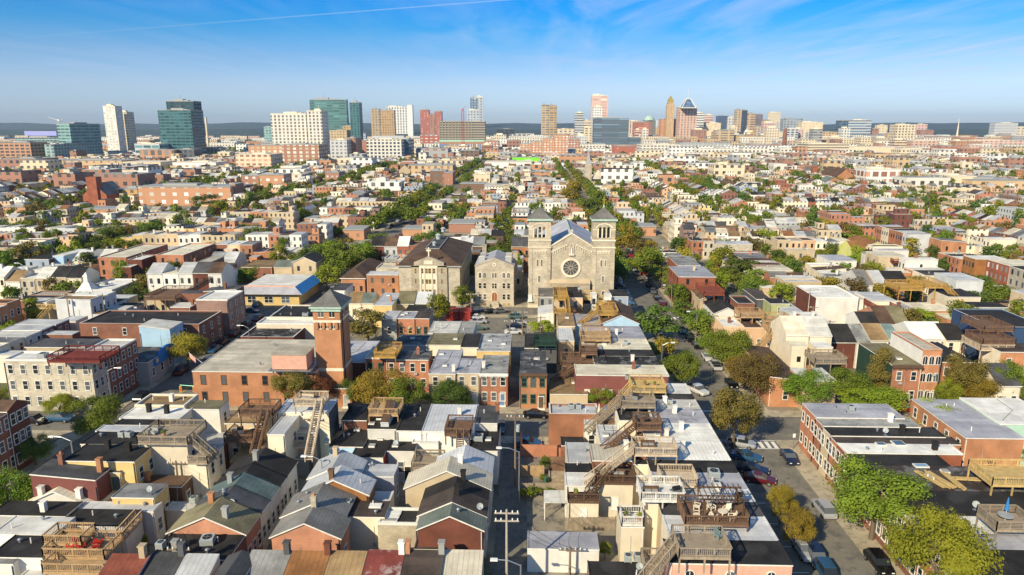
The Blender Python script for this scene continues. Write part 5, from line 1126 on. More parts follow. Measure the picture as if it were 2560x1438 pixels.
def yw(r, x, y, z, w, h, rz=0):
    k = ('yw', round(w, 2), round(h, 2))
    if k not in _win:
        g = MB(); g.quad((-w/2, -.02, 0), (w/2, -.02, 0), (w/2, -.02, h), (-w/2, -.02, h)); f = MB(); t = .07
        f.box(-w/2, w/2, -.08, 0, 0, t); f.box(-w/2, w/2, -.08, 0, h-t, h); f.box(-w/2, -w/2+t, -.08, 0, t, h-t); f.box(w/2-t, w/2, -.08, 0, t, h-t)
        for q in (.33, .62): f.box(-w/2+t, w/2-t, -.07, 0, h*q-.035, h*q+.035)
        _win[k] = (g.mesh('pane', ['glass:dark']), f.mesh('frame', ['paint:yellow']))
    o = ob('window', _win[k][0], r, (x, y, z), rz); ob('frame', _win[k][1], o)
school()
def rectory():
    Y0 = P(1238, 765, 0).y; Z = lambda y: XatY(1238, y, Y0)[1]; X = lambda x, y=700: XatY(x, y, Y0)[0]
    x0, x1 = X(1188), X(1284); cx = (x0+x1)/2; w = (x1-x0)/2; zp = Z(648); ze = Z(667); D = P(1245, 624, zp).y-Y0
    r = root('rectory', (cx, Y0, 0), 'stone rectory with gabled front and arched oak door between school and church', 'rectory'); FOOT.append((x0, x1+.5, Y0-4, Y0+D)); LM.append(('the stone rectory', cx, Y0+10))
    m = MB(); m.box(-w, w, 0, D, 0, ze, skip='bt'); m.poly([(-w, 0, ze), (w, 0, ze), (0, 0, zp)]); m.poly([(w, D, ze), (-w, D, ze), (0, D, zp)]); ob('wall', m.mesh('wall', ['wall:stone']), r)
    m = MB(); e = .25; s = (zp-ze)/w
    for sg in (-1, 1):
        A = [(sg*(w+e), .25, ze-s*e+.05), (0, .25, zp+.05), (0, D, zp+.05), (sg*(w+e), D, ze-s*e+.05)]; m.quad(*(A if sg < 0 else A[::-1]))
    rf = ob('roof', m.mesh('roof', ['seam:lav']), r)
    for (sg, y) in ((-1, 5), (-1, 11), (1, 5), (1, 11)):
        q = MB(); q.box(sg*w*.7-.9, sg*w*.7+.9, y-.9, y+.9, ze+.3, ze+2.1, 0, 1); ob('dormer', q.mesh('dormer', ['wall:grey', 'roof:white']), rf)
    g = MB()
    for sg in (-1, 1):
        a, b = Vector((sg*(w+.1), 0, ze)), Vector((0, 0, zp)); u = Vector((0, 0, .35)); i = len(g.v); g.v += [tuple(v+Vector((0, y, 0))) for y in (-.12, .4) for v in (a, b, b+u, a+u)]
        for q in ((0,1,2,3),(7,6,5,4),(3,2,6,7),(0,4,5,1),(0,3,7,4)): g.f.append(tuple(i+k for k in q)); g.m.append(0)
    g.box(-w-.12, w+.12, -.25, 0, 0, 1.5)
    ob('stonework', g.mesh('stonework', ['wall:stone']), r)
    for px in (1200, 1211.7, 1259.6, 1271.3):
        x = X(px)-cx; add_window(r, x, 0, Z(695), 0, .8, 1.6, 'as'); add_window(r, x, 0, Z(721), 0, .8, 1.55, 's'); add_window(r, x, 0, Z(748.6), 0, .8, 1.55, 's'); yw(r, x, -.26, .3, .9, .6)
    for px in (1232.5, 1239): x = X(px)-cx; add_window(r, x, 0, Z(695), 0, .55, 1.5, 'as'); add_window(r, x, 0, Z(721), 0, .55, 1.5, 's')
    m = MB(); N_ = 12
    for i in range(N_): a, b = 2*pi*i/N_, 2*pi*(i+1)/N_; z = Z(662); m.quad((.25*cos(a), -.1, z+.25*sin(a)), (.6*cos(a), -.1, z+.6*sin(a)), (.6*cos(b), -.1, z+.6*sin(b)), (.25*cos(b), -.1, z+.25*sin(b)))
    ob('medallion', m.mesh('medallion', ['wall:cream']), r)
    dx = X(1236)-cx; d, f = window_meshes(1.5, 2.7, 'as'); m = MB(); pts = [(-.75, 0), (.75, 0)]+[(.75*cos(a), 1.95+.75*sin(a)) for a in [pi*i/8 for i in range(9)]]; m.poly([(x, -.05, z) for x, z in pts])
    o = ob('door', m.mesh('door', ['dooroak']), r, (dx, 0, 1.4)); ob('frame', f, o)
    st = MB()
    for i in range(7): st.box(dx-1.1, dx+1.1, -.5-.4*(i+1), -.5-.4*i, 0, 1.4-.19*i)
    st.box(dx-1.1, dx+1.1, -.5, -.0, 0, 1.4); st.box(dx-1.4, dx-1.1, -3.2, 0, 0, 1.1); st.box(dx+1.1, dx+1.4, -3.2, 0, 0, 1.1); ob('steps', st.mesh('steps', ['wall:stone']), r)
    for (px, py) in ((1211, 637), (1288, 655)): q = P(px, py, ze); ob('chimney', MB().box(-.7, .7, -.5, .5, -4, 3.0).box(-.8, .8, -.6, .6, 3, 3.3).mesh('chimney', ['wall:stone']), r, (q.x-cx, q.y-Y0, ze))
    for i in range(4):
        for zz in (2.5, 5.8, 9): add_window(r, w, 3+i*4.5, zz, pi/2, .8, 1.6, 's')
rectory()
def fire_tower():
    Y0 = P(820, 1008, 0).y; Z = lambda y: XatY(820, y, Y0)[1]
    x0, x1 = XatY(790, 900, Y0)[0], XatY(855, 900, Y0)[0]; w = (x1-x0)/2; cx = (x0+x1)/2; D = 6.6; ze = Z(772)
    r = root('tower', (cx, Y0, 0), 'tall brick fire tower with slate pyramid roof and pale stone bands', 'tower'); FOOT.append((x0-.5, x1+.5, Y0-1, Y0+D)); LM.append(('the brick fire tower', cx, Y0+3))
    t = .12; m = MB(); A = [(-w-t, 0), (w+t, 0), (w+t, D), (-w-t, D)]
    zb = Z(815)
    m.prism([(x*1.0, y) for x, y in A], 0, Z(928)); m.prism([(-w, .1), (w, .1), (w, D-.1), (-w, D-.1)], Z(921), zb); m.prism([(-w-.05, .05), (w+.05, .05), (w+.05, D-.05), (-w-.05, D-.05)], Z(801), ze)
    m.prism([(-w-.05, .05), (w+.05, .05), (w+.05, D-.05), (-w-.05, D-.05)], zb, Z(807))
    for i in range(4): x = -w+.62+(2*w-1.24)*i/3; m.box(x-.24, x+.24, -.22, .05, Z(822), Z(806)-.01)
    ob('shaft', m.mesh('shaft', ['wall:orange']), r)
    ob('stone_band', MB().box(-w-.16, w+.16, -.04, D+.04, Z(928), Z(921)).mesh('stone_band', ['paint:cream']), r); ob('stone_band', MB().box(-w-.12, w+.12, -.02, D+.02, Z(807), Z(801)).mesh('stone_band', ['paint:cream']), r)
    for s in (-1, 1): yk(r, s*w*.42, .05, Z(793), .95, Z(777)-Z(793), 0); yk(r, w+.05, D/2+s*1.4, Z(793), .95, Z(777)-Z(793), pi/2); yk(r, -w-.05, D/2+s*1.4, Z(793), .95, Z(777)-Z(793), -pi/2)
    for i in range(3): yk(r, -w*.5+w*.5*i, .1, Z(822), .5, 1.1, 0)
    v = .55; rf = MB(); pyramid(rf, -w-v, w+v, -v, D+v, ze+.4, XatY(820, 723, Y0+D/2)[1], 0, 0); ro = ob('roof', rf.mesh('roof', ['shingle:slate']), r)
    ob('eaves', MB().box(-w-v, w+v, -v, D+v, ze+.1, ze+.4).box(-w-.3, w+.3, -.3, D+.3, ze-.5, ze+.1).mesh('eaves', ['paint:copper']), ro)
    ob('finial', MB().tube((0, D/2, Z(752)), (0, D/2, Z(736)), .05).mesh('finial', ['metal:gold']), ro)
    ob('drainpipe', MB().tube((w+.3, .7, 2), (w+.3, .7, ze), .08).mesh('drainpipe', ['rubber']), r)
    # engine garage at its foot
    g0 = P(806, 1000, 3.6); g1 = P(880, 1000, 3.6)
    gy = Y0-2.2
    building('garage', cx-w-.3, XatY(878, 990, gy)[0], gy, Y0-.05, 3.9, 'orange', 'roof:darkgrey', 'f', 'd:.75:grey', 'low orange brick engine garage with grey door below the tower', 'garage')
    o = ob('garage_door', MB().box(-1.6, 1.6, -.06, 0, 0, 3).mesh('garage_door', ['paint:grey']), r, (.2, Y0*0-2.2, 0))
def yk(r, x, y, z, w, h, rz):
    k = ('yk', round(w, 2), round(h, 2))
    if k not in _win:
        g = MB(); g.quad((-w/2, -.02, 0), (w/2, -.02, 0), (w/2, -.02, h), (-w/2, -.02, h)); f = MB(); f.box(-w/2-.1, w/2+.1, -.12, 0, -.15, 0); f.box(-.03, .03, -.05, -.02, 0, h); _win[k] = (g.mesh('pane', ['glass:dark']), f.mesh('sill', ['paint:cream']))
    o = ob('window', _win[k][0], r, (x, y, z), rz); ob('sill', _win[k][1], o)
fire_tower()
# white garage doors below the boarded roof
p = P(1387, 1004, 0)
for i in range(1):
    a, b = P(1388, 985, 3), P(1442, 985, 3); m = MB().box(0, b.x-a.x, -.1, 0, .1, 2.7); 
    for k in range(3): m.box(.6+k*1.3, 1.1+k*1.3, -.12, -.1, 2.2, 2.35, 1)
# convenience store lettering and steeple
q0, q1 = P(200, 727, 4.6), P(281, 727, 4.6); sg = root('shop_sign', ((q0.x+q1.x)/2, q0.y-.06, 3.4), 'blue and green lettering on the white convenience store wall', 'sign')
text('ROYAL', 1.15, 'signblue', sg, (1.2-1.8, 0, 0), (pi/2, 0, 0)); text('FARMS', 1.15, 'paint:lime', sg, (3.4, 0, 0), (pi/2, 0, 0))
st = P(212, 727, 4.6); r = root('steeple', (st.x, st.y+1.5, 4.6), 'small white steeple on the convenience store roof', 'steeple')
m = MB(); pyramid(m, -2.6, 2.6, -2, 2, -.5, 3.4); ob('roof', m.mesh('roof', ['paint:white']), r); m = MB().box(-.6, .6, -.6, .6, 2.4, 4.0); pyramid(m, -.8, .8, -.8, .8, 4, 5.2); ob('cupola', m.mesh('cupola', ['paint:white']), r)
# blue arched shop front
a = P(364, 880+5, 5); X1 = -77.2
Yc = P(400, 878, 5).y; r = root('shop_sign', (X1, Yc, 0), 'blue arched shop front sign with yellow squares on the low shop', 'sign')
m = MB(); pts = [(-5, 3.4), (5, 3.4), (5, 4.9)]+[(3.2*cos(t), 4.9+1.5*sin(t)) for t in [pi*i/10 for i in range(11)]]+[(-5, 4.9)]
m.poly([(.35, y, z) for y, z in pts]); m.poly([(-.1, y, z) for y, z in pts][::-1])
for i in range(len(pts)): j = (i+1) % len(pts); m.quad((-.1, *pts[i]), (.35, *pts[i]), (.35, *pts[j]), (-.1, *pts[j])) if 0 else m.quad((.35, *pts[i]), (-.1, *pts[i]), (-.1, *pts[j]), (.35, *pts[j]))
ob('board', m.mesh('board', ['bluepart']), r); m = MB()
for y in (-4.2, 0, 4.2): m.box(.36, .4, y-.45, y+.45, 4.0+(1.2 if y == 0 else 0), 4.8+(1.2 if y == 0 else 0))
ob('emblem', m.mesh('emblem', ['paint:yellow']), r)
# gas station
def gas():
    a = P(600, 742, 4); b = P(738, 742, 4); r = root('gas_station', ((a.x+b.x)/2-2, a.y+6, 0), 'filling station with bright blue hipped canopy roof and orange stripe', 'filling station'); FOOT.append((a.x-4, b.x, a.y, a.y+26)); w = 9
    m = MB(); m.box(-w, w, 0, 20, 0, 3.6); ob('wall', m.mesh('wall', ['wall:yellow']), r)
    m = MB(); zt = 5.3; A = [(-w-1.5, -1.5, 3.6), (w+1.5, -1.5, 3.6), (w+1.5, 22, 3.6), (-w-1.5, 22, 3.6)]; B_ = [(-w+1.5, 1.5, zt), (w-1.5, 1.5, zt), (w-1.5, 19, zt), (-w+1.5, 19, zt)]
    for i in range(4): j = (i+1) % 4; m.quad(A[i], A[j], B_[j], B_[i], 0 if i == 1 else 1)
    m.quad(*B_, 2); m.box(-w+1.4, w-1.4, 1.4, 1.5, zt-.1, zt+.3, 3); ob('roof', m.mesh('roof', ['bluepart', 'seam:lav', 'roof:white', 'paint:salmon']), r)
    for x in (-5, 0, 5): add_window(r, x, 0, .8, 0, 2.4, 1.8, 'w')
gas()
# traffic signal over the avenue, stop sign, flag
q = P(532, 1010, 0); r = root('traffic_signal', (q.x, q.y, 0), 'green traffic signal mast arm with two yellow heads over the avenue', 'traffic signal')
zt = XatY(532, 965, q.y)[1]; ln = abs(XatY(450, 965, q.y)[0]-q.x)
ob('post', MB().tube((0, 0, 0), (0, 0, zt), .14, n=8).mesh('post', ['metal:green']), r); ob('arm', MB().tube((0, 0, zt-.3), (-ln, 0, zt+.1), .1, .06).mesh('arm', ['metal:green']), r)
for k in (.55, .98):
    h = ob('signal_head', MB().box(-ln*k-.2, -ln*k+.2, -.2, .1, zt-1.2, zt-.1).mesh('signal_head', ['yellowline']), r); ob('lens', MB().tube((-ln*k, -.2, zt-.35), (-ln*k, -.24, zt-.35), .12, n=10).tube((-ln*k, -.2, zt-.65), (-ln*k, -.24, zt-.65), .12, n=10).tube((-ln*k, -.2, zt-.95), (-ln*k, -.24, zt-.95), .12, n=10).mesh('lens', ['red']), h)
q = P(1890, 1003, 0); r = root('stop_sign', (q.x, q.y, 0), 'red octagonal stop sign at the far crosswalk corner', 'road sign')
ob('post', MB().tube((0, 0, 0), (0, 0, 2.9), .05).mesh('post', ['metal:grey']), r); m = MB(); m.poly([(.42*cos(pi/8+k*pi/4), -.07, 2.45+.42*sin(pi/8+k*pi/4)) for k in range(8)]); m.poly([(.46*cos(pi/8+k*pi/4), -.06, 2.45+.46*sin(pi/8+k*pi/4)) for k in range(8)], 1); pl = ob('plate', m.mesh('plate', ['red', 'paint:white']), r); text('STOP', .3, 'paint:white', pl, (0, -.09, 2.45), (pi/2, 0, 0), .005)
q = P(1982, 1125, 0); r = root('road_sign', (q.x, q.y, 0), 'small white street sign on a thin post by the near crosswalk corner', 'road sign'); ob('post', MB().tube((0, 0, 0), (0, 0, 2.9), .05).mesh('post', ['metal:grey']), r); ob('plate', MB().box(-.22, .22, -.06, -.04, 2.2, 2.85).mesh('plate', ['paint:white']), r)
a, b = P(505, 902, 7.5), P(489, 880, 9.5); r = root('flag', (a.x, a.y, 7.1), 'small striped flag on a slanting white pole at the fire station corner', 'flag')
ob('pole', MB().tube((0, 0, 0), (-2.2, -.5, 2.2), .05).mesh('pole', ['paint:white']), r); m = MB()
for i in range(7):
    for j in range(5): m.quad((-2.1+j*.22, -.4-.04*(j % 2), 2.0-i*.15-j*.22), (-1.88+j*.22, -.4-.04*((j+1) % 2), 1.78-i*.15-j*.22), (-1.88+j*.22, -.4-.04*((j+1) % 2), 1.93-i*.15-j*.22), (-2.1+j*.22, -.4-.04*(j % 2), 2.15-i*.15-j*.22), 2 if i < 4 and j < 2 and 0 else (i % 2))
ob('cloth', m.mesh('cloth', ['red', 'paint:white', 'signblue']), r)
# red containers by the parking lot
for px0, px1, lb in ((1116, 1146, 'left'), (1148, 1176, 'right')):
    a, b = P(px0, 802, 0), P(px1, 802, 0); L = b.x-a.x; zt = 2.5
    r = root('container', ((a.x+b.x)/2, a.y, 0), '%s red slatted container at the parking lot' % lb, 'container', 'red containers by the parking lot'); m = MB().box(-L/2, L/2, 0, 4.5, 0, zt)
    for i in range(int(L/.35)): m.box(-L/2+i*.35, -L/2+.12+i*.35, -.07, 0, .15, zt-.1)
    m.box(-L/2, L/2, -.09, -.07, zt*.45, zt*.55); ob('body', m.mesh('body', ['paint:redwall']), r); FOOT.append((a.x, b.x, a.y, a.y+4.5))
# ------------------------------------------------------------------ ground, roads, water, hills
def gmat(name, cols, sc, rough=.9):
    m, nt, b = newmat(name, rough); tc = N(nt, 'ShaderNodeTexCoord'); o = tc.outputs['Object']
    cc = mixc(nt, ramp(nt, noise(nt, o, sc[0], 8, .65), .38, .62), cols[0], cols[1])
    if len(cols) > 2: cc = mixc(nt, ramp(nt, noise(nt, o, sc[1], 6, .7), .5, .6), cc, cols[2])
    if len(cols) > 3: cc = mixc(nt, ramp(nt, noise(nt, o, sc[2], 5, .7), .58, .66), cc, cols[3])
    nt.links.new(cc, b.inputs['Base Color']); return m
G_near = gmat('yard_ground', [(.20, .18, .14), (.33, .29, .22), (.10, .11, .05), (.06, .06, .06)], (.12, .05, .3))
G_far = gmat('far_ground', [(.045, .075, .03), (.09, .11, .05), (.32, .27, .22)], (.004, .018))
G_road = gmat('asphalt', [(.165, .152, .13), (.22, .20, .165), (.13, .122, .11), (.25, .225, .18)], (.15, .5, .9))
G_walk = gmat('pavement', [(.36, .31, .22), (.46, .40, .29), (.28, .24, .18)], (.3, .8))
G_alley = gmat('alley_concrete', [(.20, .18, .15), (.32, .28, .21), (.12, .115, .11)], (.25, .6))
def sheet(name, x0, x1, y0, y1, z, mt, kind='structure', nx=1, ny=1):
    m = MB(); m.quad((x0, y0, z), (x1, y0, z), (x1, y1, z), (x0, y1, z)); o = ob(name, m.mesh(name, [mt])); o['kind'] = kind; return o
sheet('ground', -12000, 12000, -200, 12000, -.02, G_far)
sheet('city_ground', -900, 1200, -100, 1500, -.01, G_near)
XS = [-280, -175, -70, 35, 140, 245, 350, 455]; YS = [114+77*i for i in range(0, 15)]
m = MB(); wk = MB(); al = MB()
def curbwalk(x0, x1, y0, y1): wk.box(x0, x1, y0, y1, 0, .13, skip='b')
xr = {-70: (-76.0, -62.5), 35: (30.2, 40.6)}
def road_x(x): return xr.get(x, (x-5, x+5))
def road_y(i): return (109.5, 119.5) if i == 0 else ((188, 197) if i == 1 else (YS[i]-4.5, YS[i]+4.5))
for x in XS: a, b = road_x(x); m.quad((a, -60, .004), (b, -60, .004), (b, 1300, .004), (a, 1300, .004))
xs = sorted(XS)
for i in range(len(YS)):
    y0, y1 = road_y(i)
    for j in range(len(xs)-1): m.quad((road_x(xs[j])[1], y0, .004), (road_x(xs[j+1])[0], y0, .004), (road_x(xs[j+1])[0], y1, .004), (road_x(xs[j])[1], y1, .004))
o = ob('road', m.mesh('road', [G_road])); struct(o)
ye = [-60]+[v for i in range(len(YS)) for v in road_y(i)]+[1300]
for x in XS:
    a, b = road_x(x)
    for k in range(0, len(ye)-1, 2): curbwalk(a-3, a, ye[k], ye[k+1]); curbwalk(b, b+3, ye[k], ye[k+1])
for i in range(len(YS)):
    y0, y1 = road_y(i)
    for j in range(len(xs)-1): xa, xb = road_x(xs[j])[1]+3, road_x(xs[j+1])[0]-3; curbwalk(xa, xb, y0-2.6, y0); curbwalk(xa, xb, y1, y1+2.6)
struct(ob('pavement', wk.mesh('pavement', [G_walk])))
for (x0, x1) in ((-4.6, -.6), (-32.6, -28.0)): al.quad((x0, 20, .008), (x1, 20, .008), (x1, 106.8, .008), (x0, 106.8, .008)); al.quad((x0, 122.2, .008), (x1, 122.2, .008), (x1, 150, .008), (x0, 150, .008))
struct(ob('alley', al.mesh('alley', [G_road])))
sheet('garage_yard', -.5, 6.5, 55, 105, .008, G_alley)
sheet('parking_lot', -21, -1.5, 150, 185, .009, G_road)
mk = MB(); 
for k in range(9): x = 31+k*1.08; mk.quad((x, 106.6, .008), (x+.6, 106.6, .008), (x+.6, 109.0, .008), (x, 109.0, .008))
for y in (106.3, 109.3): mk.quad((30.4, y, .008), (40.5, y, .008), (40.5, y+.2, .008), (30.4, y+.2, .008))
for k in range(9): x = 31+k*1.08; mk.quad((x, 185, .008), (x+.6, 185, .008), (x+.6, 187.4, .008), (x, 187.4, .008))
mk.quad((30.4, 121.5, .008), (40.5, 121.5, .008), (40.5, 121.9, .008), (30.4, 121.9, .008))
for k in range(14): mk.quad((30.3, 58+5.2*k if 58+5.2*k < 104 else 58, .008), (32.6, 58+5.2*k if 58+5.2*k < 104 else 58, .008), (32.6, 58.12+5.2*k if 58+5.2*k < 104 else 58.12, .008), (30.3, 58.12+5.2*k if 58+5.2*k < 104 else 58.12, .008)) if k < 9 else None
for x in (-69.5, -69.15): mk.quad((x, 122, .008), (x+.14, 122, .008), (x+.14, 186, .008), (x, 186, .008), 1)
for x in (-66,): mk.quad((x, 60, .008), (x+.14, 60, .008), (x+.14, 106, .008), (x, 106, .008))
struct(ob('road_marking', mk.mesh('road_marking', ['line', 'yellowline'])))
# harbour water glimpse and far hills
wm, nt, b = newmat('water', .08, 0, .5); b.inputs['Base Color'].default_value = (.03, .07, .11, 1)
sheet('water', -640, -430, 1130, 1290, .0, wm)
hm = gmat('hill_woods', [(.03, .055, .05), (.05, .08, .065), (.10, .12, .09)], (.006, .02))
m = MB(); R2 = random.Random(3); n = 90
for ring, (yy, hh) in enumerate(((5200, 40), (8600, 108))):
    prev = None; ph = R2.random()*9
    for i in range(n+1):
        x = -9000+18000*i/n; h = hh*(.88+.07*sin(i*.31+ph)+.05*sin(i*.83+ph*2)+.03*sin(i*1.9))
        cur = ((x, yy-1400, -1), (x, yy, h), (x, yy+900, -1))
        if prev:
            m.quad(prev[0], cur[0], cur[1], prev[1]); m.quad(prev[1], cur[1], cur[2], prev[2])
        prev = cur
struct(ob('hills', m.mesh('hills', [hm])))
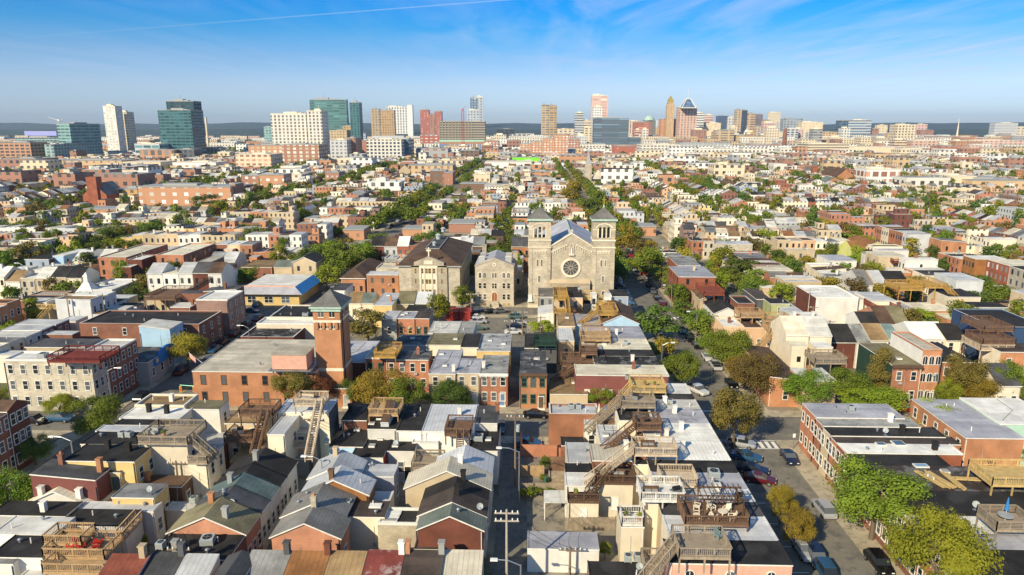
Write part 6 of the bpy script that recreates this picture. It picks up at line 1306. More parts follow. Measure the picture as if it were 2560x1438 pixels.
# ------------------------------------------------------------------ skyline: x0 x1 ytop ybase depth | wall | glass | du dv fu fv | label
LG = dict(pale=(.70,.66,.58), white=(.80,.78,.74), cream=(.72,.60,.42), tan=(.58,.42,.24), pink=(.64,.42,.33), rose=(.70,.46,.40), red=(.40,.13,.09), brick=(.38,.19,.13), orange=(.52,.27,.15), teal=(.06,.16,.17), dteal=(.02,.07,.09), lteal=(.30,.45,.42), grey=(.38,.39,.40), lgrey=(.55,.56,.57), brown=(.20,.12,.08), glass=(.04,.06,.08), bglass=(.10,.17,.24), cgl=(.16,.15,.14), gg=(.10,.20,.18), dark=(.03,.035,.045), yb=(.52,.34,.14), blue=(.10,.25,.50), purple=(.40,.40,.85), lime=(.20,.85,.03), slate=(.12,.13,.14))
SK = '''
0 78 357 400 40|orange|glass|9 5 .7 .55|orange and glass office block at the left edge of the skyline
0 92 398 427 40|brick|glass|7 7 .5 .5|long brick block with white top floor at the left edge
40 148 345 362 60|lteal|dark|8 5 .9 .5|low glass hall under the violet banner
61 141 328 341 30|purple|purple|9 9 .1 .1|long violet-white banner building top at the left
147 179 310 397 82|lteal|teal|8 5 .9 .6|deep teal glass office with pale narrow front
113 136 362 401 120|lteal|slate|7 5 .6 .6|lower glass and brick block before the deep teal office
264 294 266 384 24|pale|lgrey|6 5 .5 .5|slim pale residential tower, taller left half
296 322 281 382 26|cream|bglass|5 5 .5 .6|slim pale residential tower, lower right half
400 482 276 396 45|teal|dteal|8 5 .9 .6|wide dark teal glass tower, front slab
422 490 254 391 30|dteal|dark|9 6 .5 .5|tallest dark glass tower on the left, rear slab
338 400 360 398 30|lgrey|teal|12 8 .9 .5|grey and glass podium left of the dark glass tower
350 437 375 405 26|orange|cgl|10 9 .6 .8|orange framed podium below the dark glass tower
437 486 374 404 26|slate|glass|8 6 .5 .6|dark podium right of the orange frame
140 305 402 423 40|tan|brick|9 6 .3 .5|long low pale warehouse below the teal offices
307 402 406 424 40|cream|brick|12 9 .2 .3|low cream hall right of the pale warehouse
432 540 407 424 40|white|orange|9 8 .5 .3|low white-roofed hall before the dark tower
515 518 294 372 6|cream|cream|9 9 .1 .1|thin pale chimney right of the dark glass tower
590 678 387 427 40|cream|brick|7 5 .6 .5|cream and brick apartment block before the white towers
622 720 364 410 40|orange|cream|8 5 .5 .6|brick and cream balconied apartment block, left wing
706 798 362 414 40|brick|cream|8 5 .5 .6|brick and cream balconied apartment block, right wing
660 684 317 356 25|lteal|teal|6 5 .7 .5|small pale teal block left of the white towers
680 768 285 400 45|pale|cgl|6 5 .5 .65|broad white apartment tower, left slab
694 750 278 290 30|pale|pale|9 9 .1 .1|white penthouse on the broad white apartment tower
770 807 278 402 34|pale|cgl|6 5 .5 .65|white apartment tower, right slab
777 868 250 366 20|gg|teal|12 5 .95 .5|wide green glass tower behind the white towers
876 900 257 372 30|teal|dteal|6 5 .5 .6|dark green glass tower annex
825 868 326 372 40|tan|cgl|6 5 .5 .5|tan hotel block right of the white towers
858 895 316 368 40|yb|brown|6 5 .5 .5|brown stepped hotel block under the green glass
826 868 350 404 40|lgrey|cgl|6 5 .5 .5|pale grey curved apartment block
868 890 345 402 40|brick|cgl|6 5 .5 .5|brick slab beside the pale grey curved block
892 918 352 392 40|brick|brick|9 9 .1 .1|plain brick wall building left of the white grid office
928 950 273 342 30|yb|bglass|5 5 .5 .6|golden-brown tower, left front
950 986 276 342 34|yb|brown|5 5 .5 .6|golden-brown tower, right front
966 1020 268 340 30|white|cgl|5 5 .45 .7|white hotel slab with dark window columns
1019 1032 263 342 30|white|white|9 9 .1 .1|narrow white hotel end wall with red letters
917 1004 349 404 50|pale|glass|6 5 .6 .6|white grid office with dark square windows
1004 1022 350 402 50|bglass|teal|6 5 .8 .6|curved blue glass corner of the white grid office
930 1010 340 352 40|lgrey|lgrey|9 9 .1 .1|grey rooftop plant of the white grid office
1051 1073 275 346 30|red|brick|5 5 .3 .7|dark red twin tower, left shaft
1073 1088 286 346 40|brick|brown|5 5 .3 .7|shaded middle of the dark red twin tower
1087 1105 279 346 30|red|brick|5 5 .3 .7|dark red twin tower, right shaft
1050 1098 338 366 30|red|pale|9 6 .5 .3|low red arcade beneath the red twin tower
1176 1196 246 330 26|bglass|lgrey|5 5 .5 .5|blue-white glass tower, lower dark side
1190 1209 243 330 26|lgrey|bglass|6 5 .5 .5|blue-white glass tower, tallest slab
1168 1198 275 336 24|lgrey|bglass|6 5 .5 .5|pale lower slab of the blue-white glass tower
1040 1120 372 400 40|grey|brick|14 12 .5 .6|grey metal-roofed brick hall below the unfinished building
1152 1198 377 400 40|brown|glass|7 5 .5 .5|dark brown block with tall windows
1095 1134 382 400 30|brick|cgl|8 8 .4 .4|small brick house block below the crane
1243 1284 323 352 50|dark|glass|9 5 .5 .5|dark glass office left of the pentagonal tan tower
1272 1330 336 354 40|lgrey|glass|9 5 .7 .5|low white and black office below the hills
1267 1302 351 376 30|brick|glass|7 6 .5 .5|brick block with pale blue roof
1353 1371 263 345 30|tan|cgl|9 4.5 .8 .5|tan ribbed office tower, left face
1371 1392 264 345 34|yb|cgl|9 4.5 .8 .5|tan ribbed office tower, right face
1437 1458 283 358 25|lgrey|cgl|12 4.5 1 .5|slim pale grey banded tower
1452 1478 302 358 25|cream|cgl|12 4.5 1 .5|cream banded tower beside the slim grey one
1478 1519 240 352 40|rose|pink|14 5 .7 .5|tall pink tower with horizontal bands
1481 1505 268 368 26|white|cgl|5 4.5 .6 .5|white tower with sloping top in front of the pink one
1485 1571 296 374 45|slate|bglass|30 5 1 .5|wide dark striped office block
1505 1537 283 297 20|gg|gg|9 9 .1 .1|green rooftop box on the dark striped office
1542 1567 288 297 20|dark|dark|9 9 .1 .1|dark rooftop box on the striped office
1530 1602 344 374 30|slate|bglass|30 5 1 .5|lower right wing of the dark striped office
1572 1602 303 345 30|cream|brown|5 9 .5 .9|tan tower with vertical stripes
1584 1626 306 354 30|red|brick|10 4 .8 .5|broad red-orange office slab
1626 1648 302 345 25|lgrey|cgl|7 5 .5 .5|pale grey office right of the red slab
1609 1638 300 330 20|slate|gg|6 5 .5 .5|office shaft beneath the green dome
1651 1694 298 356 35|orange|brick|6 4.5 .4 .5|red-brown tower with cream crown
1653 1692 286 299 32|cream|tan|6 4.5 .4 .5|cream crown floors of the red-brown tower
1656 1684 277 290 22|lgrey|glass|8 5 .5 .5|grey glass block behind the red-brown tower
1695 1741 268 357 40|pink|cgl|6 4.5 .45 .6|tall beige tower beneath the glass pyramid
1740 1759 283 352 25|white|cgl|20 4.5 1 .5|white banded tower right of the pyramid tower
1752 1766 275 290 25|grey|glass|6 5 .5 .5|grey block peeping behind the white banded tower
1758 1782 288 345 30|rose|cgl|20 4.5 1 .4|rose banded stepped tower
1764 1801 308 356 35|cream|tan|5 4.5 .4 .4|cream office block with small windows
1790 1820 290 326 30|dark|glass|5 5 .5 .5|plain black office block
1819 1834 293 335 25|pale|cgl|5 5 .5 .5|pale slim block right of the black one
1790 1835 326 366 35|tan|cgl|14 4.5 .8 .5|tan banded low office
1837 1853 275 338 30|tan|cgl|6 4.5 .5 .5|tan tower left of its dark glass strip
1853 1867 276 338 28|dark|glass|5 5 .5 .5|dark glass strip between tan tower halves
1867 1888 284 338 30|tan|brown|12 4.5 .8 .5|tan tower right of its dark glass strip
1888 1906 286 330 25|brown|cgl|5 5 .5 .5|narrow brown tower block
1840 1889 339 366 35|yb|cgl|6 4.5 .4 .5|dark tan box building below the white dome
1886 1910 316 350 25|tan|cgl|6 4.5 .5 .5|tan fluted block right of the dome
1919 1950 282 335 25|cream|tan|5 4.5 .3 .4|lone cream tower with brown cap
1930 1940 277 283 8|brown|brown|9 9 .1 .1|brown cap of the lone cream tower
1910 1937 322 352 25|lgrey|blue|5 4.5 .5 .5|white and blue windowed block
1938 1958 330 356 25|cream|tan|6 5 .3 .4|cream block by the brick chimney
1963 1995 322 358 25|lgrey|dark|8 4.5 .6 .5|white block with coloured window panels
1957 2006 297 350 40|grey|bglass|6 4.5 .6 .5|blue-grey glass office with domed top
2003 2056 306 354 40|cream|tan|6 4.5 .3 .4|broad cream office block
2096 2119 302 354 30|bglass|glass|9 5 .8 .6|slate glass end of the striped hospital block
2119 2177 301 352 30|lgrey|bglass|30 5 1 .5|pale blue-white striped hospital block
2020 2122 360 386 60|cream|cgl|30 5 1 .4|cream parking structure with open decks
2122 2275 368 384 60|cream|tan|9 9 .1 .1|long plain cream building with heart sign
2240 2288 312 366 40|cream|cgl|6 5 .5 .55|cream tower block with dark window grid, right
2192 2218 313 345 25|cream|tan|6 5 .4 .4|cream apartment pair at right
2291 2317 311 345 25|rose|cgl|6 5 .4 .4|rose apartment tower at right
2300 2334 325 350 30|brick|cgl|6 5 .4 .4|dark brick hall right of the rose tower
2485 2543 308 345 40|lgrey|cgl|5 5 .4 .4|pale grey block near the right edge
2540 2590 318 345 40|cream|cgl|7 5 .4 .4|cream block touching the right edge
2335 2400 342 362 60|brick|pale|8 5 .5 .4|long brick hospital wing at right
2402 2560 352 370 60|rose|cgl|9 5 .5 .4|pale rose long hospital wing at right
2280 2345 352 372 50|pink|cgl|8 5 .5 .4|pink-beige low block at right
2352 2406 366 384 40|brick|red|6 5 .5 .5|dark red block with vertical red stripe
2056 2100 342 362 40|cream|cgl|7 5 .5 .4|cream low block left of the hospital
1600 1700 362 382 50|pale|cgl|7 5 .6 .5|pale parking block with blue sign
1700 1830 358 380 60|grey|pale|7 5 .5 .5|long grey market roof block
1420 1530 374 386 60|white|cgl|9 5 .5 .5|long white block behind the slender spire
1535 1590 366 388 40|red|brick|8 8 .3 .3|red brick hall under the striped office
1300 1330 360 388 40|orange|pale|6 4.5 .5 .4|stepped brick apartments, lowest step
1330 1355 354 388 40|orange|pale|6 4.5 .5 .4|stepped brick apartments, second step
1355 1385 346 388 40|orange|pale|6 4.5 .5 .4|stepped brick apartments, third step
1385 1420 337 388 40|orange|pale|6 4.5 .5 .4|stepped brick apartments, highest step
1420 1450 348 380 40|brick|pale|6 4.5 .5 .4|brick apartment wing right of the stepped block
1280 1348 394 408 12|lime|lime|6 5 .3 .4|building wrapped in bright lime green sheathing
1212 1330 406 421 40|white|lgrey|12 9 .1 .1|long white warehouse below the lime green building
1400 1472 389 412 30|orange|glass|8 9 .5 .5|orange brick market hall with arched openings
2165 2250 424 463 24|white|brick|7.5 6.5 .7 .7|white-framed brick factory with large windows
2372 2440 442 470 40|cream|tan|8 9 .3 .2|large cream factory at right
2430 2570 452 474 50|tan|brick|6 7 .4 .3|long low tan works at the right edge
2438 2520 432 446 40|white|lgrey|9 9 .1 .1|white rooftop hall of the cream factory
1460 1482 318 366 20|cream|cgl|8 4.5 .6 .5|cream mid-height block left of the pale pink tower
1522 1545 322 350 20|lgrey|cgl|8 4.5 .6 .5|pale block glimpsed behind the striped office
1600 1612 312 350 20|tan|cgl|6 4.5 .5 .5|narrow tan office left of the red slab
1637 1652 320 352 20|tan|brown|6 4.5 .5 .5|narrow tan block left of the red-brown tower
1742 1766 318 356 25|cream|cgl|6 4.5 .5 .5|cream block at the foot of the white banded tower
1782 1800 330 362 20|brick|pale|6 4.5 .5 .5|brick block before the cream office
1905 1925 300 340 20|tan|cgl|6 4.5 .5 .5|tan tower between brown tower and lone cream one
1945 1962 306 345 20|lgrey|cgl|6 4.5 .5 .5|pale block right of the lone cream tower
2056 2092 330 360 25|tan|brown|6 4.5 .5 .5|tan block right of the broad cream office
2180 2196 322 352 20|brick|cgl|6 4.5 .5 .5|brick block right of the striped hospital
2218 2240 334 362 20|tan|cgl|6 4.5 .5 .5|tan block left of the dark-grid cream tower
1210 1245 352 380 25|brick|pale|7 5 .5 .5|brick block right of the unfinished building
1392 1436 322 345 25|cream|cgl|8 5 .5 .5|low cream hall right of the ribbed tan tower
347 577 468 514 22|orange|pale|8 5 .35 .45|long orange brick five-storey block on the left
576 590 462 512 14|brick|brown|9 9 .1 .1|stair tower of the long orange brick block
287 345 474 506 18|yb|brown|7 5 .3 .4|yellow-tan brick block left of the long orange one
605 660 440 466 20|brick|pale|6 5 .4 .4|brick mill with white top floor, left part
650 710 438 472 20|orange|pale|6 5 .4 .4|brick mill with white top floor, middle part
710 755 437 462 20|pale|brick|6 5 .4 .4|pale mill wing right of the brick mill
813 848 432 460 20|brick|pale|5 4.5 .4 .4|dark red three-storey block near centre left
905 935 438 456 14|pale|brown|5 6 .5 .6|small pale building with three arches
1075 1115 428 460 20|brown|cgl|6 5 .4 .5|dark brown building with rooftop gear
1110 1132 432 462 22|brick|brick|9 9 .1 .1|tall plain brick gable wall by the centre
1020 1132 414 440 30|tan|brown|7 6 .4 .5|tan school block with dark roof line
1185 1225 436 458 16|cream|brown|5 6 .4 .4|cream two-storey block at centre
1330 1376 430 448 16|orange|brown|5 5 .6 .6|orange brick block with large windows at centre
1150 1213 460 480 18|brown|brown|9 9 .1 .1|brown barn-like roof building at centre
10 65 518 546 16|orange|pale|5 5 .4 .5|orange brick row end at the left edge
210 290 524 546 14|orange|orange|9 9 .1 .1|plain orange brick building below the brick church
150 188 424 452 18|orange|pale|5 5 .4 .4|brick house with white mansard at left
762 792 548 570 12|orange|brown|4 4.5 .4 .5|orange corner house with dark windows at centre left
858 910 576 600 14|orange|brown|4.5 4.5 .3 .4|orange hipped house above the green grove
1006 1066 574 590 12|orange|orange|9 9 .1 .1|low plain orange wall left of the school roof
1122 1187 560 582 16|brick|brick|9 9 .1 .1|plain dark brick wall behind the school
1590 1640 568 590 12|orange|brown|4.5 4.5 .3 .4|orange house row end right of the church
'''
def T(x0, x1, yt, yb, dep):
    p = P((x0+x1)/2, yb, 0); Y = p.y; X0, _ = XatY(x0, (yt+yb)/2, Y); X1, _ = XatY(x1, (yt+yb)/2, Y); return X0, X1, Y, XatY((x0+x1)/2, yt, Y)[1]
skfoot = []
for ln in SK.strip().split('\n'):
    g, wl, gl, fs, lab = ln.split('|'); x0, x1, yt, yb, dep = map(float, g.split()); X0, X1, Y, H = T(x0, x1, yt, yb, dep)
    # keep stacked pieces clear of each other by nudging by a hand's breadth
    du, dv, fu, fv = map(float, fs.split()); sc = max(1, Y/1400); w = (X1-X0)/2
    r = root('building' if Y < 1000 else 'tower_block', ((X0+X1)/2, Y, 0), lab, 'building' if H < 40 else 'high-rise', 'buildings of the skyline' if Y > 1000 else None)
    du = 2*w/max(1, round(2*w/(du*sc)))
    ob('wall', MB().box(-w, w, 0, dep, 0, H, skip='b').mesh('wall', [facade(LG[wl], LG[gl], round(du, 2), dv*sc, fu, fv, .15 if wl in ('teal','dteal','gg','bglass','glass') else .4)]), r)
    e = MB(); e.box(-w-.1, w+.1, -.3, dep+.1, H-.02, H+max(.5, H*.012)); 
    if dep > 15 and fu > .2 and w > 4: q_ = R.uniform(-.3, .3); e.box(-w*(.5-q_), w*(.25+q_), dep*.3, dep*.7, H, H+max(1.8, H*.05)); e.box(w*(.35+q_), w*(.6+q_*.5), dep*.2, dep*.5, H, H+max(1., H*.03)); e.tube((w*q_, dep*.4, H), (w*q_, dep*.4, H+max(4, H*.12)), .35, n=4)
    ob('roof', e.mesh('roof', ['paint:grey' if wl not in ('pale','white','cream','pink','rose','lgrey') else 'paint:cream']), r)
    skfoot.append((X0, X1, Y, Y+dep)); FOOT.append((X0-1, X1+1, Y-(55 if Y < 1150 else 2), Y+dep+1))
def spot(px, yb): p = P(px, yb, 0); return p.x, p.y
# unfinished building with crane
X0, X1, Y, H = T(1098, 1213, 303, 376, 40); w = (X1-X0)/2; r = root('building', ((X0+X1)/2, Y, 0), 'unfinished concrete frame building with blue and red wrapped lower floors', 'building site')
m = MB(); nf = 12
for k in range(nf+1): m.box(-w, w, 0, 36, H*k/nf-1.7, H*k/nf)
for i in range(11):
    for y in (.6, 35): x = -w+.5+(2*w-1)*i/14; m.box(x-.6, x+.6, y-.6, y+.6, 0, H)
ob('frame', m.mesh('frame', ['paint:stone']), r); ob('core', MB().box(-w+.8, w-.8, 2, 34, 0, H*.97).mesh('core', ['paint:slate']), r)
ob('wrapping', MB().box(-w+.3, w-.3, -.2, 35, H*.02, H*.22).mesh('wrapping', [facade((.10, .2, .45), (.45, .35, .25), 5, 30, .5, 1)]), r); ob('banding', MB().box(-w+.3, w-.3, -.25, 35, H*.23, H*.28).mesh('banding', ['paint:orange']), r); ob('teal_wrapping', MB().box(-w+.3, w-.3, -.22, 35, H*.29, H*.36).mesh('teal_wrapping', ['paint:mint']), r)
def crane(px, yb, yt, col, label, jib):
    x, y = spot(px, yb); h = XatY(px, yt, y)[1]; r = root('tower_crane', (x, y, 0), label, 'crane'); m = MB(); s = 2.2
    for i in (-1, 1):
        for j in (-1, 1): m.tube((i*s, j*s, 0), (i*s, j*s, h), .3, n=4)
    n = int(h/3)
    for k in range(n): m.tube((-s, -s, h*k/n), (s, -s, h*(k+1)/n), .2, n=3); m.tube((s, s, h*k/n), (s, -s, h*(k+1)/n), .2, n=3)
    ob('mast', m.mesh('mast', [col]), r); ob('cab', MB().box(-1.5, 1.5, -1.5, 1.5, h, h+3).mesh('cab', [col]), r)
    ob('jib', MB().tube((0, 0, h+1), jib, .5, .3, 4).tube((0, 0, h+1), (-jib[0]*.3, jib[1]*.3, h+2), .7, .5, 4).mesh('jib', [col]), r)
crane(1158, 380, 276, 'red', 'red crane mast in front of the unfinished building', (6, 8, 95)); crane(160, 392, 303, 'paint:white', 'white crane above the teal office block', (-20, 2, 68))
# pyramid tower top, gold tower, domes, chimney, spires
def top(name, px, yb, label, cat, parts):
    x, y = spot(px, yb); r = root(name, (x, y, 0), label, cat); FOOT.append((x-8, x+8, y-6, y+16))
    for nm, mat, fn in parts: m = MB(); fn(m, lambda yy: XatY(px, yy, y)[1], y/FPX); ob(nm, m.mesh(nm, [mat] if not isinstance(mat, list) else mat), r)
def pyr(m, Z, s):
    w, z0, z1 = 17*s, Z(270), Z(247); t = 5*s; A = [(-w, 0), (w, 0), (w, 2*w), (-w, 2*w)]; B_ = [(-t, w-t), (t, w-t), (t, w+t), (-t, w+t)]
    for i in range(4):
        j = (i+1) % 4; m.quad((*A[i], z0), (*A[j], z0), (*B_[j], z1), (*B_[i], z1)); m.tube((*A[i], z0), (*B_[i], z1), 1.1*s, n=5, m=1); m.tube((*A[i], z0), (*A[j], z0), 1.1*s, n=5, m=1); m.tube((*B_[i], z1), (*B_[j], z1), 1.1*s, n=5, m=1)
    m.tube((0, w, z1), (0, w, Z(222)), .5*s, n=4, m=1)
top('pyramid_roof', 1718, 357.5, 'blue glass pyramid with white edges crowning the beige tower', 'roof', [('pyramid', [facade((.08, .13, .22), (.10, .16, .26), 6, 6, .8, .8, .2), 'paint:white'], pyr)])
def gold(m, Z, s): m.box(-9*s, 9*s, 0, 18*s, 0, Z(262)); m.box(-7.5*s, 7.5*s, 1.5*s, 16*s, Z(262), Z(256))
def goldt(m, Z, s): pyramid(m, -9*s, 9*s, 1.5*s, 19.5*s, Z(256), Z(222)); m.box(-6*s, 6*s, 4*s, 15*s, Z(256), Z(240))
top('tower_block', 1673, 356.5, 'old brown tower with golden tapering top', 'high-rise', [('wall', facade(LG['tan'], LG['brown'], 5, 6, .4, .6), gold), ('roof', 'metal:gold', lambda m, Z, s: (m.prism([(-6.5*s, 2*s), (6.5*s, 2*s), (6.5*s, 15*s), (-6.5*s, 15*s)], Z(256), Z(250)), pyramid(m, -6*s, 6*s, 3*s, 15*s, Z(250), Z(238))))])
def dome(m, c, rx, z0, n=12, k=5, h=1.0):
    for j in range(k):
        a, b = pi/2*j/k, pi/2*(j+1)/k
        for i in range(n):
            p, q = 2*pi*i/n, 2*pi*(i+1)/n; f = lambda t, u: (c[0]+rx*cos(u)*cos(t), c[1]+rx*cos(u)*sin(t), z0+rx*h*sin(u)); m.quad(f(p, a), f(q, a), f(q, b), f(p, b))
top('dome', 1623, 352, 'pale green domed roof among the downtown towers', 'dome', [('drum', 'paint:slate', lambda m, Z, s: m.box(-14*s, 14*s, 0, 20*s, 0, Z(301))), ('cupola', 'paint:copper', lambda m, Z, s: dome(m, (0, 10*s), 13*s, Z(301), h=.9))])
top('dome', 1868, 351, 'small white onion dome with slim finial', 'dome', [('drum', 'paint:cream', lambda m, Z, s: m.box(-9*s, 9*s, 0, 16*s, 0, Z(336))), ('cupola', 'paint:white', lambda m, Z, s: (dome(m, (0, 8*s), 7*s, Z(336), h=1.7), m.tube((0, 8*s, Z(325)), (0, 8*s, Z(312)), .8*s, .3*s)))])
top('chimney', 1959, 380, 'tall round red brick factory chimney', 'chimney', [('stack', 'wall:brick', lambda m, Z, s: m.tube((0, 0, 0), (0, 0, Z(321)), 6.5*s, 3.2*s, 10))])
top('spire', 2391, 350, 'very thin pale church spire far right', 'spire', [('steeple', 'paint:cream', lambda m, Z, s: m.tube((0, 0, 0), (0, 0, Z(296)), 3*s, .3*s, 6))])
top('church', 1470, 470, 'pale stone church with slender grey spire at centre', 'church', [('tower', 'wall:stone', lambda m, Z, s: m.box(-8*s, 8*s, 0, 16*s, 0, Z(412))), ('spire', 'paint:grey', lambda m, Z, s: pyramid(m, -7*s, 7*s, 1*s, 15*s, Z(412), Z(376))), ('apse_roof', 'shingle:beige', lambda m, Z, s: (m.tube((26*s, 16*s, Z(448)), (26*s, 16*s, Z(425)), 19*s, 1*s, 14), m.box(8*s, 80*s, 10*s, 30*s, Z(452), Z(450)))), ('wall', 'wall:stone', lambda m, Z, s: m.box(8*s, 80*s, 11*s, 29*s, 0, Z(452)))])
top('church', 235, 512, 'dark red brick church with square bell tower, left middle distance', 'church', [('tower', 'wall:redbrick', lambda m, Z, s: m.box(-13*s, 13*s, 0, 24*s, 0, Z(443))), ('nave_wall', 'wall:redbrick', lambda m, Z, s: (m.box(-30*s, 32*s, 6*s, 90*s, 0, Z(488)), m.poly([(-30*s, 6*s, Z(488)), (32*s, 6*s, Z(488)), (1*s, 6*s, Z(460))]))), ('roof', 'shingle:slate', lambda m, Z, s: (m.quad((33*s, 5*s, Z(489)), (33*s, 90*s, Z(489)), (1*s, 90*s, Z(459)), (1*s, 5*s, Z(459))), m.quad((1*s, 5*s, Z(459)), (1*s, 90*s, Z(459)), (-31*s, 90*s, Z(489)), (-31*s, 5*s, Z(489)))))])
top('church', 2036, 446, 'red brick church with white steeple at right', 'church', [('tower', 'wall:redbrick', lambda m, Z, s: m.box(-6*s, 6*s, 0, 12*s, 0, Z(415))), ('steeple', 'paint:slate', lambda m, Z, s: (m.box(-5*s, 5*s, 1*s, 11*s, Z(415), Z(406)), pyramid(m, -5*s, 5*s, 1*s, 11*s, Z(406), Z(383)))), ('nave_wall', 'wall:redbrick', lambda m, Z, s: (m.box(-18*s, 18*s, 4*s, 50*s, 0, Z(434)), m.poly([(-18*s, 4*s, Z(434)), (18*s, 4*s, Z(434)), (0, 4*s, Z(420))]))), ('roof', 'shingle:slate', lambda m, Z, s: (m.quad((19*s, 3*s, Z(435)), (19*s, 50*s, Z(435)), (0, 50*s, Z(419)), (0, 3*s, Z(419))), m.quad((0, 3*s, Z(419)), (0, 50*s, Z(419)), (-19*s, 50*s, Z(435)), (-19*s, 3*s, Z(435)))))])
def gab(px, yb, w, ye, yp, d, wall, roof, label):
    top('building', px, yb, label, 'building', [('wall', 'wall:'+wall, lambda m, Z, s: (m.box(-w*s, w*s, 0, d, 0, Z(ye)), m.poly([(-w*s, 0, Z(ye)), (w*s, 0, Z(ye)), (0, 0, Z(yp))]))), ('roof', 'shingle:'+roof, lambda m, Z, s: (m.quad((w*s+.4, -.4, Z(ye)), (w*s+.4, d, Z(ye)), (0, d, Z(yp)+.2), (0, -.4, Z(yp)+.2)), m.quad((0, -.4, Z(yp)+.2), (0, d, Z(yp)+.2), (-w*s-.4, d, Z(ye)), (-w*s-.4, -.4, Z(ye)))))])
gab(2112, 462, 24, 444, 422, 40, 'orange', 'brown', 'large orange gabled hall with dark brown roof at right'); gab(2085, 470, 26, 456, 444, 30, 'orange', 'greygreen', 'lower gabled hall with grey-green roof at right'); gab(1012, 440, 14, 425, 412, 20, 'tan', 'slate', 'small tan gabled hall at centre left')
gab(2018, 487, 22, 478, 466, 22, 'tan', 'white' if 0 else 'lightgrey', 'pale gabled meeting hall at right'); gab(1365, 462, 20, 450, 442, 24, 'white', 'slate', 'white and slate hall behind the twin towers'); gab(1600, 464, 22, 452, 443, 24, 'orange', 'silver', 'orange gabled hall right of the slender spire')
gab(757, 545, 9, 528, 521, 20, 'white', 'lav', 'small white-porticoed chapel with cupola'); gab(120, 494, 18, 480, 470, 26, 'yellow', 'slate', 'yellow gabled hall with striped grey roof at left')

R8 = random.Random(12); extra = []
LM += [('the glass pyramid roof', *spot(1718, 357)), ('the tall pink tower', *spot(1498, 352)), ('the striped hospital block', *spot(2148, 352)), ('the lone cream tower', *spot(1935, 335)), ('the black office block', *spot(1805, 326)), ('the red-orange office slab', *spot(1605, 354)), ('the dark-grid cream tower', *spot(2264, 366)), ('the white grid office', *spot(960, 404)), ('the ribbed tan tower', *spot(1372, 345)), ('the broad white apartment tower', *spot(720, 400))]
for i in range(46):
    px = R8.uniform(1440, 2110) if i < 32 else R8.choice((R8.uniform(2180, 2560), R8.uniform(840, 1300))); wd = R8.uniform(12, 34); yb_ = R8.uniform(350, 368) if i < 32 else R8.uniform(356, 385); yt_ = yb_-R8.uniform(16, 48 if i < 32 else 26)
    X0, X1, Y, H = T(px, px+wd, yt_, yb_, 30)
    if not all(X1 < a-1 or X0 > b+1 or Y+26 < c-1 or Y > d+1 for a, b, c, d in skfoot): continue
    skfoot.append((X0, X1, Y, Y+26)); FOOT.append((X0-1, X1+1, Y-2, Y+28)); w = (X1-X0)/2
    cw = R8.choice(('cream', 'tan', 'pale', 'orange', 'brick', 'lgrey', 'cream', 'rose', 'grey', 'yb')); gl_ = R8.choice(('cgl', 'brown', 'bglass'))
    r = ob('tower_block', None, None, ((X0+X1)/2, Y, 0)); r['category'] = 'high-rise'; r['group'] = 'buildings of the skyline'; sc = Y/1400
    ob('wall', MB().box(-w, w, 0, 26, 0, H, skip='b').mesh('wall', [facade(LG[cw], LG[gl_], round(2*w/max(2, round(2*w/(5*sc))), 2), 5*sc, R8.choice((.4, .5, 1)), .5, .4)]), r)
    ob('roof', MB().box(-w*.6, w*.4, 6, 18, H, H+3*sc).box(-w-.1, w+.1, -.2, 26.2, H-.02, H+.6).mesh('roof', ['paint:cream']), r)
    extra.append((r, '%s mid-rise block' % {'lgrey': 'pale grey', 'yb': 'golden-brown', 'pale': 'off-white', 'orange': 'light brick', 'brick': 'brick', 'rose': 'rose'}.get(cw, cw), (X0+X1)/2, Y))
# ------------------------------------------------------------------ generated blocks behind the hand placed ones
def free(x0, x1, y0, y1, mg=.3): return not any(x0 < b+mg and x1 > a-mg and y0 < d+mg and y1 > c-mg for a, b, c, d in FOOT)
LM += [('the brown-roofed stone school', *P(1072, 700, 0)[:2])][:0]
for nm, px, py in [('the long orange brick block', 460, 514), ('the dark red brick church', 235, 512), ('the slender-spired church', 1470, 470), ('the white-framed brick factory', 2208, 463), ('the orange condominium pair', 350, 700), ('the three-storey brick row', 2330, 640), ('the convenience store', 240, 745), ('the lime yellow house', 2190, 650), ('the filling station', 660, 745), ('the navy blue house', 2470, 850), ('the white-steepled brick church', 2036, 446), ('the brick mill', 680, 470), ('the far right brick row', 2500, 720), ('the corner brick house', 1740, 755), ('the brown barn-like roof', 1180, 480)]:
    p = P(px, py, 0); LM.append((nm, p.x, p.y))
def rel(x, y):
    q = proj(x, y, 5); best = min(LM, key=lambda l: (l[1]-x)**2+((l[2]-y)*.8)**2); b = proj(best[1], best[2], 5)
    dx = q[0]-b[0]; dy = b[1]-q[1]
    r_ = ('right of' if dx > 0 else 'left of') if abs(dx) > 2.2*abs(dy) else ('behind' if dy > 0 else 'before')
    return r_+' '+best[0], (best[1]-x)**2+(best[2]-y)**2
ORD = ['nearest', 'second nearest', 'third nearest', 'fourth nearest', 'fifth nearest', 'sixth nearest', 'seventh nearest', 'eighth nearest', 'ninth nearest', 'tenth nearest', 'eleventh nearest', 'twelfth nearest', 'thirteenth nearest', 'fourteenth nearest']
def finish(items):
    """items: (obj, look, x, y): words labels that single each one out"""
    gr = {}
    for o, look, x, y in items:
        rr, d = rel(x, y); gr.setdefault((look, rr), []).append((d, o))
    for (look, rr), l in gr.items():
        l.sort(key=lambda t: t[0])
        for i, (d, o) in enumerate(l): o['label'] = look+' '+rr+(', '+ORD[min(i, 13)] if len(l) > 1 else '')
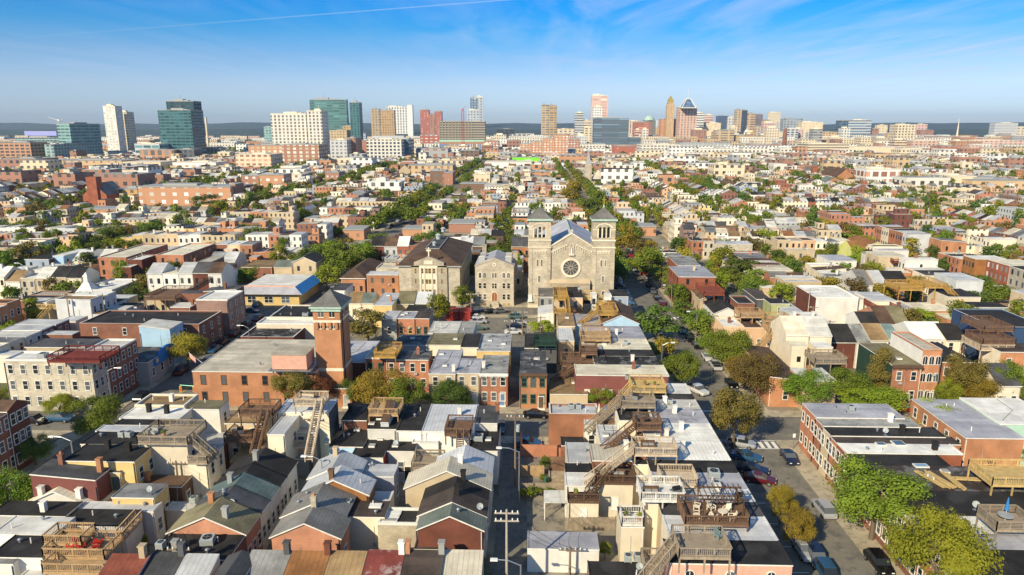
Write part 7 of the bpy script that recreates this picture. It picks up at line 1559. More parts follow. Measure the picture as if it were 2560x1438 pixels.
RW = {'mottled': 'weathered grey', 'white': 'white', 'silver': 'silver', 'lightgrey': 'pale grey', 'black': 'black', 'darkgrey': 'dark grey', 'cream': 'cream', 'brown': 'brown', 'tanroof': 'tan', 'lav': 'blue-grey', 'rust': 'rust', 'beige': 'beige', 'redroof': 'red'}
RC = ['white']*7+['silver']*4+['cream']*2+['lightgrey']*4+['black']*4+['mottled']*3+['beige']*2+['darkgrey']*2+['cream']*2+['brown']*2+['tanroof', 'lav', 'beige', 'rust']
WC = ['cream']*6+['white']*5+['orangered']*3+['brick']*3+['orange']*3+['tan']*6+['grey','peach']+['darkbrick','beige','brownmauve','brown']+['lightgrey']*3+['grey', 'yellow', 'beige', 'redbrick', 'greyblue', 'peach']
WW = {'orangered': 'red-orange brick', 'brick': 'brick', 'orange': 'orange brick', 'redbrick': 'deep red', 'lightgrey': 'pale grey', 'greyblue': 'blue-grey', 'salmon': 'salmon', 'peach': 'peach'}
cand = []; R = random.Random(21)
def vis(x, y, z=6, m=60):
    q = proj(x, y, z); return q and -m < q[0] < 2560+m and q[1] < 1480
cols = list(zip(XS[:-1], XS[1:]))+[(455, 560), (-385, -280), (-490, -385), (560, 665), (-595, -490), (665, 770), (-700, -595), (770, 875)]
for (xa, xb) in cols:
    A = road_x(xa)[1]+3.2 if xa in XS else xa+8; Bx = road_x(xb)[0]-3.2 if xb in XS else xb-8
    for k in range(-1, len(YS)-1):
        ya = (road_y(k)[1]+2.9) if k >= 0 else 40; yb = road_y(k+1)[0]-2.9
        cross = R.random() < .42
        w = Bx-A
        if not cross:
            for (o, sgn) in ((A, 1), (A+w*.5-4.5, -1), (A+w*.5+4.5, 1), (Bx, -1)):
                y = ya; base_h = R.choice((5.6, 6, 6.4, 7, 8.6)); wc = R.choice(WC); style = R.choice(('f', 'f', 'f', 'f', 'gy', 'f')); rr_ = R.choice(('f',))
                dep = R.uniform(8, 10.5)
                while y < yb-4:
                    wd = R.uniform(4.1, 5.2); wd = min(wd, yb-y)
                    if R.random() < .22: base_h = R.choice((5.4, 6, 6.6, 7.4, 9))
                    if R.random() < .5: wc = R.choice(WC)
                    if R.random() < .985: cand.append(('x', o, sgn, dep+R.uniform(-.4, .4), y, y+wd, base_h+R.uniform(-.25, .25), wc, R.choice(RC), style if R.random() < .85 else R.choice(('f', 'sl', 'sr')), R.uniform(3, 7), R.random()))
                    y += wd
        else:
            ny = max(1, round((yb-ya)/37)); 
            for q in range(ny*2):
                o = ya+(yb-ya)*((q+1)//2)/ny + (0 if q % 2 == 0 else 0); sgn = 1 if q % 2 == 0 else -1
                if 0 < q < ny*2-1: o += sgn*2.2
                x = A; base_h = R.choice((5.6, 6, 6.6, 7.2)); wc = R.choice(WC); dep = R.uniform(8, 10); style = R.choice(('f', 'gx', 'f', 'f'))
                while x < Bx-4:
                    wd = min(R.uniform(4.1, 5.2), Bx-x)
                    if R.random() < .2: base_h = R.choice((5.4, 6, 6.6, 7.4, 8.8))
                    if R.random() < .5: wc = R.choice(WC)
                    if not (w*.48 < x-A < w*.55): cand.append(('y', o, sgn, dep, x, x+wd, base_h+R.uniform(-.25, .25), wc, R.choice(RC), style if R.random() < .85 else 'f', R.uniform(3, 6), R.random()))
                    x += wd
def rect(c):
    t, o, s, dep, a, b = c[:6]; e = c[10]
    if t == 'x': m0 = (o, o+dep, a, b) if s > 0 else (o-dep, o, a, b); w0 = (o+dep, o+dep+e, a, a+(b-a)*.68) if s > 0 else (o-dep-e, o-dep, a, a+(b-a)*.68)
    else: m0 = (a, b, o, o+dep) if s > 0 else (a, b, o-dep, o); w0 = (a, a+(b-a)*.68, o+dep, o+dep+e) if s > 0 else (a, a+(b-a)*.68, o-dep-e, o-dep)
    return m0, w0
MID = []
R9 = random.Random(77)
for i in range(420):
    y = R9.uniform(520, 1130); x = R9.uniform(-.8, .8)*y; w_, d_, h_ = R9.uniform(9, 34), R9.uniform(10, 26), R9.choice((8, 9, 10, 11, 13, 16))
    if any(x-w_/2 < road_x(q)[1]+2 and x+w_/2 > road_x(q)[0]-2 for q in XS) or not vis(x, y) or not free(x-w_/2, x+w_/2, y, y+d_, 3): continue
    if any(abs(x-sf[0]) < 40 and 0 < sf[2]-y < 90 for sf in skfoot) and h_ > 9: h_ = 8
    MID.append((x-w_/2, x+w_/2, y, y+d_, h_)); FOOT.append((x-w_/2, x+w_/2, y, y+d_))
good = []
for c in cand:
    m0, w0 = rect(c); cx, cy = (m0[0]+m0[1])/2, (m0[2]+m0[3])/2
    if not vis(cx, cy) or cy > 1150: continue
    if cy < 200 and -82 < cx < 45: continue
    if cy < 130 and cx < 75: continue
    if not free(*m0): continue
    if -26 < cx < 27 and 185 < cy < 240 and 0: continue
    good.append((cy if True else 0, c, m0, w0, free(*w0)))
good.sort(key=lambda g: g[0]); items = []
NI = 150; stuffm = {}; SM = MB(); smats = []; sidx = {}
def smi(k, mt):
    if k not in sidx: sidx[k] = len(smats); smats.append(mt)
    return sidx[k]
def wallmat(c): return facade(tuple(C[c]), (.05, .055, .06), 2.3, 2.9, .36, .5, .3)
for n, (cy, c, m0, w0, fw) in enumerate(good):
    h, wc, rc, st, e, rnd = c[6], c[7], c[8], c[9], c[10], c[11]; cx = (m0[0]+m0[1])/2
    if n < NI:
        face = ('R2' if cx < 0 else 'L2') if c[0] == 'x' else 'F2'
        fl = face + (' F1' if (n*7) % 3 == 0 and c[0] == 'x' else '') + (' ch:%.1f:%.1f:%s' % (R.uniform(-.8, .8), R.uniform(.3, .9), R.choice(('brick', 'white', 'orange', 'grey'))) if R.random() < .45 else '') + (' vp1' if R.random() < .4 else '') + (' par' if R.random() < .25 and st == 'f' else '')
        gbl = st in ('gx', 'gy')
        r = building('gabled_house' if gbl else 'rowhouse', m0[0], m0[1], m0[2], m0[3], h, wc, rc, st, fl, 'x', 'gabled house' if gbl else 'house', 'gabled houses of the neighbourhood' if gbl else 'rowhouses of the neighbourhood', foot=False)
        if fw:
            wm_ = MB(); hx = (w0[0]-cx, w0[1]-cx); hy = (w0[2]-m0[2], w0[3]-m0[2]); hh = h*(.62 if rnd < .5 else .85)
            wm_.box(hx[0]+.01, hx[1]-.01, hy[0]+.03, hy[1]-.03, 0, hh, 0, skip='b'); wm_.box(hx[0]-.1, hx[1]+.1, hy[0], hy[1], hh, hh+.12, 1)
            ob('rear_wing', wm_.mesh('rear_wing', ['wall:'+wc, 'roof:'+rc]), r)
            if True: add_window(r, (hx[0]+hx[1])/2, hy[0]+.03, hh*.55, 0, .8, 1.2, 'w', False)
        look = '%s %s with %s roof' % (WW.get(wc, wc), 'gabled house' if gbl else 'rowhouse', RW.get(rc, rc)); items.append((r, look, cx, cy))
    else:
        wi = smi('w'+wc, wallmat(wc)); ri = smi('r'+rc, M('roof:'+rc))
        x0, x1, y0, y1 = m0
        if st in ('gy', 'gx') :
            SM.box(x0, x1, y0, y1, 0, h, wi, ri, 'b'); 
            if st == 'gy': xm = (x0+x1)/2; z = h+(x1-x0)*.25; SM.poly([(x0, y0, h), (x1, y0, h), (xm, y0, z)], wi); SM.quad((x1, y0, h), (x1, y1, h), (xm, y1, z), (xm, y0, z), ri); SM.quad((xm, y0, z), (xm, y1, z), (x0, y1, h), (x0, y0, h), ri)
            else: ym = (y0+y1)/2; z = h+(y1-y0)*.22; SM.poly([(x1, y0, h), (x1, y1, h), (x1, ym, z)], wi); SM.poly([(x0, y1, h), (x0, y0, h), (x0, ym, z)], wi); SM.quad((x0, y0, h), (x1, y0, h), (x1, ym, z), (x0, ym, z), ri); SM.quad((x0, ym, z), (x1, ym, z), (x1, y1, h), (x0, y1, h), ri)
        else:
            SM.box(x0+.02, x1-.02, y0+.02, y1-.02, 0, h, wi, ri, 'b')
            if rnd < .3: SM.box(x0+1, x0+1.6, y0+(y1-y0)*.6, y0+(y1-y0)*.6+.7, h, h+1.3, smi('wbrick2', M('wall:brick')))
            if .3 < rnd < .45: SM.box(x0+.8, x1-1, y0+(y1-y0)*.4, y1-1, h, h+2.6, smi('w'+wc, wallmat(wc)), ri)
        if fw: SM.box(w0[0], w0[1], w0[2]+.03, w0[3], 0, h*(.62 if rnd < .5 else .85), wi, ri, 'b')
o = ob('distant_rowhouses', SM.mesh('distant_rowhouses', smats)); o['kind'] = 'stuff'; o['label'] = 'hundreds of distant brick, cream and white rowhouses in tight blocks'; o['category'] = 'houses'
print('candidates', len(good))
# low city blocks between the rowhouses and the skyline, and beyond it
DM = MB(); dm = []; didx = {}
dc = [('brick', LG['brick']), ('orange', LG['orange']), ('cream', LG['cream']), ('tan', LG['tan']), ('pale', LG['pale']), ('pink', LG['pink']), ('white', LG['white']), ('grey', LG['grey']), ('red', LG['red'])]
for nm, cl in dc: didx[nm] = len(dm); dm.append(facade(cl, (.10, .09, .08), 7, 6, .45, .5))
roofs = [len(dm)+i for i in range(4)]; dm += [M('roof:white'), M('roof:grey'), M('roof:black'), M('roof:beige')]
for a0, a1, b0, b1, h_ in MID:
    k_ = R9.choice((0, 0, 1, 2, 2, 3, 4, 0, 6, 7)); rr_ = R9.choice(roofs); DM.box(a0, a1, b0, b1, 0, h_, k_, rr_, 'b')
    if R9.random() < .6: DM.box(a0+(a1-a0)*.2, a0+(a1-a0)*.5, b0+(b1-b0)*.3, b0+(b1-b0)*.7, h_, h_+R9.uniform(1.5, 3.5), R9.choice((2, 4, 7)), rr_, 'b')
    if R9.random() < .4: DM.box(a0+(a1-a0)*.65, a0+(a1-a0)*.85, b0+(b1-b0)*.1, b0+(b1-b0)*.4, h_, h_+1.4, 7, rr_, 'b')
for i in range(2300):
    y = 900+2500*R.random()**1.3; x = R.uniform(-.85, .85)*y
    if not vis(x, y, 5, 20): continue
    side = proj(x, y, 5)[0]
    w, d, h = R.uniform(7, 26)*(1+y/4000), R.uniform(14, 40), R.uniform(7, 16) if y > 1250 else R.uniform(5.5, 9)
    if y > 1700: h = R.uniform(8, 26) if side > 1250 else R.uniform(6, 14)
    if y > 1250 and side < 700 and R.random() < .55: continue
    if not free(x-w, x+w, y, y+d, 2): continue
    DM.box(x-w, x+w, y, y+d, 0, h, R.choice((0, 1, 2, 2, 3, 4, 4, 4, 5, 6, 6, 7)), R.choice(roofs), 'b'); FOOT.append((x-w, x+w, y, y+d))
o = ob('distant_city_blocks', DM.mesh('distant_city_blocks', dm)); o['kind'] = 'stuff'; o['label'] = 'low brick and pale city blocks spread before and behind the skyline'; o['category'] = 'buildings'
# ------------------------------------------------------------------ trees
TR = [(2178,1350,1122,222,'green','large street tree with open green crown, nearest the right houses'),(2335,1530,1250,235,'lime','largest yellow-green street tree at the lower right'),(1948,1312,1205,78,'gold','golden street tree, farther of two beside the silver roof'),(1988,1378,1262,92,'gold','golden street tree, nearer of two beside the silver roof'),(1832,1122,948,128,'bronze','olive-gold street tree left of the crosswalk'),(1702,978,860,92,'green','green tree at the roof edge above the white pickup'),(1645,858,752,104,'dark','dense dark green tree right of the sky blue gable'),(1660,900,832,60,'gold','small golden tree under the dense dark one'),
(1762,852,780,84,'green','green tree right of the street above the two dark cars'),(1822,930,800,112,'green','tall green tree right of the parked white cars'),(1880,1000,858,118,'bronze','round bronze-green tree at the far crosswalk corner'),(1710,808,750,70,'dark','dark green tree by the three-storey brick corner'),(1850,840,780,60,'rust','rust-tinged tree right of the street'),(2012,1024,912,118,'green','spreading green tree before the orange corner house'),(2112,1022,905,105,'green','green tree right of the spreading one'),(2160,1034,952,170,'lime','wide light green tree over the cross street'),(2196,1004,868,74,'bronze','tall bronze poplar left of the red brick cornice house'),
(2402,1012,862,98,'bronze','tall bronze tree right of the fan-window house'),(2444,1022,930,92,'gold','golden bushy tree right of the fan-window house'),(2512,1016,892,92,'green','green tree at the right edge by the orange house'),(2368,1030,932,62,'lime','small yellow-green tree beside the fan-window house'),(2330,1112,988,115,'lime','yellow-green tree behind the crosswalk row'),(2400,1178,1062,104,'dark','dark green tree behind the white skylight roof'),(2478,1166,1092,90,'lime','light green tree left of the yellow deck'),(2545,1162,1085,80,'green','green tree at the right edge above the yellow deck'),
(250,1098,978,126,'green','bushy green tree beside the avenue lamp'),(32,1318,1145,125,'green','big green tree at the lower left edge'),(90,1164,1078,84,'dark','shaded green tree by the brick houses at left'),(152,1042,985,78,'lime','small light green tree before the beige block'),(20,1000,968,70,'lime','low green bushes at the left edge of the beige block'),(472,920,820,92,'gold','round olive-gold street tree on the avenue'),(745,1020,903,116,'bronze','dark olive tree in front of the fire station'),(812,1022,930,60,'rust','thin reddish tree at the foot of the tower'),(922,866,763,104,'bronze','olive tree right of the tower top'),
(955,1036,905,138,'gold','olive-gold tree before the red brick house'),(1022,1040,936,118,'green','full green tree before the red brick house'),(885,1014,930,64,'dark','dark tree between tower and red brick house'),(1130,1034,950,116,'dark','spiky dark green tree before the tan fronts'),(1097,814,724,60,'lime','bright lime tree left of the parking lot'),(1157,772,706,52,'green','round green tree at the school corner'),(1283,652,578,78,'dark','dark green tree behind the rectory'),(1150,902,856,38,'dark','dark tree in the narrow yard by the yellow wall'),(1352,842,794,58,'lime','lime tree below the silver lean-to roof'),(1500,1020,958,74,'green','green tree left of the yellow pine deck'),(1560,985,928,52,'green','small tree before the maroon wall'),
(68,745,684,62,'green','round green tree at the left by the pale houses'),(20,838,764,60,'dark','dark conifer-like tree at the left edge'),(240,664,598,62,'dark','dark tree left of the condominium pair'),(300,640,588,78,'lime','yellow-green tree behind the condominium pair'),(376,622,553,70,'dark','tall dark tree behind the condominium pair'),(425,708,656,66,'green','green tree before the right condominium block'),(168,692,646,40,'bronze','olive tree by the pale blue row'),(297,782,746,56,'green','green tree behind the long black shop roof'),(525,530,480,80,'dark','large dark tree before the long orange brick block'),
(850,702,612,86,'green','green tree at the near end of the avenue grove'),(905,692,600,84,'green','tall green tree in the avenue grove'),(818,728,652,64,'lime','yellow-green tree at the foot of the avenue grove'),(868,650,588,72,'bronze','olive tree at the top of the avenue grove'),(944,650,576,74,'green','green tree at the right of the avenue grove'),(1512,1398,1358,36,'lime','small lime shrub tree beside the white garage'),(1362,1178,1134,26,'green','little green tree in the yard by the brown fence'),(368,1390,1335,22,'green','small green bush in the dark yard'),
(1846,704,632,88,'dark','dark green round tree right of the brick corner'),(1892,724,668,78,'green','green tree left of the little orange house'),(1960,694,628,56,'green','bright green tree above the little orange house'),(1905,626,565,62,'lime','tall lime tree in the right middle distance'),(1978,732,690,44,'gold','golden tree before the little orange house'),(2126,724,682,64,'green','green tree left of the white-walled slate house'),(2052,735,686,56,'gold','orange-tinged tree right of the little tan house'),(2085,722,664,30,'dark','slim dark tree beneath the white sided house'),(2408,684,636,64,'green','green tree left of the far right brick row'),(2140,874,838,62,'green','green tree between brown gable and olive roof'),
(1560,642,552,62,'gold','golden tree right of the church tower'),(1622,704,612,72,'green','green tree right of the church across the street'),(1655,724,655,62,'green','green street tree before the brick corner house'),(1592,652,588,54,'bronze','bronze tree lining the church street'),(1432,522,440,54,'gold','olive tree behind the church, far'),(1470,562,488,62,'dark','dark tree directly behind the church gable'),(1492,532,468,56,'green','green tree behind the right church tower'),(1535,600,540,56,'green','green tree touching the right church tower')]
TR += [(1792,905,815,92,'green','green tree between the street pair and the white cars'),(1856,965,872,84,'gold','golden tree above the far crosswalk corner'),(1742,832,768,72,'green','green tree right of the far crosswalk lamp'),(1690,775,700,66,'green','green tree before the brick corner, street side'),(1600,690,625,60,'lime','yellow-green tree lining the church street'),(1618,905,850,62,'green','green tree beside the cream ribbed roof'),(1010,560,510,70,'green','green tree in the avenue row, far'),(1060,520,478,60,'green','green tree farther up the avenue row'),(640,620,560,80,'dark','dark tree left of the avenue grove')]
titems = []
for cx, yb_, yt_, w_, col, lab in TR:
    Y_ = P(cx, yb_).y
    treepx(cx, yb_, yt_, w_, col, lab, 'near' if Y_ < 150 else 'mid', 'tall' if ('poplar' in lab or (yb_-yt_) > 1.75*w_) else 'round')
R = random.Random(5); TM = {c: MB() for c in ('green', 'dark', 'lime', 'bronze')}; nt_ = 0
spots = []
for x, dens in ((-70, .75), (35, .8), (-175, .4), (140, .35), (245, .4), (350, .4), (-280, .5), (455, .4)):
    a, b = road_x(x); y = 150 if x == -70 else (130 if x == 35 else 60)
    while y < 1000:
        for xx in (a-1.7, b+1.7):
            if R.random() < min(.95, dens*1.35): spots.append((xx+R.uniform(-.4, .4), y+R.uniform(-2, 2), R.uniform(8, 13), R.uniform(7, 11)))
        y += R.uniform(7, 10)
for i in range(8200):
    y = 130+950*R.random()**.75; x = R.uniform(-.8, .82)*y; spots.append((x, y, R.uniform(6, 11), R.uniform(4.5, 8.5)))
for i in range(2200):
    y = 900+1500*R.random(); x = R.uniform(-.8, .8)*y; spots.append((x, y, R.uniform(6, 11), R.uniform(7, 13)))
spots.sort(key=lambda s: s[1]); used = list(FOOT_T); gb = [g[2] for g in good]
import bisect
from collections import defaultdict
grid = defaultdict(list)
for q in FOOT+gb:
    for gx in range(int(q[0]//20), int(q[1]//20)+1):
        for gy in range(int(q[2]//20), int(q[3]//20)+1): grid[(gx, gy)].append(q)
def tfree(x, y, r_): return not any(x-r_ < b and x+r_ > a and y-r_ < d and y+r_ > c for a, b, c, d in grid[(int(x//20), int(y//20))])
tgrid = defaultdict(list)
for x, y, r_ in used: tgrid[(int(x//15), int(y//15))].append((x, y, r_))
for x, y, h, w in spots:
    if not vis(x, y, 4, 30) or not tfree(x, y, 1.0): continue
    if y < 230 and -66 < x < 29: continue
    if y < 200 and 29 < x < 62: continue
    if y < 195 and x < 90 and x > -125: continue
    if any(a < x < b for a, b in (road_x(q) for q in XS)) : continue
    if any(road_y(i)[0] < y < road_y(i)[1] for i in range(len(YS))): continue
    gx, gy = int(x//15), int(y//15)
    if any((x-a)**2+(y-b)**2 < (w*.33+c_*.5)**2 for i in (-1, 0, 1) for j in (-1, 0, 1) for a, b, c_ in tgrid[(gx+i, gy+j)]): continue
    tgrid[(gx, gy)].append((x, y, w/2)); col = R.choice(('green', 'green', 'green', 'dark', 'dark', 'lime', 'lime', 'bronze', 'gold' if x > 30 else 'green'))
    if nt_ < 215:
        cls = 'mid' if y < 330 else 'far'; sh = 'round' if R.random() < .85 else 'tall'
        t_ = tree(x, y, h, w, col, 'x', cls, sh, R.randrange(3)); nt_ += 1
        titems.append((t_, '%s %s tree' % ({'green': 'green', 'dark': 'dark green', 'lime': 'yellow-green', 'bronze': 'olive', 'gold': 'golden'}[col], 'slim' if sh != 'round' else ('tall round' if h > 8.5 else 'round')), x, y))
    else:
        col = {'gold': 'lime'}.get(col, col); m, cl = proto('far', 'round', R.randrange(3)); T_ = TM[col]; i0 = len(T_.v); st_ = 1 if y < 700 else 3
        ca, sa = cos(y*9), sin(y*9); q = w/1.9; H = h/2.4; k0 = 1.5 if st_ > 1 else 1
        for fi, f in enumerate(m.f):
            if fi % st_: continue
            c0 = m.v[f[0]]; i0 = len(T_.v)
            for vi in f:
                vx, vy, vz = m.v[vi]; vx = c0[0]+(vx-c0[0])*k0; vy = c0[1]+(vy-c0[1])*k0; vz = c0[2]+(vz-c0[2])*k0
                T_.v.append((x+(vx*ca-vy*sa)*q, y+(vx*sa+vy*ca)*q, 1.3*H+vz*H))
            T_.f.append((i0, i0+1, i0+2, i0+3)); T_.m.append(0)
finish(items); finish(titems); finish(extra)
for c_, T_ in TM.items():
    if T_.v: o = ob('distant_trees', T_.mesh('distant_trees', ['leaf:'+c_])); o['kind'] = 'stuff'; o['label'] = {'green': 'mid green', 'dark': 'dark green', 'lime': 'yellow-green', 'bronze': 'olive'}[c_]+' mass of far treetops scattered through the distant blocks'; o['category'] = 'trees'
# ------------------------------------------------------------------ cars
for kd, col, px, py, rz, lab in [('sedan','navy',1973,1142,0,'dark navy sedan parked by the near crosswalk corner'),('suv','black',2197,1408,0,'black hatchback parked under the largest street tree'),('suv','silver',2010,1374,0,'pale car in the shade below the black corner roof'),('suv','navy',2040,1392,0,'dark car behind the pale one, lower right shade'),('suv','blue',2068,1432,0,'blue-black car at the bottom edge of the street'),
 ('pickup','pickup',1788,914,3.14,'white sedan-like pickup parked under the green tree'),('sedan','white',1768,892,0,'white car just behind the white one under the tree'),('pickup','white',1742,975,.5,'white pickup at the end of the long cream roof'),('sedan','black',1742,862,0,'black car, nearer of two on the right curb'),('suv','black',1726,846,0,'black car, farther of two on the right curb'),('sedan','blue',1704,825,0,'blue sedan just past the far crosswalk'),('sedan','maroon',1655,756,0,'maroon car on the church street right curb'),('sedan','black',1642,744,0,'black car behind the maroon one on the church street'),('sedan','grey',1632,727,0,'grey car third on the church street right curb'),('sedan','black',1622,712,0,'dark car fourth on the church street right curb'),('sedan','silver',1592,682,0,'silver car beyond the shadow on the church street'),('sedan','red',1578,662,0,'bright red car far along the church street'),('sedan','white',1584,672,0,'white car between red and silver on the church street'),('suv','navy',1568,648,0,'dark blue car farthest along the church street'),
 ('sedan','black',1828,958,0,'black car half hidden by the bronze-green tree'),('sedan','grey',1838,985,0,'grey car near the far crosswalk, right curb'),('suv','silver',1852,1108,1.2,'silver car angled beside the white roof edge'),('sedan','blue',1866,1140,1.2,'blue-grey car angled below the silver one'),('sedan','navy',1882,1172,1.2,'navy car in the shade by the long black roof'),('sedan','maroon',1898,1196,1.2,'purple-dark car behind the small golden tree'),
 ('suv','blue',150,1045,1.57,'bright blue compact at the avenue corner'),('suv','black',86,1050,1.4,'black car at the avenue corner left of the blue one'),('sedan','black',1340,1036,1.57,'black sedan parked sideways before the orange brick house'),('sedan','grey',1252,1066,0,'grey car in the shade at the pole alley mouth'),('sedan','blue',1318,1106,1.57,'blue-grey car behind the low brick garden wall'),
 ('pickup','silver',1148,778,2.0,'silver pickup first in the lot row by the school'),('suv','maroon',1178,777,2.0,'dark red car second in the lot row'),('suv','navy',1200,776,2.0,'navy minivan in the lot row before the rectory'),('sedan','black',1228,777,2.0,'black sedan in the lot row before the rectory steps'),('sedan','grey',1252,777,2.0,'grey sedan at the right end of the lot row'),('suv','teal',1292,791,1.7,'grey-green wagon at the right of the parking lot'),('sedan','white',1192,793,1.7,'white car, rear of the left lot column'),('sedan','silver',1196,803,1.7,'silver car, middle of the left lot column'),('sedan','teal',1196,819,1.7,'dark teal car, front of the left lot column'),('sedan','silver',1296,806,1.7,'silver car, rear of the right lot column'),('sedan','navy',1288,814,1.7,'blue car, middle of the right lot column'),('sedan','white',1284,829,1.7,'white car, front of the right lot column'),
 ('suv','white',520,905,0,'pale car parked before the fire station corner'),('sedan','blue',538,872,0,'blue car parked in the avenue shade'),('sedan','white',122,728,.4,'white sedan turning at the left crossroads'),('pickup','grey',215,683,.5,'grey pickup by the trees at left'),('sedan','silver',105,718,0,'silver car parked by the round green tree'),('suv','black',165,707,1.2,'black car on the left crossroads'),('sedan','silver',507,719,1.2,'silver car left in the filling station lot'),('suv','navy',538,718,1.2,'dark blue car in the filling station lot'),('suv','white',562,698,1.5,'white car glinting in the lot'),('sedan','black',528,700,1.4,'black car at the back of the filling station lot'),('sedan','blue',628,777,1.5,'blue and white car on the avenue crossing'),('sedan','blue',640,776-16,.2,'small blue car beyond the avenue crossing'),('pickup','red',2252,1022,1.57,'bright red pickup in the alley by the lime tree')]:
    carpx(kd, col, px, py, rz, lab, P(px, py).y > 150)
citems = []
_kc = lambda: (R.choice(('sedan', 'suv', 'sedan', 'pickup')), R.choice(('black', 'silver', 'white', 'grey', 'navy', 'blue', 'maroon', 'silver', 'red')))
for X_, y0_, y1_, st_ in ((31.3, 128, 184, 6.2), (39.6, 60, 100, 9), (-74.6, 124, 186, 7), (-63.9, 124, 186, 6.5), (-74.6, 199, 420, 8), (-63.9, 199, 420, 8), (39.5, 200, 400, 7), (136.6, 130, 400, 9), (143.4, 130, 400, 8), (241.6, 200, 400, 12), (-178.4, 230, 420, 12)):
    y = y0_
    while y < y1_:
        kk_, cc_ = _kc(); q_ = proj(X_, y, 1)
        if R.random() < .72 and vis(X_, y, 1, 0) and not any(abs(o_.location.x-X_) < 2.2 and abs(o_.location.y-y) < 5.4 for o_ in COL.objects if o_.name.startswith('parked_car')) and not any(road_y(i)[0]-3 < y < road_y(i)[1]+3 for i in range(5)):
            citems.append((car(kk_, cc_, X_, y, R.choice((0, pi))+R.uniform(-.03, .03), 'x', True), '%s parked %s' % ({'navy': 'dark blue', 'maroon': 'dark red'}.get(cc_, cc_), {'sedan': 'sedan', 'suv': 'estate car', 'pickup': 'pickup'}[kk_]), X_, y))
        y += st_+R.uniform(-.4, .8)
finish(citems)
for i in range(13):
    y = 201+i*3.1; car(R.choice(('sedan', 'suv')), R.choice(('navy', 'grey', 'silver', 'blue', 'black')), 28.0, y, 1.25+R.uniform(-.05, .05), 'nose-in parked car in the church shadow, %s from the near end' % ('first second third fourth fifth sixth seventh eighth ninth tenth eleventh twelfth thirteenth'.split()[i]), True)
# ------------------------------------------------------------------ poles and lamps
pl = []
for px, yb_, yt_, lab, ar, tr_, z_ in [(1267,1520,1274,'nearest utility pole with double crossarm beside the white garage',2,False,0),(1288,1215,1036,'mossy utility pole with transformer in the alley',1,True,0),(452,1262,1152,'utility pole in front of the big cream wall',1,False,0),(461,1500,1366,'utility pole at the bottom left over the black roof',1,False,0),(1424,1450,1367,'short utility pole before the white garage',1,False,0),(787,1172,1042,'utility pole beside the tall dark wall',1,False,0),(978,1160,1100,'thin pole among the white rear wings',1,False,0),
  (181,842,735,'utility pole left of the ivy corner',1,True,0),(270,842,735,'utility pole with transformer before the long brick shop',1,True,0),(372,806,752,'utility pole behind the pale blue building',1,False,0),(363,706,626,'tall pale pole between the condominium blocks',1,True,0),(482,694,624,'pole before the right condominium block',1,True,0),(1346,800,735,'dark pole at the church corner',1,False,0),(1178,800,733,'pole with transformer at the parking lot',1,True,0),(1306,840,778,'rusty pole at the right of the parking lot',1,False,0),(1274,890,800,'tall pole at the end of the yellow-walled house',1,False,0),(1351,862,790,'slim pole behind the dark green deck',1,False,0),(1374,925,870,'pole beside the orange brick house',1,False,0),
  (2017,812,722,'pole in the right block by the pale blue siding',1,False,0),(2026,842,765,'pole before the tall blank cream wall',1,False,0),(2065,900,800,'dark pole by the bright red door',1,False,0),(2258,782,722,'pole with transformer by the golden decks',1,True,0),(2486,772,712,'pole at the right beyond the slate blue box',1,False,0),(2252,850,802,'rusty pole right of the olive roof',1,False,0),(1732,655,600,'rusty pole right of the church street',1,False,0),(2083,640,602,'pole among the right yards',1,False,0),(2033,628,580,'pole at right, farther one',1,False,0),(1040,660,605,'pole left of the school roof',1,False,0)]:
    pl.append(pole(px, yb_, yt_, lab, ar, tr_, col='whitepole' if 'pale' in lab or 'nearest' in lab else 'pole'))
wirem = M('wire')
for a, b in ((0, 1), (0, 4), (2, 3), (5, 6), (7, 8)):
    for k, off in enumerate((-1.1, 0, 1.1)):
        p, q = Vector(pl[a]), Vector(pl[b]); p.x += off; q.x += off; p.z -= .4; q.z -= .4; m = MB(); n = 8
        for i in range(n):
            t, u = i/n, (i+1)/n; f = lambda t: p.lerp(q, t)-Vector((0, 0, 4*.8*t*(1-t))); m.tube(f(t), f(u), .022, n=3)
        tag(ob('power_line', m.mesh('power_line', [wirem])), '%s power line of three sagging from %s' % (('left', 'middle', 'right')[k], ('the nearest utility pole up the alley', '', '', '')[0] if (a, b) == (0, 1) else {(0, 4): 'the nearest pole to the short one', (2, 3): 'the cream wall pole to the bottom left', (5, 6): 'the dark wall pole to the rear wings', (7, 8): 'the ivy corner pole to its neighbour'}[(a, b)]), 'power line', 'power lines')
lamp(130, 1092, 'white street lamp arching over the left avenue corner', 2.6); lamp(762, 1141, 'white street lamp at the gabled alley', 2.2); lamp(1250, 1120, 'street lamp arching over the pole alley, farther one', 2.6); lamp(1238, 1400, 'street lamp arching over the pole alley, nearest', 2.6, 8); lamp(300, 920, 'grey street lamp before the brick houses of the avenue', -2.4, 9); lamp(1684, 857, 'silver street lamp at the long cream roof corner', -2.2, 9); lamp(1722, 779, 'street lamp on the right of the far crosswalk', 2, 8); lamp(1662, 713, 'street lamp before the brick corner house', 2, 8); lamp(598, 814, 'street lamp at the avenue shops', 2, 8); lamp(40, 838-180, 'street lamp at the left edge among white roofs', 2, 8)
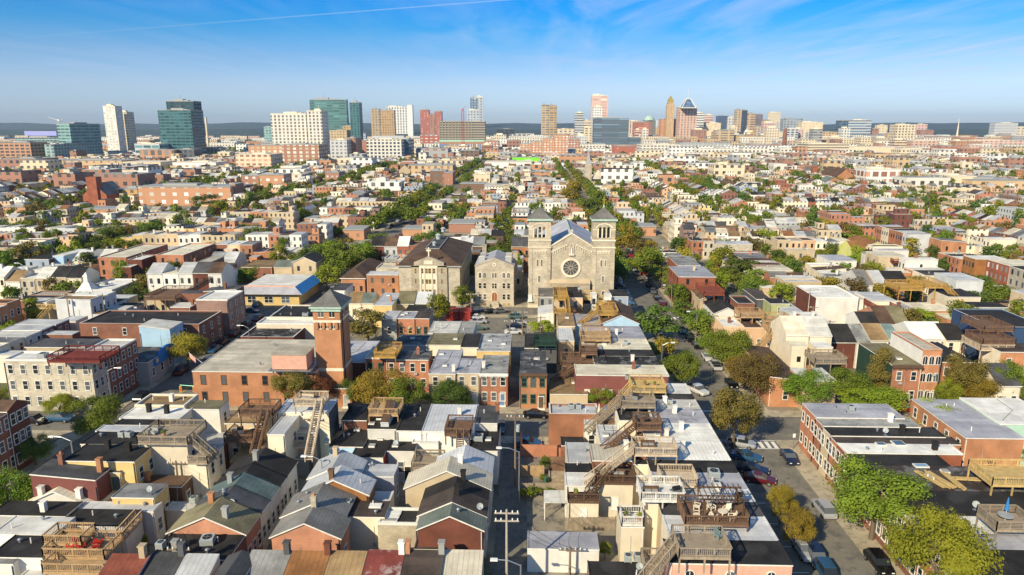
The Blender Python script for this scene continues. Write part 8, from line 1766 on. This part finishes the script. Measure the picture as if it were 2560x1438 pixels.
# fences, walls and yards of the near blocks
def fence(x0, y0, x1, y1, hgt, col, label, name='fence'):
    a, b = P(x0, y0, 0), P(x1, y1, 0); L = (b-a).length; ang = atan2(b.y-a.y, b.x-a.x); m = MB(); n = int(L/.16); r = root(name, a, label, name.replace('_', ' '), None, ang)
    for i in range(n): m.box(i*.16, i*.16+.13, -.02, .02, .05, hgt+.04*((i*7) % 3))
    ob('boards', m.mesh('boards', ['wood:'+col]), r)
    for i in range(int(L/2.2)+1): ob('post', MB().box(i*2.2-.06, i*2.2+.06, .02, .14, 0, hgt+.12).mesh('post', ['wood:'+col]), r)
fence(1302, 1192, 1362, 1192, 1.8, 'tanwood', 'tan board fence behind the alley pavement'); fence(1372, 1206, 1412, 1206, 1.8, 'greywood', 'dark grey board fence left of the white low roof'); fence(1374, 1178, 1420, 1178, 2.4, 'brownwood', 'red-brown board fence panel in the yard'); fence(1300, 1236, 1420, 1234, 1.7, 'greywood', 'faded green board fence with shrubs'); fence(1412, 1328, 1540, 1326, 1.9, 'greywood', 'weathered grey fence at the foot of the cream walls'); fence(292, 1332, 400, 1332, 1.6, 'darkwood', 'dark fence around the tarp yard'); fence(1320, 1428, 1470, 1428, 1.3, 'darkwood', 'dark low fence below the white garage')
a, b = P(1300, 1142, 0), P(1402, 1142, 0); r = root('garden_wall', a, 'low red brick garden wall by the alley', 'wall'); ob('wall', MB().box(0, b.x-a.x, 0, .3, 0, 2.0).box(0, .3, .3, 5.5, 0, 2).mesh('wall', ['wall:orangered']), r)
def shrub(px, py, w, col, label): p = P(px, py, 0); m, cl = proto('far', 'round', 1); r = root('shrub', p, label, 'shrub', 'garden shrubs'); c = ob('foliage', _tm.setdefault(('far', 'round', 1, col), m.mesh('crown', ['leaf:'+col])), r, (0, 0, w*.4)); c.scale = (w/2, w/2, w*.45); ob('stem', MB().tube((0, 0, 0), (0, 0, w*.4), .06).mesh('stem', ['bark']), r)
for px, py, w, c_, lab in [(1312,1246,2.0,'lime','yellow-green shrub, left of the green fence row'),(1336,1244,2.4,'green','flowering green shrub at the green fence'),(1374,1240,1.8,'green','shrub at the right of the green fence'),(1360,1202,1.5,'green','round shrub beside the dark grey fence'),(1072,1285,3,'lime','overgrown vine on the cinder-block roof edge'),(1050,1290,2.4,'lime','vine clump at the left of the cinder-block edge'),(100,1020,3,'lime','hedge before the beige block, left'),(215,1018,2.6,'green','hedge before the beige block, right')]: shrub(px, py, w, c_, lab)
shv = P(1540, 1240, 0)
# awning carport
a = P(1360, 1256, 2.7); b = P(1418, 1226, 2.7); r = root('carport', (a.x, a.y, 0), 'white flat carport awning over a covered grill', 'carport'); w = b.x-a.x; d = b.y-a.y
ob('roof', MB().box(0, w, 0, d, 2.6, 2.7).mesh('roof', ['roof:white']), r)
for x in (.1, w-.1):
    for y in (.1, d-.1): ob('post', MB().box(x-.05, x+.05, y-.05, y+.05, 0, 2.6).mesh('post', ['paint:white']), r)
_sm = {}
def small(kind, px, py, z, label, col):
    p = P(px, py, z); k = (kind, col); r = root(kind, p, label, kind.replace('_', ' '), None, R.uniform(-.4, .4))
    if kind == 'trash_bin': A = [('body', MB().box(-.28, .28, -.3, .3, .08, .95), col), ('lid', MB().box(-.31, .31, -.34, .33, .95, 1.03), col), ('wheel', MB().tube((-.3, .25, .1), (.3, .25, .1), .1, n=8), 'rubber')]
    elif kind == 'planter':
        q, _ = proto('far', 'round', 2); A = [('pot', MB().tube((0, 0, 0), (0, 0, .45), .2, .28, 10), 'wall:orange')]; 
        f = ob('foliage', _tm.setdefault(('far', 'round', 2, col), q.mesh('crown', ['leaf:'+col])), r, (0, 0, .75)); f.scale = (.38, .38, .42)
    elif kind == 'grill': A = [('hood', MB().tube((-.45, 0, .95), (.45, 0, .95), .27, n=10), 'rubber'), ('cart', MB().box(-.42, .42, -.22, .22, .1, .72), 'metal:grey'), ('shelf', MB().box(-.85, -.46, -.2, .2, .78, .82), 'metal:grey')]
    else: A = [('seat', MB().box(-.95, .95, -.4, .4, .15, .45), col), ('backrest', MB().box(-.95, .95, .25, .45, .45, .85), col), ('cushion', MB().box(-.75, -.05, -.35, .22, .45, .55).box(.05, .75, -.35, .22, .45, .55), 'paint:grey')]
    for n_, m_, c_ in A: ob(n_, m_.mesh(n_, [c_]), r)
for a_ in [('trash_bin',1365,1210,0,'green trash bin at the end of the dark grey fence','paint:green'),('trash_bin',1208,1300,0,'green trash bin in the pole alley by the dark brown house','paint:green'),('trash_bin',1211,1318,0,'second green trash bin in the pole alley, nearer one','paint:green'),('trash_bin',664,1360,0,'yellow bin at the gabled alley','paint:yellow'),('trash_bin',1228,1008,0,'green bin before the red-orange front','paint:green'),('trash_bin',2238,1000,0,'dark green bin before the red cornice house','paint:green'),('trash_bin',1290,1160,0,'grey bin by the mossy pole','paint:grey'),
 ('planter',1440,1240,4.4,'potted plant at left on the black railed terrace','lime'),('planter',1565,1296,5.3,'tall potted plant on the white picket balcony','green'),('planter',1598,1300,5.3,'round potted plant on the white picket balcony','lime'),('planter',1636,968,8,'potted bush at left on the yellow pine deck','lime'),('planter',1612,966,8,'potted bush in the middle of the yellow pine deck','gold'),('planter',1660,1290,8,'x','green') if 0 else ('planter',410,1092,9.5,'potted plant on the weathered rail deck','green'),
 ('grill',1588,1000,8.6,'black grill on the grey far deck','x'),('grill',602,1085,6.0,'black grill on the lower dark brown deck','x'),('grill',1690,1238,8.2,'covered grill on the white railed deck','x'),('grill',1846,1254,8.0,'black grill beyond the pergola','x'),('grill',1385,1250,.1,'grill under the carport awning','x'),
 ('sofa',1620,1118,8.6,'brown outdoor sofa on the long tan deck','wood:darkwood'),('sofa',1628,1235,8.2,'dark outdoor sofa on the white railed deck','wood:darkwood'),('sofa',378,1085,9.5,'grey outdoor sofa on the weathered rail deck','paint:grey'),('sofa',1545,1190,5.75,'black outdoor sofa on the dark terrace','wood:darkwood'),('sofa',1650,1002-8,8.6,'x','paint:grey') if 0 else ('sofa',768,1000,10.6,'pale bench sofa on the pale railed deck','wood:palewood')]:
    small(*a_)
# white garage doors under the boarded roof
a, b = P(1388, 1006, 0), P(1442, 1006, 0)
# ------------------------------------------------------------------ haze
hz, nt, b = newmat('haze'); nt.nodes.remove(b); vol = N(nt, 'ShaderNodeVolumePrincipled'); vol.inputs['Color'].default_value = (.62, .78, 1, 1); vol.inputs['Density'].default_value = HAZE; vol.inputs['Anisotropy'].default_value = .2
nt.links.new(vol.outputs[0], nt.nodes['Material Output'].inputs['Volume'])
if HAZE: o = ob('haze', MB().box(-12500, 12500, -300, 12500, -3, 260).mesh('haze', [hz])); o['kind'] = 'stuff'
# ------------------------------------------------------------------ light and sky
az, el = radians(35), radians(31)
d = Vector((sin(az)*cos(el), cos(az)*cos(el), -sin(el)))
ld = bpy.data.lights.new('sun', 'SUN'); ld.energy = SUN; ld.angle = radians(.53); ld.color = (1.0, .87, .62)
lo = bpy.data.objects.new('sun', ld); COL.objects.link(lo); lo.rotation_euler = d.to_track_quat('-Z', 'Y').to_euler()
W = bpy.data.worlds.new('World'); S.world = W; W.use_nodes = True; nt = W.node_tree; bg = nt.nodes['Background']
sky = N(nt, 'ShaderNodeTexSky', sky_type='NISHITA'); sky.sun_disc = False; sky.sun_elevation = el; sky.sun_rotation = atan2(-d.x, -d.y); sky.altitude = 0; sky.air_density = 1.0; sky.dust_density = DUST; sky.ozone_density = 2.2
tc = N(nt, 'ShaderNodeTexCoord'); sx = N(nt, 'ShaderNodeSeparateXYZ'); nt.links.new(tc.outputs['Generated'], sx.inputs[0])
# thin cirrus on a high flat layer: direction divided by its height gives the layer's own plane coordinates
zc = mth(nt, 'MAXIMUM', sx.outputs[2], .02); cb = N(nt, 'ShaderNodeCombineXYZ'); nt.links.new(mth(nt, 'DIVIDE', sx.outputs[0], zc), cb.inputs[0]); nt.links.new(mth(nt, 'DIVIDE', sx.outputs[1], zc), cb.inputs[1])
mp = N(nt, 'ShaderNodeMapping'); mp.inputs['Rotation'].default_value = (0, 0, .55); mp.inputs['Scale'].default_value = (1.5, .32, 1); nt.links.new(cb.outputs[0], mp.inputs[0])
n1 = N(nt, 'ShaderNodeTexNoise'); n1.inputs['Scale'].default_value = 1.0; n1.inputs['Detail'].default_value = 9; n1.inputs['Roughness'].default_value = .6; n1.inputs['Distortion'].default_value = .8; nt.links.new(mp.outputs[0], n1.inputs['Vector'])
n2_ = N(nt, 'ShaderNodeTexNoise'); n2_.inputs['Scale'].default_value = .22; n2_.inputs['Detail'].default_value = 3; nt.links.new(cb.outputs[0], n2_.inputs['Vector'])
wisps = mth(nt, 'MULTIPLY', ramp(nt, n1.outputs['Fac'], .40, .76), ramp(nt, n2_.outputs['Fac'], .28, .55))
cl = mth(nt, 'MULTIPLY', wisps, mth(nt, 'MULTIPLY', ramp(nt, sx.outputs[2], .01, .06), mth(nt, 'MULTIPLY_ADD', ramp(nt, sx.outputs[0], -.25, .45), .6, .16)))
# one long contrail across the layer
al = mth(nt, 'ADD', mth(nt, 'MULTIPLY', sx.outputs[0], TRAIL[0]), mth(nt, 'ADD', mth(nt, 'MULTIPLY', sx.outputs[1], TRAIL[1]), mth(nt, 'MULTIPLY', sx.outputs[2], TRAIL[2])))
ct = mth(nt, 'MULTIPLY', mth(nt, 'LESS_THAN', mth(nt, 'ABSOLUTE', al), .0008), ramp(nt, sx.outputs[2], .09, .17)); ct = mth(nt, 'MULTIPLY', ct, .28); ct = mth(nt, 'MULTIPLY', ct, mth(nt, 'LESS_THAN', sx.outputs[0], .06))
hs = N(nt, 'ShaderNodeHueSaturation'); hs.inputs['Saturation'].default_value = SAT; hs.inputs['Value'].default_value = 1; nt.links.new(sky.outputs[0], hs.inputs['Color'])
cr = N(nt, 'ShaderNodeValToRGB'); el_ = cr.color_ramp.elements
for p_, c_ in ((0, (.50, .64, 1.1)), (.015, (.52, .66, 1.12)), (.053, (.60, .66, .96)), (.089, (.42, .58, .86)), (.125, (.14, .53, .86)), (.16, (.02, .50, .93)), (.3, (.4, .66, .85)), (1, (1, .92, .78))):
    e_ = el_[0] if p_ == 0 else (el_[len(el_)-1] if p_ == 1 else el_.new(p_)); e_.position = p_; e_.color = (*[q_*(.88 if p_ < .5 else 1) for q_ in c_], 1)
nt.links.new(sx.outputs[2], cr.inputs[0]); cc = mixc(nt, 1.0, hs.outputs[0], cr.outputs[0], 'MULTIPLY')
cc = mixc(nt, cl, cc, (3.9, 4.4, 5.6)); cc = mixc(nt, ct, cc, (4.2, 4.6, 5.4))
nt.links.new(cc, bg.inputs[0]); bg.inputs[1].default_value = SKY
S.view_settings.view_transform = 'Standard'; S.view_settings.look = 'None'; S.view_settings.exposure = EXPO; S.view_settings.gamma = 1
S.render.engine = 'CYCLES'; S.cycles.use_denoising = True; S.cycles.max_bounces = 5; S.cycles.diffuse_bounces = 2; S.cycles.glossy_bounces = 2; S.cycles.transmission_bounces = 2; S.cycles.transparent_max_bounces = 4; S.cycles.volume_bounces = 0; S.cycles.volume_step_rate = 10
